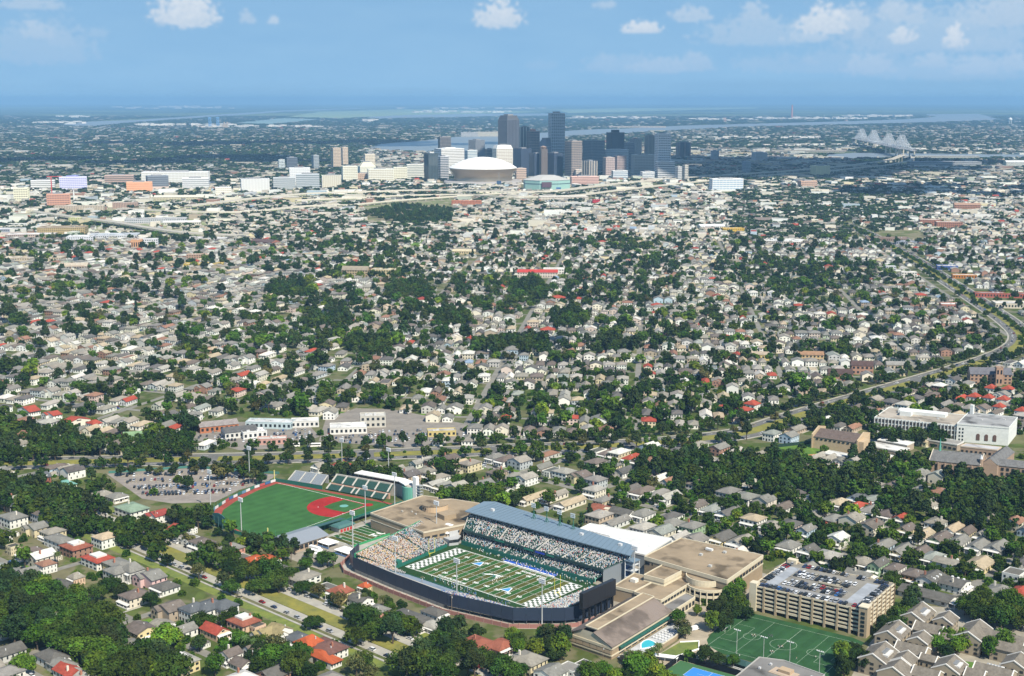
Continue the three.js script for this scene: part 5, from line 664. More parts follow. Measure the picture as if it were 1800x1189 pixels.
{ // taupe apartment courts, lower right
  const wm = wallMat([0.37, 0.315, 0.235]), rm = roofMat([0.20, 0.178, 0.148]), tr = mat([0.66, 0.64, 0.6], 0.8);
  const spots = [[1612, 1080, 15, 20, 8.5, 0], [1663, 1089, 11, 12, 8.5, 0], [1634, 1106, 16, 11, 7.5, 1], [1667, 1120, 9, 7, 7, 1], [1570, 1112, 14, 19, 8.5, 0], [1618, 1124, 11, 11, 8.5, 0], [1604, 1142, 17, 11, 7.5, 1], [1634, 1158, 9, 7, 7, 1], [1545, 1152, 15, 20, 8.5, 0], [1590, 1160, 11, 11, 8.5, 0], [1576, 1180, 16, 13, 7.5, 0], [1630, 1185, 14, 11, 7.5, 1], [1670, 1172, 14, 15, 8.5, 0], [1712, 1112, 14, 22, 9.5, 0], [1762, 1122, 26, 12, 8.5, 1], [1778, 1140, 20, 10, 7.5, 1], [1748, 1182, 20, 12, 7.5, 1], [1788, 1166, 13, 14, 8.5, 0], [1716, 1186, 10, 10, 7, 1]], where = ['nearest the garage trees', 'with a flat white roof well beside it', 'below the topmost block', 'small annex by the blue tent', 'left of the first lawn court', 'facing the first court', 'along the middle court', 'small annex by the middle trees', 'at the pitch corner', 'behind the pitch corner block', 'at the bottom edge by the pitch', 'at the bottom edge in the middle', 'beside the small lawn', 'with balconies facing the court trees', 'long wing toward the right edge', 'second long wing toward the right edge', 'long wing at the bottom edge', 'at the right edge', 'small block at the bottom by the lawn'];
  spots.forEach(([px, py, w, l, h, t], i) => {
    const p = G(px, py, h); p.y = 0; const g = thing('apartment_block', 'taupe gabled apartment block ' + where[i], 'apartments', p, -TH + 0.1 + (t ? Math.PI / 2 : 0), 'taupe apartment blocks'); const W = t ? l : w, L = t ? w : l, a = W / 2, b = L / 2, rise = W * 0.27;
    const wl = new FB(); wl.box(-a, a, 0, h, -b, b); for (const z of [-b, b]) wl.tri([-a, h, z], [a, h, z], [0, h + rise, z]); wl.make('walls', wm, g); const r = new FB(); for (const s of [-1, 1]) r.hexa([[s * (a + 0.6), h - 0.3, -b + 0.25], [0, h + rise, -b + 0.25], [0, h + rise, b - 0.25], [s * (a + 0.6), h - 0.3, b - 0.25]], [[s * (a + 0.6), h, -b + 0.25], [0, h + rise + 0.3, -b + 0.25], [0, h + rise + 0.3, b - 0.25], [s * (a + 0.6), h, b - 0.25]]); r.make('roof', rm, g);
    for (const z of [-b, b]) for (const s of [-1, 1]) new FB().hexa([[s * (a + 0.7), h - 0.4, z - 0.25], [0, h + rise, z - 0.25], [0, h + rise, z + 0.25], [s * (a + 0.7), h - 0.4, z + 0.25]], [[s * (a + 0.7), h + 0.25, z - 0.25], [0, h + rise + 0.65, z - 0.25], [0, h + rise + 0.65, z + 0.25], [s * (a + 0.7), h + 0.25, z + 0.25]]).make('gable_coping', tr, g);
    for (let k = 0; k < 3; k++) for (let f = 0; f < 3; f++) { const y = 1 + f * 2.6; if (y + 1.4 > h) continue; for (const z of [b]) new FB().box(-a + (k + 0.3) * W / 3, -a + (k + 0.7) * W / 3, y, y + 1.4, z, z + 0.12).make('window', glassMat, g); for (const s of [-1, 1]) new FB().box(s > 0 ? a : -a - 0.12, s > 0 ? a + 0.12 : -a, y, y + 1.4, -b + (k + 0.35) * L / 3, -b + (k + 0.65) * L / 3).make('window', glassMat, g); }
    if (i % 4 === 0) { new FB().box(a * 0.15, a * 0.85, h + rise * 0.35, h + rise * 0.62, -b * 0.5, b * 0.4).make('roof_well', mat([0.55, 0.54, 0.52], 0.8), g); const u = new FB(); for (let k = 0; k < 5; k++) u.box(a * 0.3, a * 0.6, h + rise * 0.62, h + rise * 0.62 + 0.8, -b * 0.45 + k * b * 0.16, -b * 0.45 + k * b * 0.16 + 0.7); u.make('roof_units', mat([0.25, 0.26, 0.27], 0.6), g, 'stuff'); }
  });
  const c = new FB(); c.flat(gpoly([[1530, 1130], [1590, 1062], [1680, 1070], [1800, 1100], [1850, 1110], [1850, 1220], [1480, 1220]]), 0.05); struct(c.make('court_paving', paveMat([0.36, 0.33, 0.27])), 'pale paving between the apartment courts', 'pavement'); const l = new FB(); l.flat(gpoly([[1684, 1162], [1712, 1165], [1712, 1185], [1690, 1189]]), 0.1); struct(l.make('lawn', LAWN), 'bright little lawn between the apartment blocks', 'lawn'); const b = thing('garden_tent', 'small bright blue tent between the apartment blocks', 'tent', G(1675, 1105)); new FB().hexa([[-2, 2, -2], [2, 2, -2], [2, 2, 2], [-2, 2, 2]], [[-0.1, 3.2, -0.1], [0.1, 3.2, -0.1], [0.1, 3.2, 0.1], [-0.1, 3.2, 0.1]]).make('canopy', mat([0.02, 0.07, 0.5], 0.7), b); const bp = new FB(); for (const x of [-1.9, 1.9]) for (const z of [-1.9, 1.9]) bp.tube([x, 0, z], [x, 2, z], 0.06); bp.make('posts', whiteMat, b, 'stuff');
}
{ // white school, gym, church
  const g = campus('school', 'long white three storey school with a chimney', 'school', 65, 545), wm = wallMat([0.70, 0.72, 0.70]);
  block(g, 65, 545, [[14, 514], [6, 560], [76, 578], [86, 534]], 14.4, wm, flatMat([0.38, 0.34, 0.29]), wm, 0.8); CB(65, 545).prism([[22, 545], [20, 556], [62, 566], [64, 555]], 14.4, 17.4).make('rear_storey', wm, g); CB(65, 545).prism([[28, 536], [26, 546], [36, 548], [38, 538]], 14.4, 18.8).make('stair_house', wm, g);
  block(g, 65, 545, [[85, 532], [75, 581], [117, 592], [126, 548]], 16.6, wm, flatMat([0.33, 0.335, 0.34]), wm, 0.8); CB(65, 545).box(78, 81, 13, 25, 577, 580).make('chimney', wm, g);
  for (let f = 0; f < 3; f++) strip(g, 'window', 65, 545, [14, 513.9], [86, 533.9], 24, 2.2 + f * 4.2, 5 + f * 4.2, mat([0.07, 0.06, 0.055], 0.3), 0.62, 0.3); for (let k = 0; k <= 24; k++) { const t = k / 24; CB(65, 545).box(14 + 72 * t - 0.3, 14 + 72 * t + 0.3, 0, 14.8, 513.5 + 20 * t - 0.3, 513.5 + 20 * t + 0.3).make('pilaster', wm, g); }
  for (let f = 0; f < 4; f++) for (const k of [0.06, 0.12]) strip(g, 'window', 65, 545, [85 + 41 * k - 0.6, 532 + 16 * k - 0.25], [85 + 41 * k + 0.6, 532 + 16 * k + 0.25], 1, 1.5 + f * 3.3, 3.2 + f * 3.3, glassMat, 1, 0.4); for (const k of [0.42, 0.58, 0.74]) { const c = [85 + 41 * k, 532 + 16 * k], a = []; for (let i = 0; i <= 10; i++) { const t = i / 10 * Math.PI; a.push([Math.cos(t) * 1.5, 7.5 + Math.sin(t) * 1.5]); } a.push([-1.5, 3], [1.5, 3]); CB(65, 545).hexa(a.map(q => [c[0] + q[0] * 0.93, q[1], c[1] + q[0] * 0.36 - 0.3]), a.map(q => [c[0] + q[0] * 0.93, q[1], c[1] + q[0] * 0.36 + 0.1])).make('arched_window', mat([0.12, 0.07, 0.055], 0.5), g); } strip(g, 'window', 65, 545, [6, 560], [14, 514], 8, 5, 7, glassMat, 0.5, 0.4); for (const [x, v] of [[50, 528], [60, 545], [95, 560], [110, 575]]) CB(65, 545).box(x, x + 2, x > 84 ? 16.6 : 14.4, x > 84 ? 17.4 : 15.4, v, v + 1.4).make('roof_vent', mat([0.5, 0.5, 0.48], 0.8), g);
  const y = campus('gymnasium', 'tan gymnasium with a brown gable roof and stepped end walls', 'building', 14, 450), gt = wallMat([0.52, 0.40, 0.265]); const Q = (x, v) => [x + (v - 428) * -0.16 - 2, v + (x + 2) * 0.12]; CB(14, 450).prism([Q(0, 426), Q(0, 458), Q(40, 458), Q(40, 426)], 0, 11, false).make('walls', gt, y); { const q = (x, h, v) => { const c = Q(x, v); return [c[0], h, c[1]]; }; CB(14, 450).quad(q(1, 10.8, 425.5), q(39, 10.8, 425.5), q(39, 15, 442), q(1, 15, 442)).quad(q(1, 15, 442), q(39, 15, 442), q(39, 10.8, 458.5), q(1, 10.8, 458.5)).make('roof', roofMat([0.15, 0.115, 0.10]), y); for (const x of [-0.5, 40.5]) { CB(14, 450).hexa([q(x - 0.6, 0, 425), q(x - 0.6, 0, 459), q(x - 0.6, 13, 459), q(x - 0.6, 17, 442), q(x - 0.6, 13, 425)], [q(x + 0.6, 0, 425), q(x + 0.6, 0, 459), q(x + 0.6, 13, 459), q(x + 0.6, 17, 442), q(x + 0.6, 13, 425)]).make('end_wall', gt, y); } CB(14, 450).hexa([q(41, 0, 426), q(46, 0, 426), q(46, 0, 440), q(41, 0, 440)], [q(41, 12, 426), q(46, 12, 426), q(46, 12, 440), q(41, 12, 440)]).make('entry_block', gt, y); } strip(y, 'window', 14, 450, Q(2, 425.8), Q(38, 425.8), 9, 8.4, 9.6, glassMat, 0.5, 0.3);
  const fb = new FB(); fb.flat(gpoly([[1360, 788], [1430, 780], [1480, 792], [1440, 806], [1380, 802]]), 0.1); struct(fb.make('playing_field', LAWN), 'bright green ball field in front of the tan gymnasium', 'field'); const fd = new FB(); fd.flat(gpoly([[1420, 800], [1446, 797], [1452, 803], [1438, 807]]), 0.14); struct(fd.make('dirt_patch', mat([0.42, 0.2, 0.09], 0.95)), 'orange dirt corner of the ball field', 'dirt'); const fn = campus('field_fence', 'dark green fence along the ball field by the gymnasium', 'fence', -30, 420); { const p = gpoly([[1365, 787], [1432, 780], [1480, 792]]).map(q => toS(...q)); CB(-30, 420).wall(p, 0, 3, 0.15).make('fence_panel', mat([0.02, 0.045, 0.035], 0.9), fn); }
  for (const [px, py, w, l, h, rc, t] of [[1480, 800, 30, 12, 5, [0.72, 0.72, 0.7], 'low white roofed wing in front of the gymnasium'], [1560, 786, 34, 16, 6, [0.7, 0.69, 0.66], 'low white roofed classroom block right of the gymnasium'], [1575, 776, 28, 14, 6, [0.74, 0.74, 0.73], 'second white roofed classroom block right of the gymnasium'], [1545, 800, 22, 12, 5, [0.76, 0.76, 0.76], 'small bright white roof in front of the classrooms'], [1660, 775, 30, 14, 6, [0.3, 0.29, 0.27], 'grey gabled hall between the school and the church']]) { const p = toS(G(px, py, h).x, G(px, py, h).z), c = campus('classroom_block', t, 'building', p[0], p[1], 'school outbuildings'); block(c, p[0], p[1], rect(p[0] - w / 2, p[0] + w / 2, p[1] - l / 2, p[1] + l / 2), h, wallMat([0.4, 0.33, 0.26]), flatMat(rc), mat([0.62, 0.6, 0.56], 0.9), 0.5); strip(c, 'window', p[0], p[1], [p[0] - w / 2, p[1] - l / 2 - 0.1], [p[0] + w / 2, p[1] - l / 2 - 0.1], 7, 1.4, 3.2, glassMat, 0.6, 0.3); }
  const h = campus('church', 'brown brick church with a grey roof and green copper spire', 'church', 140, 440), bk = wallMat([0.36, 0.265, 0.2]), sl = roofMat([0.165, 0.165, 0.165]); const q = (x, y0, v) => [x + (v - 428) * -0.1, y0, v + (x - 110) * 0.33], w2 = (x, v) => { const c = q(x, 0, v); return [c[0], c[2]]; };
  const nave = (n, x0, x1, v0, v1, e, r) => { const m = (v0 + v1) / 2; CB(140, 440).prism([w2(x0, v0), w2(x1, v0), w2(x1, v1), w2(x0, v1)], 0, e, false).make('walls', bk, h); CB(140, 440).quad(q(x0, e, v0 - 0.6), q(x1, e, v0 - 0.6), q(x1, r, m), q(x0, r, m)).quad(q(x0, r, m), q(x1, r, m), q(x1, e, v1 + 0.6), q(x0, e, v1 + 0.6)).make('roof', sl, h); for (const x of [x0, x1]) { CB(140, 440).tri(q(x, e, v0), q(x, e, v1), q(x, r, m)).make('gable', bk, h); for (const s of [[v0, m], [v1, m]]) CB(140, 440).hexa([q(x - 0.3, e, s[0]), q(x + 0.3, e, s[0]), q(x + 0.3, r, s[1]), q(x - 0.3, r, s[1])], [q(x - 0.3, e + 0.7, s[0]), q(x + 0.3, e + 0.7, s[0]), q(x + 0.3, r + 0.7, s[1]), q(x - 0.3, r + 0.7, s[1])]).make('coping', mat([0.5, 0.44, 0.36], 0.9), h); } };
  nave(0, 108, 146, 422, 440, 10, 17.5); nave(1, 150, 186, 428, 444, 10, 14); { const T = (x, v) => w2(x, v); CB(140, 440).prism([T(146, 424), T(158, 424), T(158, 474), T(146, 474)], 0, 11, false).make('transept_walls', bk, h); CB(140, 440).quad(q(145.5, 11, 424), q(152, 16, 424), q(152, 16, 474), q(145.5, 11, 474)).quad(q(158.5, 11, 424), q(152, 16, 424), q(152, 16, 474), q(158.5, 11, 474)).make('transept_roof', sl, h); CB(140, 440).tri(q(146, 11, 423.9), q(158, 11, 423.9), q(152, 16, 423.9)).make('transept_gable', bk, h); }
  { const c = q(113, 0, 431), cu = mat([0.10, 0.34, 0.27], 0.6); CB(140, 440).tube([c[0], 16.5, c[2]], [c[0], 20, c[2]], 1.1, 1, 8).make('spire_base', cu, h); CB(140, 440).tube([c[0], 20, c[2]], [c[0], 28, c[2]], 0.9, 0.06, 8).make('spire', cu, h); const e = q(146, 0, 424); CB(140, 440).tube([e[0], 0, e[2]], [e[0], 15, e[2]], 1.5, 1.5, 8).make('turret', bk, h); CB(140, 440).tube([e[0], 15, e[2]], [e[0], 18, e[2]], 1.5, 0.5, 8).make('turret_cap', mat([0.55, 0.56, 0.58], 0.5), h); }
  { const a = [[-3, 1], [3, 1], [3, 6.5], [1.8, 9], [0, 10.2], [-1.8, 9], [-3, 6.5]]; const x = 107.8, m = 431; CB(140, 440).hexa(a.map(k => q(x, k[1] + 0.5, m + k[0])), a.map(k => q(x - 0.3, k[1] + 0.5, m + k[0]))).make('great_window', glassMat, h); for (const k of [-1.2, 1.2]) CB(140, 440).hexa([q(x - 0.5, 1.5, m + k - 0.2), q(x - 0.5, 1.5, m + k + 0.2), q(x - 0.2, 1.5, m + k + 0.2), q(x - 0.2, 1.5, m + k - 0.2)], [q(x - 0.5, 10, m + k - 0.2), q(x - 0.5, 10, m + k + 0.2), q(x - 0.2, 10, m + k + 0.2), q(x - 0.2, 10, m + k - 0.2)]).make('mullion', mat([0.5, 0.44, 0.36], 0.9), h); } strip(h, 'window', 140, 440, w2(111, 421.8), w2(145, 421.8), 7, 2.5, 7.5, glassMat, 0.35, 0.3); for (const f of [2, 6]) strip(h, 'window', 140, 440, w2(159, 427.8), w2(186, 427.8), 7, f, f + 2.4, glassMat, 0.5, 0.3); for (let k = 0; k < 8; k++) { const c = w2(110 + k * 5, 421.2); CB(140, 440).box(c[0] - 0.5, c[0] + 0.5, 0, 9, c[1] - 0.7, c[1] + 0.7).make('buttress', bk, h); }
  const rc = campus('parish_hall', 'brown brick parish hall behind the church', 'building', 122, 492); block(rc, 122, 492, [[108, 486], [108, 498], [136, 506], [137, 494]], 9, bk, flatMat([0.5, 0.5, 0.52]), mat([0.5, 0.42, 0.34], 0.9), 0.6); strip(rc, 'window', 122, 492, [108, 485.9], [137, 493.9], 8, 4, 6, glassMat, 0.5, 0.3);
}
{ // car park left of the ball park
  const poly = [[-400, -34], [-362, 22], [-292, 58], [-282, 40], [-280, 10], [-268, -22], [-290, -46], [-318, -54]], W = poly.map(p => { const q = S(...p); return [q.x, q.z]; }); const f = new FB(); f.flat(W, 0.07); struct(f.make('car_park', paveMat([0.30, 0.265, 0.235])), 'large asphalt car park left of the baseball field', 'car park'); const mk = new FB();
  const a0 = 0.13, ux = Math.cos(a0), uz = -Math.sin(a0), c0 = G(285, 852); for (const row of [-34, -28.6, -14, -8.6, 6, 11.4, 25, 30.4]) for (let s = -95; s < 95; s += 2.8) { const x = c0.x + ux * s + uz * row * 1, z = c0.z + uz * s - ux * row * -1; if (!inPoly(W, x, z) || !inPoly(W, x + 6, z) || !inPoly(W, x - 6, z) || !inPoly(W, x, z + 5)) continue; mk.prism([[x - 1.4, z - 2.4], [x - 1.3, z - 2.4], [x - 1.3, z + 2.4], [x - 1.4, z + 2.4]], 0.075, 0.10); const n = fbm(s / 30 + 5, row / 12); if (R() < (row < 0 ? 0.45 : 0.86) * (n > 0.3 ? 1 : 0.5)) addCar(x, 0.08, z, a0 + Math.PI / 2, 'lot'); } struct(mk.make('bay_marking', mat([0.6, 0.5, 0.2], 0.9)), 'painted bays of the large car park', 'marking');
  const fe = thing('lot_fence', 'green mesh fence along the avenue side of the car park', 'fence', S(-330, 40), -TH); CB(-330, 40).wall([[-400, -32], [-362, 24], [-292, 60]], 0, 2, 0.1).make('fence_panel', mat([0.05, 0.17, 0.15], 0.8), fe); for (const [px, py, t] of [[330, 862, 'oak standing in the middle of the car park'], [313, 848, ''], [270, 870, '']]) { const p = G(px, py); if (t) addTree(p.x, p.z, 'oak_small', 1.1); else addTree(p.x, p.z, 'shrub', 1.6); }
}
{ // paved ground round the halls, shop car parks
  const sh = (name, label, pts, y, m) => { const f = new FB(); f.flat(pts, y); struct(f.make(name, m), label, 'pavement'); }, Sp = a => a.map(p => { const q = S(...p); return [q.x, q.z]; });
  sh('plaza', 'worn concrete apron round the stadium and halls', Sp([[-148, 20], [-146, 112], [-60, 92], [0, 120], [150, 122], [152, 60], [142, 50], [128, 14], [104, -56], [92, -34], [66, -54], [20, -63], [-30, -61], [-78, -57], [-95, -36], [-92, -66], [-130, -66], [-142, -24]]), 0.02, paveMat([0.34, 0.31, 0.26]));
  const lots = [[[560, 776], [572, 738], [625, 718], [692, 720], [815, 745], [832, 774], [720, 788]], [[340, 770], [352, 745], [430, 742], [540, 745], [562, 768], [500, 788], [420, 792]]]; lots.forEach((l, i) => { const P = gpoly(l); sh('car_park', i ? 'asphalt lots round the strip of shops at left' : 'asphalt lot round the concrete shop block', P, 0.06, paveMat([0.27, 0.245, 0.215])); const c = G(i ? 450 : 700, 764); for (const row of [-26, -20, -8, -2, 10]) for (let s = -70; s < 70; s += 2.9) { const x = c.x + s, z = c.z - row - s * 0.12; if (inPoly(P, x, z) && inPoly(P, x + 5, z) && R() < 0.4) addCar(x, 0.08, z, 0.12 + Math.PI / 2, 'shops'); } });
}
// ---------------------------------------------------------------- houses read off the photograph: roof middle (column, row), width along the campus axis, length, wall height, kind, roof, wall
const H = (px, py, w, l, h, kind, roof, wall, turn = 0, extra = null) => { const p = G(px, py, h + 0.8); HOUSES.push({ x: p.x, z: p.z, rot: -TH + turn, w, l, h, kind, roof: RC[roof], wall: WC[wall], roofName: roof, wallName: wall, hand: true, extra }); keepOff(p.x, p.z, Math.max(w, l) * 0.62); };
const Q = Math.PI / 2;
for (const a of [
  [70,836,12,12,8,'townhouse','slate','brick red',0,'dormers'],[114,848,16,11,4,'bungalow','teal','cream'],[180,866,14,12,4,'bungalow','taupe','cream'],[205,870,13,11,4,'bungalow','grey','cream', Q],[231,890,21,16,6.5,'villa','green tile','white',0,'chimney'],[274,902,12,15,6,'crosshouse','dark red','white'],[302,899,9,9,5,'townhouse','dark red','white'],[22,905,17,14,7,'villa','grey','white',0,'chimney'],[60,924,14,14,6,'crosshouse','grey','yellow'],[92,931,12,14,6,'villa','taupe','yellow'],[103,945,11,21,6,'villa','grey','white', Q],[22,957,7,7,6,'flathouse','grey','yellow'],
  [133,957,17,15,6.2,'villa','terracotta','brick',0,'flat'],[172,978,19,14,5.6,'villa','red','white',0,'flat'],[80,988,10,10,6,'villa','rust brown','white'],[208,988,12,19,6,'villa','grey','pale yellow', Q],[205,1000,14,12,7,'villa','grey','grey'],[232,998,11,11,7.5,'bungalow','grey','grey',0,'chimney'],[262,1010,18,14,6.5,'crosshouse','grey','pale pink',0,'chimney'],[290,1028,13,13,4,'bungalow','charcoal','white'],[22,1006,14,12,6,'townhouse','grey','white', Q],[48,1003,12,11,7,'townhouse','grey','white'],[60,1021,14,8,4,'cottage','grey','white', Q],[86,1028,8,7,4,'bungalow','charcoal','white'],
  [113,1026,9,16,4,'cottage','charcoal','tan', Q],[124,1041,12,18,6,'villa','grey','pale yellow', Q],[143,1061,10,13,4,'bungalow','charcoal','peach', Q],[168,1073,7,13,3.5,'cottage','charcoal','cream', Q],[133,1012,8,8,5,'bungalow','taupe','peach'],[327,941,18,11,4.5,'flathouse','white metal','white'],[312,926,13,9,4,'cottage','red','white', Q],[332,926,9,8,4,'flathouse','white metal','white'],[355,950,16,12,5.5,'villa','brown','white'],[405,960,13,14,7,'villa','grey','coral',0,'chimney'],[428,977,13,8,3.6,'flathouse','pale grey','white'],[446,982,13,15,3.6,'bungalow','orange','cream'],[468,980,12,14,3.6,'bungalow','orange','cream', Q],[482,994,13,12,5,'villa','charcoal','white',0,'flat'],
  [340,1066,12,13,8,'villa','slate','white',0,'chimney'],[365,1062,14,17,8,'villa','slate','white',0,'chimney'],[392,1061,13,13,8,'villa','slate','white'],[377,1104,9,16,4.6,'cottage','red','peach', Q],[428,1088,15,13,7,'villa','terracotta','peach',0,'flat'],[450,1096,8,8,6,'flathouse','grey','peach'],[466,1110,12,14,6.5,'crosshouse','olive','white'],[492,1106,12,14,7,'crosshouse','olive','white', Q],[316,1106,9,18,4.5,'cottage','grey','white'],[247,1102,13,14,5.5,'townhouse','brown','pale yellow', Q],[281,1096,14,9,4,'cottage','taupe','grey', Q],[207,1112,7,8,6,'flathouse','pale grey','white'],
  [236,1132,10,15,4,'cottage','grey','white', Q],[277,1142,11,13,4,'cottage','charcoal','white', Q],[297,1150,10,12,4,'bungalow','charcoal','white', Q],[316,1158,15,15,6.2,'villa','pale grey','pale yellow', Q, 'flat'],[405,1145,9,10,6.2,'townhouse','brown','white'],[424,1162,9,12,3.6,'cottage','brown','white', Q],[357,1127,5,6,3,'bungalow','charcoal','white'],[90,1150,11,17,5,'bungalow','charcoal','white', Q],[108,1164,10,15,4.5,'bungalow','grey','grey', Q],[122,1176,10,17,4.2,'cottage','red','white', Q],[146,1186,10,15,4.2,'cottage','pale grey','white', Q],[12,1100,13,14,4.6,'bungalow','brown','white'],[8,1086,11,12,4.6,'cottage','slate','light blue'],[12,1140,12,16,4.5,'cottage','charcoal','grey'],
  [574,1133,20,14,5.5,'villa','maroon brown','white',0,'chimney'],[543,1126,12,12,6.5,'bungalow','orange','white'],[563,1149,26,8,4,'bungalow','orange','white'],[524,1118,14,11,5,'villa','slate','white'],[533,1010,18,13,5,'villa','taupe','white', Q, 'chimney'],[598,1036,12,12,6,'bungalow','terracotta','pale yellow',0,'chimney'],[641,1028,7,6,4,'bungalow','orange','pale yellow'],[577,1028,11,7,3.5,'flathouse','pale grey','white'],[633,1050,10,13,5,'townhouse','charcoal','white', Q],[660,1070,11,14,6,'villa','grey','coral'],[720,1082,13,24,5,'villa','charcoal','white', Q],[763,1073,9,14,4.4,'bungalow','charcoal','white', Q],[757,1095,16,9,3.4,'bungalow','pale grey','white'],[842,1128,18,14,5.5,'villa','terracotta','pale pink',0,'chimney'],[880,1131,14,11,5,'bungalow','terracotta','pale pink', Q],[928,1155,16,14,7,'villa','taupe','yellow',0,'chimney'],[968,1177,13,13,6,'townhouse','grey','white'],[1003,1170,11,9,5.5,'flathouse','white metal','white'],[1028,1164,8,8,5,'flathouse','grey','white'],[480,1180,12,14,5,'cottage','charcoal','brick'],
  [1552,956,10,22,4.4,'cottage','grey','light blue'],[1586,964,10,22,4.2,'cottage','grey','pale yellow'],[1615,969,10,22,4.2,'cottage','brown','pale pink'],[1641,976,11,17,4.4,'bungalow','grey green','cream'],[1668,985,12,17,5,'townhouse','taupe','white', Q, 'dormers'],[1722,988,13,20,4.4,'cottage','tan','pale yellow'],[1516,984,14,14,4.2,'bungalow','taupe','yellow'],[1545,988,8,15,7,'townhouse','charcoal','green'],[1574,995,9,15,6,'villa','brown','white'],[1512,1006,8,17,3.4,'cottage','grey','cream', Q],[1607,1005,11,14,6,'villa','brown','orange'],[1637,1012,12,18,6,'townhouse','charcoal','white',0,'dormers'],[1679,1021,15,15,5,'townhouse','charcoal','white', Q, 'dormers'],[1631,1041,13,32,3.8,'cottage','charcoal','grey', Q],[1784,1003,11,13,7.2,'flathouse','pale grey','white'],[1759,1036,15,16,5,'bungalow','grey','blue grey'],[1796,1038,11,14,5,'bungalow','red','cream'],[1594,927,9,15,4.6,'cottage','brown','pale yellow'],[1622,937,10,20,4.2,'cottage','tan','white'],[1653,943,10,20,4.2,'cottage','brown','green'],[1685,949,10,20,4.2,'cottage','grey','white'],[1721,955,10,21,4.2,'cottage','grey','white'],[1754,958,11,20,4.4,'cottage','grey','grey'],[1455,973,14,16,6,'villa','pale grey','white'],[1422,964,10,13,5,'cottage','charcoal','white'],[1386,956,12,15,5,'bungalow','grey','white'],
  [1623,857,13,14,7,'villa','grey','cream'],[1653,862,15,14,7,'villa','rust brown','white'],[1567,853,12,15,5,'cottage','brown','white'],[1535,849,13,14,6,'villa','taupe','white'],[1540,876,15,13,5,'bungalow','grey green','white'],[1507,872,10,16,5,'cottage','slate','light blue'],[1180,917,13,16,5,'bungalow','grey','white'],[1217,921,12,16,6.5,'villa','grey','green'],[1269,941,12,18,5,'cottage','charcoal','pale yellow'],[1303,949,13,18,5,'cottage','taupe','white'],[1325,908,14,14,6,'villa','tan','white'],[1358,921,13,15,4.4,'bungalow','taupe','cream'],[1390,918,13,15,6,'villa','charcoal','pink'],[1418,927,9,14,6,'townhouse','grey','light blue'],[939,871,8,26,4,'cottage','tan','cream'],[975,868,8,24,4,'cottage','taupe','cream'],[1004,880,9,26,4,'cottage','tan','cream'],[1056,892,16,14,5.5,'crosshouse','terracotta','cream', Q],[1095,898,12,18,4.6,'cottage','charcoal','white', Q],[1130,900,12,16,5,'bungalow','grey','white'],[1045,857,12,14,7,'villa','pale grey','cream'],[600,815,12,12,5,'bungalow','red','white'],[560,818,9,9,5,'cottage','taupe','white'],[660,822,9,10,5,'townhouse','taupe','cream'],
  [888,618,12,12,7,'villa','grey','light blue',0.6],[900,612,15,15,10,'villa','grey','light blue',0.6],[921,622,10,10,7,'villa','grey','light blue',0.6],[50,718,22,12,5.5,'cottage','red','white'],[90,726,18,12,5.5,'crosshouse','red','white'],[132,738,24,13,5.5,'cottage','red','cream', Q],[165,742,12,10,5,'bungalow','red','white'],[8,752,16,12,6,'cottage','red','brick'],[40,762,20,12,6,'cottage','rust brown','brick', Q],[1278,712,12,12,5,'villa','red','white'],[1305,717,18,14,6,'villa','red','white'],[1322,708,13,12,6,'bungalow','red','white'],[1742,680,11,11,6,'bungalow','red','white'],[1772,682,11,11,6,'bungalow','red','white'],[1713,695,11,11,6,'bungalow','red','white'],[1738,697,10,10,6,'bungalow','red','white'],[1764,700,11,11,6,'bungalow','red','white'],[1757,713,10,10,6,'bungalow','red','white'],[1796,720,10,10,6,'bungalow','red','white'],[980,522,22,16,6,'bungalow','red','cream',0.7],[963,578,18,14,6,'bungalow','red','cream',0.7],[1155,535,16,12,5,'bungalow','red','cream',0.7],[1157,548,16,12,5,'bungalow','red','cream',0.7],[1155,590,18,14,5,'bungalow','red','cream',0.7],[742,525,18,12,6,'bungalow','dark red','white',0.7],[1140,655,14,12,5,'cottage','red','cream',0.6],[1083,708,13,12,5,'bungalow','orange','cream',0.5]
]) H(...a);

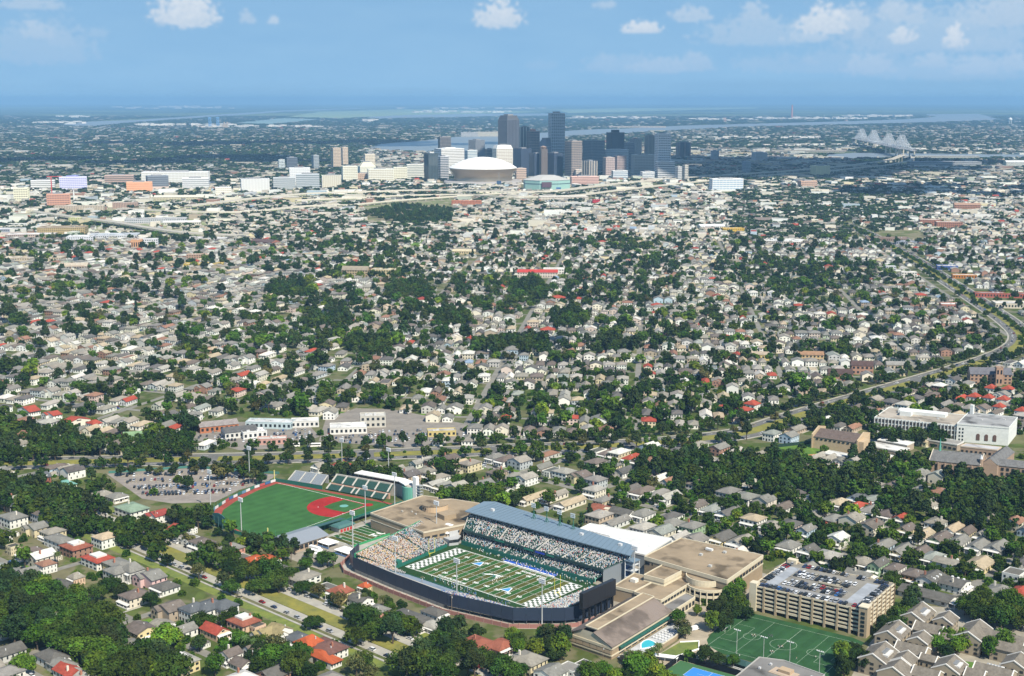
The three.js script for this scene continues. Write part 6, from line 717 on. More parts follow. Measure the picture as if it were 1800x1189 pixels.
// ---------------------------------------------------------------- larger buildings of the middle distance: box bodies placed by their base
const midBuilding = (name, label, cat, px, py, w, l, h, wc, rc, turn, o = {}) => {
  const p = G(px, py, h); p.y = 0; const g = thing(name, label, cat, p, turn, o.group), a = w / 2, b = l / 2, wm = wallMat(wc); keepOff(p.x, p.z, Math.max(w, l) * 0.6);
  new FB().prism(rect(-a, a, -b, b), 0, h, false).make('walls', wm, g);
  if (o.gable) { const r = new FB(), e = b + 0.5; for (const s of [-1,1]) r.hexa([[-a - 0.4, h - 0.2, s * e],[a + 0.4, h - 0.2, s * e],[a + 0.4, h + o.gable, 0],[-a - 0.4, h + o.gable, 0]],[[-a - 0.4, h + 0.1, s * e],[a + 0.4, h + 0.1, s * e],[a + 0.4, h + o.gable + 0.3,0],[-a - 0.4, h + o.gable + 0.3,0]]); r.make('roof', roofMat(rc), g); const t = new FB(); for (const x of [-a, a]) t.tri([x, h, -b],[x, h, b],[x, h + o.gable, 0]); t.make('gables', wm, g); }
  else { new FB().flat(rect(-a, a, -b, b), h - 0.3).make('roof', flatMat(rc), g); const f = new FB(); for (const q of [[-a, a, -b, -b + 0.4],[-a, a, b - 0.4, b],[-a, -a + 0.4,-b + 0.4, b - 0.4],[a - 0.4, a, -b + 0.4, b - 0.4]]) f.box(q[0], q[1], h - 0.3, h + 0.5, q[2], q[3]); f.make('parapet', o.cap ? mat(o.cap, 0.8) : wm, g); const n = new FB(), r = rng(Math.round(px * 7 + py)); for (let i = 0; i < (o.vents ?? 4); i++) { const x = rr(-a * 0.7, a * 0.7, r), z = rr(-b * 0.7, b * 0.7, r); n.box(x - 1, x + 1, h - 0.3, h + 1, z - 0.8, z + 0.8); } if (n.p.length) n.make('roof_units', mat([0.5,0.5,0.5],0.7), g, 'stuff'); }
  const fl = o.floors ?? Math.max(1, Math.floor(h / 3.6)), win = new FB(); for (let f = 0; f < fl; f++) { const y = h / fl * f + h / fl * 0.3, y1 = y + h / fl * 0.45, nx = Math.max(2, Math.round(w / 4.5)), nz = Math.max(2, Math.round(l / 4.5)); for (const s of [-1,1]) { for (let i = 0; i < nx; i++) win.box(-a + (i + 0.25) * w / nx, -a + (i + 0.75) * w / nx, y, y1, s > 0 ? b : -b - 0.15, s > 0 ? b + 0.15 : -b); for (let i = 0; i < nz; i++) win.box(s > 0 ? a : -a - 0.15, s > 0 ? a + 0.15 : -a, y, y1,-b + (i + 0.25) * l / nz, -b + (i + 0.75) * l / nz); } } win.make('windows', glassMat, g, 'stuff');
  return g;
};
const D2 = Math.PI / 180;
midBuilding('concrete_store','grey concrete block shop with a ribbed facade on the avenue','shop',655, 729, 24, 15, 11,[0.50,0.48,0.43],[0.55,0.54,0.5],8 * D2,{ floors: 2, vents: 8 }); midBuilding('shop','low white flat roofed shop left of the concrete block','shop',612,748,34,20,6,[0.68,0.67,0.64],[0.72,0.72,0.71],8 * D2); midBuilding('shop','yellow fronted low shop with cars in front on the avenue','shop',776,756,26,11,5, [0.55, 0.45, 0.2], [0.45, 0.43, 0.4],8 * D2); midBuilding('shop','long pale blue strip of shops on the avenue','shop',475,740,44,15,6,[0.45,0.55,0.58],[0.6,0.62,0.64],-6 * D2,{ vents: 9 }); midBuilding('shop','red fronted shop beside the avenue crossing','shop',478,770,26,10,5, [0.5, 0.3, 0.26], [0.6, 0.58, 0.55],8 * D2); midBuilding('hall','orange brick hall with a grey roof beyond the avenue','hall',382,745,36,16,6,[0.42,0.17,0.09],[0.28,0.25,0.24],25 * D2,{ gable: 3 }); midBuilding('hall','dark roofed hall with a white end beyond the avenue','hall',420,755,30,18,6,[0.6,0.6,0.58],[0.12,0.12,0.12],25 * D2,{ gable: 3 }); midBuilding('hall','white flat roofed hall right of the dark roofed hall','hall',445,757,22,14,6,[0.66,0.66,0.65],[0.68,0.68,0.67],25 * D2); midBuilding('shop','low white shop behind the pale blue strip','shop',536,738,26,14,6,[0.65,0.64,0.62],[0.7,0.7,0.69],8 * D2); midBuilding('garden_dome','low bright green roofed hall near the left avenue','hall',245,766,28,14,5,[0.5,0.48,0.4],[0.2, 0.31, 0.17],15 * D2,{ gable: 4 });
midBuilding('school_block','pale school with a long red roof in the middle distance','school',945,478,70,16,9,[0.66,0.58,0.52],[0.46,0.06,0.05],-3 * D2,{ gable: 4 }); midBuilding('school_block','white flat roofed block behind the long red roof','school',978,472,46,18,9,[0.72,0.70,0.66],[0.75,0.74,0.72],-3 * D2); midBuilding('stone_church','yellow stone block with a flat roof in the middle distance','building',672,473,36,24,13,[0.55,0.47,0.28],[0.55,0.5,0.38],-8 * D2); midBuilding('stone_church','tan gabled church left of the yellow stone block','church',625,474,46,16,12,[0.44,0.35,0.22],[0.3,0.26,0.2],-8 * D2,{ gable: 6 }); midBuilding('hall','long cream roofed hall in the middle distance','hall',816,441,46,18,6,[0.62,0.52,0.32],[0.58,0.5,0.34],-6 * D2,{ gable: 3 });
midBuilding('apartment_tower','pale grey apartment tower by the far avenue','tower',1566,468,17,14,20,[0.60,0.62,0.64],[0.6,0.6,0.6],-8 * D2,{ floors: 6 }); midBuilding('apartment_tower','white arched block beside the pale apartment tower','building',1598,478,26,14,12,[0.7,0.68,0.62],[0.7,0.7,0.68],-8 * D2); midBuilding('shop','long pale flat roofed store right of the far avenue','shop',1790,532,70,30,7,[0.6,0.55,0.45],[0.66,0.64,0.6],-8 * D2,{ vents: 12 }); midBuilding('shop','white roofed brick store near the far avenue','shop',1674,534,34,20,7,[0.45,0.2,0.15],[0.75,0.75,0.75],-8 * D2); midBuilding('shop','orange fronted shop right of the far avenue','shop',1695,483,40,16,6,[0.5,0.2,0.04],[0.7,0.68,0.64],-8 * D2); midBuilding('shop','red brick terrace of shops right of the far avenue','shop',1760,515,80,14,7,[0.4,0.12,0.09],[0.35,0.33,0.32],-8 * D2); midBuilding('shop','blue fronted store beside the far avenue median','shop',1665,467,36,20,7,[0.08,0.14,0.4],[0.6,0.58,0.54],-8 * D2);
midBuilding('brick_school','brick block with a dark brown gable nearest the avenue','building',1477,655,26,15,9,[0.40,0.23,0.16],[0.09,0.06,0.055],-6 * D2,{ gable: 4 }); midBuilding('brick_school','brick block with a dark brown gable behind its twin','building',1515,641,24,15,10,[0.38,0.22,0.16],[0.10,0.065,0.06],-6 * D2,{ gable: 4 }); midBuilding('brick_school','grey roofed stone hall right of the twin brick blocks','building',1578,640,26,13,6,[0.5,0.42,0.32],[0.28,0.27,0.25],-6 * D2,{ gable: 3 }); midBuilding('brick_church','brown brick church with a slate roof and square tower at the right edge','church',1740,656,44,15,11,[0.38,0.25,0.18],[0.15,0.15,0.17],-6 * D2,{ gable: 6 }); midBuilding('brick_tower','square brick tower beside the slate roofed church','tower',1757,646,7,7,20,[0.42,0.27,0.19],[0.4,0.35,0.3],-6 * D2,{ floors: 2, vents: 0 }); midBuilding('hall','white flat roofed hall above the slate roofed church','hall',1747,652,30,16,8,[0.5,0.33,0.25],[0.72,0.72,0.7],-6 * D2); midBuilding('hall','yellow block of flats among trees right of centre','building',1335,622,22,13,7,[0.60,0.47,0.2],[0.4,0.33,0.25],-8 * D2,{ gable: 2.5 }); midBuilding('hall','tan two storey hall with orange roof right of centre','building',1425,622,30,15,8,[0.55,0.40,0.22],[0.33,0.2,0.12],-8 * D2,{ gable: 3 });

// ---------------------------------------------------------------- street grids with their houses, street trees and parked cars
const STREETS = new FB(), LAWNS = new FB(), PATHS = new FB();
function zone(poly, phi, org, bu, bv, o) {
  const c = Math.cos(phi), s = Math.sin(phi), W = (a, b) => [org.x + a * c - b * s, org.z - a * s - b * c], r = rng(o.seed); let lo = [1e9,1e9], hi = [-1e9,-1e9];
  for (const [x, z] of poly) { const dx = x - org.x, dz = z - org.z, a = dx * c - dz * s, b = -dx * s - dz * c; lo = [Math.min(lo[0], a), Math.min(lo[1], b)]; hi = [Math.max(hi[0], a), Math.max(hi[1], b)]; }
  const ok = (x, z, m) => inPoly(poly, x, z) && !blocked(x, z, m), street = (a0, b0, a1, b1, w) => { const L = Math.hypot(a1 - a0, b1 - b0), n = Math.ceil(L / 12); for (let i = 0; i < n; i++) { const p = W(a0 + (a1 - a0) * i / n, b0 + (b1 - b0) * i / n), q = W(a0 + (a1 - a0) * (i + 1) / n, b0 + (b1 - b0) * (i + 1) / n); if (ok(p[0], p[1],-13) && ok(q[0], q[1],-13)) ribbon(STREETS, [p, q],0, w, 0.045 + (a0 === a1 ? 0.012 : 0)); } };
  const k0 = Math.floor(lo[1] / bv) - 1, k1 = Math.ceil(hi[1] / bv) + 1, m0 = Math.floor(lo[0] / bu) - 1, m1 = Math.ceil(hi[0] / bu) + 1, sw = o.street || 6.5;
  for (let k = k0; k <= k1; k++) street(m0 * bu, k * bv, m1 * bu, k * bv, sw); for (let m = m0; m <= m1; m++) street(m * bu, k0 * bv, m * bu, k1 * bv, sw);
  for (let k = k0; k <= k1; k++) for (let m = m0; m <= m1; m++) for (const side of [0,1]) {
    let a = m * bu + sw / 2 + 3; const end = (m + 1) * bu - sw / 2 - 3;
    while (a < end - 6) {
      const big = r() < o.big, w = big ? rr(11, 15, r) : rr(7.6, 11, r), gap = rr(1.6, o.gap || 4, r), l = big ? rr(13,18, r) : rr(14, Math.min(24, bv / 2 - 12), r), set = rr(4,7, r), h = big ? rr(6,7.2, r) : rr(3.8,4.8, r);
      const b = side ? (k + 1) * bv - sw / 2 - set - l / 2 : k * bv + sw / 2 + set + l / 2, ca = a + w / 2; a += w + gap;
      const [x, z] = W(ca, b), lot = o.dense(x, z); if (!ok(x, z, 3)) continue;
      if (r() > lot.house || !offArt(x, z, 7)) { if (r() < 0.5 * lot.tree && offArt(x, z, 3)) addTree(x, z, pick(o.kinds, r), rr(0.7,1.15, r), r); continue; }
      const kind = big ? pick(['villa','villa','townhouse','crosshouse'], r) : pick(['cottage','cottage','bungalow','bungalow','townhouse','flathouse'].slice(0, r() < 0.12 ? 6 : 4), r), rf = weighted(ROOFS, r), wl = weighted(WALLS, r);
      HOUSES.push({ x, z, rot: phi + (side ? Math.PI : 0) + (r() - 0.5) * 0.03, w, l, h, kind, roof: jit(rf[0], r), wall: jit(wl[0], r), roofName: rf[1], wallName: wl[1] });
      const d = Math.hypot(x, z); if (d < 1250 && r() < 0.4) { const [qx, qz] = W(ca + rr(-2, 2, r), side ? b - l / 2 - rr(3, 6, r) : b + l / 2 + rr(3, 6, r)); if (ok(qx, qz, 3) && offArt(qx, qz, 3)) HOUSES.push({ x: qx, z: qz, rot: phi + (r() < 0.5 ? Q : 0), w: rr(3, 5, r), l: rr(3.5, 6.5, r), h: rr(2.3, 3, r), kind: r() < 0.6 ? 'cottage' : 'flathouse', roof: jit(weighted(ROOFS, r)[0], r), wall: jit(wl[0], r), shed: true }); }
      if (d < 2000) { if (r() < 0.4) { const [fx, fz] = W(ca, side ? b + l / 2 + set / 2 : b - l / 2 - set / 2); const e = w / 2 + 0.6, t = set / 2; if (ok(fx, fz, 0)) LAWNS.flat([W(ca - e, (side ? b + l / 2 + 0.6 : b - l / 2 - 0.6)), W(ca + e, (side ? b + l / 2 + 0.6 : b - l / 2 - 0.6)), W(ca + e, (side ? b + l / 2 + set : b - l / 2 - set)), W(ca - e, (side ? b + l / 2 + set : b - l / 2 - set))],0.03); } if (r() < 0.5) { const g = ca + w / 2 + gap / 2; PATHS.flat([W(g - 0.9, side ? b + l / 2 + set : b - l / 2 - set), W(g + 0.9, side ? b + l / 2 + set : b - l / 2 - set), W(g + 0.9, b), W(g - 0.9, b)],0.036); } }
      if (r() < lot.tree) { const [tx, tz] = W(ca + rr(-3,3, r), side ? k * bv + bv / 2 + rr(1,5, r) : k * bv + bv / 2 - rr(1,5, r)); if (ok(tx, tz, -4) && offArt(tx, tz, 3)) addTree(tx, tz, pick(o.kinds, r), rr(0.7,1.35, r), r); }
      if (r() < lot.tree * 0.55) { const [tx, tz] = W(ca + rr(-4,4, r), side ? (k + 1) * bv - sw / 2 - 1.6 : k * bv + sw / 2 + 1.6); if (ok(tx, tz, -4) && offArt(tx, tz, 2)) addTree(tx, tz, pick(o.kinds, r), rr(0.6,1.1, r), r); }
      if (d < 2100 && r() < 0.75) { const [cx, cz] = W(ca + rr(-2,2, r), side ? (k + 1) * bv - sw / 2 + 1.3 : k * bv + sw / 2 - 1.3); if (ok(cx, cz, -6)) addCar(cx, 0.08, cz, phi, 'street', r); }
    }
  }
}
const uptown = ['oak','oak','oak_small','oak_small','green_tree','green_tree','tall_tree','lime_tree','olive_tree','cone_tree','palm','oak_wide'];
const dens = (h, t, sc = 260) => (x, z) => { const n = fbm(x / sc + 77, z / sc + 33,3); return { house: h - 0.3 * sstep(0.52,0.68, n), tree: t * (0.2 + 1.3 * sstep(0.36,0.64, n)) }; };
zone(gpoly([[700,862],[760,812],[900,800],[1130,792],[1310,775],[1480,724],[1660,672],[1860,610],[1990,700],[1990,1230],[1560,1230],[1400,1010],[1180,960],[900,900]]), -TH, S(165,190), 77,74,{ seed: 5, big: 0.3, street: 7.5, kinds: uptown, dense: dens(0.95,0.42,200) });
zone(gpoly([[-200,830],[0,828],[150,826],[200,850],[190,1000],[420,1120],[800,1189],[1000,1230],[-300,1260]]), -TH, S(0, -118), 112, 78, { seed: 6, big: 0.7, street: 6, gap: 6, kinds: uptown, dense: dens(0.8,0.8,160) });
zone(gpoly([[640,925],[760,862],[700,850],[560,830],[760,815],[860,870]]), -TH, S(0,100), 90,74,{ seed: 7, big: 0.3, street: 7, kinds: uptown, dense: dens(0.9,0.5) });
zone(gpoly([[560,786],[640,420],[1540,420],[1640,484],[1770,566],[1780,606],[1660,640],[1480,692],[1310,744],[1100,766],[800,782]]), -6 * D2, V3(176,0,-1781), 160,78,{ seed: 8, big: 0.3, kinds: uptown, dense: dens(0.98, 0.5) });
zone(gpoly([[-180,800],[-260,420],[636,420],[556,786],[330,792],[100,800]]), -22 * D2, V3(-300,0,-1500), 150,76,{ seed: 9, big: 0.3, kinds: uptown, dense: dens(0.96,0.55) });
zone(gpoly([[1575,425],[1700,420],[2100,420],[2100,660],[1830,620],[1815,585],[1690,495]]), -8 * D2, V3(900,0,-2200), 150,80,{ seed: 10, big: 0.3, kinds: uptown, dense: dens(0.85,0.5) });
struct(STREETS.make('street', STREET), 'grid of narrow residential streets between the houses','street'); struct(LAWNS.make('lawn', LAWN), 'small green front lawns before the houses','lawn'); struct(PATHS.make('driveway', CONC), 'pale concrete driveways beside the houses','driveway');

// ---------------------------------------------------------------- groves and single trees where the photograph shows them
function grove(pts, spacing, kinds, smin = 0.8, smax = 1.15, seed = 1, fill = 1) {
  const poly = gpoly(pts.map(p => [p[0], p[1], 5])), r = rng(seed * 977); let x0 = 1e9, x1 = -1e9, z0 = 1e9, z1 = -1e9; for (const [x, z] of poly) { x0 = Math.min(x0, x); x1 = Math.max(x1, x); z0 = Math.min(z0, z); z1 = Math.max(z1, z); }
  for (let x = x0; x < x1; x += spacing) for (let z = z0; z < z1; z += spacing) { const px = x + rr(-0.4,0.4, r) * spacing, pz = z + rr(-0.4,0.4, r) * spacing; if (!inPoly(poly, px, pz) || r() > fill) continue; if (!offArt(px, pz, -1.5)) continue; addTree(px, pz, pick(kinds, r), rr(smin, smax, r) * 1.14, r); }
}
{ const p = G(1420, 793); keepOff(p.x, p.z, 34); }
const oaks = ['oak','oak','oak_wide','oak_small','tall_tree','oak'];
grove([[0,1022],[100,1010],[130,1040],[180,1080],[215,1125],[300,1170],[330,1200],[180,1200],[100,1130],[50,1130],[-40,1110],[-40,1030]],9.5,[...oaks, 'green_tree'],0.9,1.3,1);
grove([[-20,842],[60,850],[150,875],[200,910],[120,940],[60,910],[-20,880]],10, oaks, 0.9,1.2,2); grove([[180,920],[330,925],[300,965],[240,960],[200,945]],11, oaks, 0.8,1.15,3,0.75); grove([[-20,735],[40,752],[180,758],[340,775],[330,798],[120,800],[-20,806]],11, oaks, 0.8,1.1,4,0.8); grove([[300,900],[370,900],[372,925],[330,935],[305,920]],9, oaks, 0.7,1,5);
grove([[330,960],[400,975],[480,1000],[520,1030],[470,1040],[400,1010],[340,985]],11, oaks, 0.8,1.1,6,0.7); grove([[430,940],[520,958],[590,985],[560,1000],[480,975],[430,960]],8.5,['green_tree','oak_small','tall_tree','palm'],0.7,1,7,0.85); grove([[555,1075],[640,1080],[690,1095],[690,1120],[600,1110]],10, oaks, 0.8,1.1,8,0.7); grove([[600,1030],[660,1040],[740,1072],[760,1080],[700,1075],[640,1058]],8,['green_tree','oak_small','green_tree','shrub'],0.5,0.7,9,0.7);
grove([[750, 1116], [830, 1106], [960, 1108], [990, 1126], [1000, 1150], [900, 1142], [800, 1152]], 8.5, ['oak', 'tall_tree', 'lime_tree', 'green_tree', 'oak_small'], 0.65, 0.92, 10, 0.85); grove([[690,1140],[850,1160],[900,1189],[700,1189]],10, oaks, 0.8,1.15,11,0.5); grove([[1000,1172],[1060,1165],[1180,1180],[1200,1200],[1000,1200]],8,['green_tree','lime_tree','oak_small'],0.6,0.95,12,0.8); grove([[440,1120],[520,1140],[640,1189],[420,1200],[420,1172]],10,[...oaks, 'green_tree','olive_tree'],0.8,1.1,13,0.7);
grove([[1120,792],[1250,802],[1400,822],[1500,838],[1640,855],[1800,848],[1830,920],[1720,935],[1600,905],[1480,880],[1330,872],[1200,858],[1120, 846]], 10.5, oaks, 0.85, 1.2, 14, 0.66); grove([[1640,838],[1800,856],[1830,880],[1700,876]],10, oaks, 0.9,1.25,15,0.9); grove([[1390,745],[1540,722],[1545,765],[1530,745],[1440,750]],10, oaks, 0.8,1.1,16,0.85); grove([[1545,765],[1660,760],[1668,776],[1560,778]],8, oaks, 0.8,1.05,17,0.9); grove([[1490,800],[1640,810],[1660,835],[1500, 832]], 10, [...oaks, 'green_tree'], 0.85, 1.15, 18, 0.7);
grove([[1330,800],[1420,812],[1480,835],[1420,850],[1330,826]],9.5, oaks, 0.8,1.1,19,0.8); grove([[1268,1040],[1310,1035],[1312,1075],[1285,1098],[1250,1100]],7.5,['oak_small','oak_small','green_tree'],0.75,1.05,20,0.95); grove([[1535,1125],[1580,1070],[1606,1060],[1600,1085],[1560,1130]],7.5,['oak_small','tall_tree','oak'],0.8,1.05,21,0.95); grove([[1480,1140],[1530,1135],[1520,1175],[1470,1180]],8,['oak_small','green_tree'],0.8,1.05,22,0.8); grove([[1640,1122],[1700,1115],[1720,1130],[1690,1150],[1640,1150]],7.5,['green_tree','oak_small','lime_tree'],0.75,1,23,0.9);
grove([[1690,1050],[1800,1060],[1830,1100],[1730,1090],[1690,1070]],9,[...oaks, 'green_tree'],0.85,1.1,24,0.85); grove([[1720,1140],[1790,1130],[1790,1150],[1740,1155]],8,['green_tree','oak_small'],0.8,1,25,0.85); grove([[760,870],[880,858],[910,885],[850,892],[780,880]],9,['oak','green_tree','oak_small','lime_tree'],0.8,1.1,26,0.75); grove([[560,832],[600,824],[690,835],[640,848],[580,838]],8,['green_tree','oak_small','tall_tree'],0.75,1,27,0.75); grove([[645,838],[700,832],[705,850],[660,848]],8,['oak','oak_small'],0.9,1.1,28); grove([[380,820],[470,822],[465,845],[385,850],[370,868]],10,['olive_tree','oak_small','oak'],0.8,1.1,29,0.7);
grove([[840,618],[850,600],[960,592],[968,612],[930,616],[880,608]],9, oaks, 0.9,1.2,30,0.95); grove([[640,375],[700,360],[800,368],[790,392],[690,392]],14, oaks, 0.8,1.2,31,0.5); for (let i = 0; i < 9; i++) { const a = 470 + i * 70; grove([[a, 500 + (i % 3) * 50],[a + 60,495 + (i % 3) * 50],[a + 80,520 + (i % 3) * 50],[a + 10,525 + (i % 3) * 50]],12, oaks, 0.9,1.3,40 + i, 0.75); }
grove([[150, 836], [185, 838], [205, 856], [265, 888], [310, 898], [300, 915], [230, 880], [160, 858]], 10, [...oaks, 'green_tree', 'shrub'], 0.55, 0.95, 60, 0.8); grove([[190, 820], [480, 812], [482, 822], [190, 830]], 11, ['oak_small', 'olive_tree', 'oak_small'], 0.6, 0.85, 61, 0.55); grove([[370, 925], [470, 938], [480, 960], [400, 950]], 9, ['green_tree', 'oak_small', 'palm', 'shrub'], 0.6, 0.9, 62, 0.8);
for (let x = -330; x < 130; x += 12) for (const s of [-1,1]) { const v = -118 - x * 0.035 + s * (15.4 + rr(-1,2)), p = S(x + rr(-3,3), v); if (R() < (s > 0 ? 0.6 : 0.34)) addTree(p.x, p.z, pick(['oak', 'oak_wide', 'oak_small', 'oak', 'olive_tree']), rr(0.75, 1.05)); if (R() < 0.75) { const c = S(x + rr(-4,4), -118 - x * 0.035 + s * 12.4); addCar(c.x, 0.12, c.z, -TH, 'boulevard'); } }
for (let i = 4; i + 1 < AVENUE.length; i += 1) { const a = AVENUE[i], b = AVENUE[i + 1], far = Math.hypot(...a) > 1750, n = Math.max(1, Math.round(Math.hypot(a[0] - b[0], a[1] - b[1]) / 13)); for (let k = 0; k < n; k++) { const t = (k + 0.5) / n, o = offset([a, b],0), l = Math.hypot(b[0] - a[0], b[1] - a[1]), nx = -(b[1] - a[1]) / l, nz = (b[0] - a[0]) / l, c = [a[0] + (b[0] - a[0]) * t, a[1] + (b[1] - a[1]) * t]; const mx = toPhoto(c[0],0, c[1])[0], leafy = mx > 730 && mx < 1290 && !far; if (R() < (far ? 0.9 : leafy ? 0.7 : 0.4)) addTree(c[0] + nx * rr(-4,4), c[1] + nz * rr(-4,4), far ? 'shrub' : pick(['oak_small','olive_tree','shrub']), far ? 1.6 : rr(0.6,0.9)); for (const s of [-1,1]) if (R() < (far ? 0.25 : leafy ? 0.95 : 0.85)) addTree(c[0] + nx * s * 21, c[1] + nz * s * 21, pick(oaks), rr(0.75,1.1)); for (const s of [-1,1]) if (R() < 0.5) addCar(c[0] + nx * s * rr(9,14), 0.12, c[1] + nz * s * rr(9,14), -Math.atan2(b[1] - a[1], b[0] - a[0]), 'avenue'); } }
for (const [px, py, k, s] of [[1108,1150,'palm',1],[1116,1146,'palm',1.1],[1124,1148,'palm',0.95],[1100,1145,'palm',0.85],[1150,1139,'palm',1.2],[1158,1132,'palm',1.25],[1140,1143,'palm',1],[1200,1105,'olive_tree',0.9],[1192,1090,'green_tree',0.8],[1205,1112,'olive_tree',0.75],[1240,1150,'oak_small',1.1],[1262,1158,'oak_small',0.9],[1212,1158,'shrub',1.6],[1288,1165,'green_tree',0.6],[1225,1075,'lime_tree',0.6],[1240,1060,'shrub',1.6],[575,985,'oak',0.9],[1036,905,'cone_tree',1],[1022,918,'cone_tree',0.9],[985,930,'cone_tree',1.2],[1000,935,'cone_tree',1],[1012,938,'cone_tree',0.9],[965,880,'green_tree',1.1],[410,925,'palm',0.9],[398,922,'palm',1],[470,938,'palm',0.8],[445,1130,'palm',1.1],[430,1122,'palm',1.2],[690,1080,'palm',1.1],[640,1045,'palm',1],[672,1050,'palm',1.1],[715,1100,'green_tree',1.1],[690,1115,'tall_tree',1.2],[100,975,'palm',1.1],[170,1085,'oak',1.1],[1762,1128,'green_tree',0.9],[290,1120,'lime_tree',1.6],[940,1140,'lime_tree',1.1],[985,1140,'lime_tree',1.2],[1480,958,'palm',0.9],[1495,955,'palm',1],[1488,948,'palm',0.9],[1780,968,'green_tree',1],[1728,1052,'green_tree',1],[1140,1170,'lime_tree',1.3],[1120,1178,'green_tree',1.2]]) { const p = G(px, py, k === 'palm' ? 8 * s : k === 'shrub' ? 1 : 5 * s); addTree(p.x, p.z, k, s); }
for (const [px, py] of [[160,938],[190,950],[178,985],[420,1052],[330,1002],[300,985]]) { const p = G(px, py); addCar(p.x, 0.12, p.z, -TH + 0.1,'boulevard'); }
{ const p = G(1222,1108), g = thing('delivery_van','white box van parked on the sandy forecourt','van', p, -TH + 1.25); mesh('body', CARGEO.van.body, paint([0.75,0.75,0.75]), g); mesh('window_glass', CARGEO.van.glass, glassMat, g); new FB().box(-2.7,1.4,1.1,2.5,-1,1, true).make('cargo_box', whiteMat, g); for (const x of CARGEO.van.wx) for (const s of [-1,1]) { const w = mesh('wheel', CARGEO.van.wheel, tyreMat, g); w.position.set(x, 0.34, s * CARGEO.van.wz); } const q = G(1170,1162), t = thing('white_awning','white awning roof at the street corner below the pool terrace','awning', q, -TH + 0.4); new FB().box(-7,7,2.6,2.9,-2,2, true).make('roof', whiteMat, t); const pp = new FB(); for (const x of [-6.6,0,6.6]) for (const z of [-1.8,1.8]) pp.tube([x, 0, z],[x, 2.6, z],0.08); pp.make('posts', whiteMat, t, 'stuff'); for (const [px, py, t2] of [[515,786,'white coach parked on the avenue, left of two'],[552,786,'white coach parked on the avenue, right of two']]) { const o = thing('coach', t2,'bus', G(px, py), 8 * D2,'coaches on the avenue'); new FB().box(-6,6,0.5,3.4,-1.25,1.25, true).make('body', whiteMat, o); new FB().box(-5.6,5.6,1.9,2.9,-1.29,1.29).make('window_band', glassMat, o); for (const x of [-4,4]) for (const z of [-1.15,1.15]) { const w = mesh('wheel', CARGEO.van.wheel, tyreMat, o); w.position.set(x, 0.45, z); w.scale.set(1.4,1.4,1); } } }
// utility poles near the camera
for (const [px, py, h, t] of [[100,1115,14,'wooden utility pole rising from the dark grove at lower left'],[457,1175,12,'wooden utility pole behind the white gabled house at the bottom'],[444,1172,11,'thin wooden pole left of the utility pole at the bottom'],[665,1010,12,'wooden utility pole outside the navy screen, left'],[742,1045,12,'wooden utility pole outside the navy screen, middle'],[794,1075,11,'wooden utility pole outside the navy screen, right'],[1060,1162,9,'slim lamp post below the pool terrace']]) { const o = thing('utility_pole', t, 'utility pole', G(px, py), 0.4,'utility poles'); new FB().tube([0,0,0],[0, h, 0],0.17,0.12,6).make('pole', mat([0.2,0.16,0.12],0.9), o); new FB().box(-1.2,1.2, h - 0.9, h - 0.7,-0.07,0.07, true).make('crossarm', mat([0.22,0.18,0.14],0.9), o); new FB().tube([0.25, h - 2.6,0.2],[0.25, h - 1.6,0.2],0.25,0.25,7).make('transformer', mat([0.45,0.46,0.47],0.5), o); }
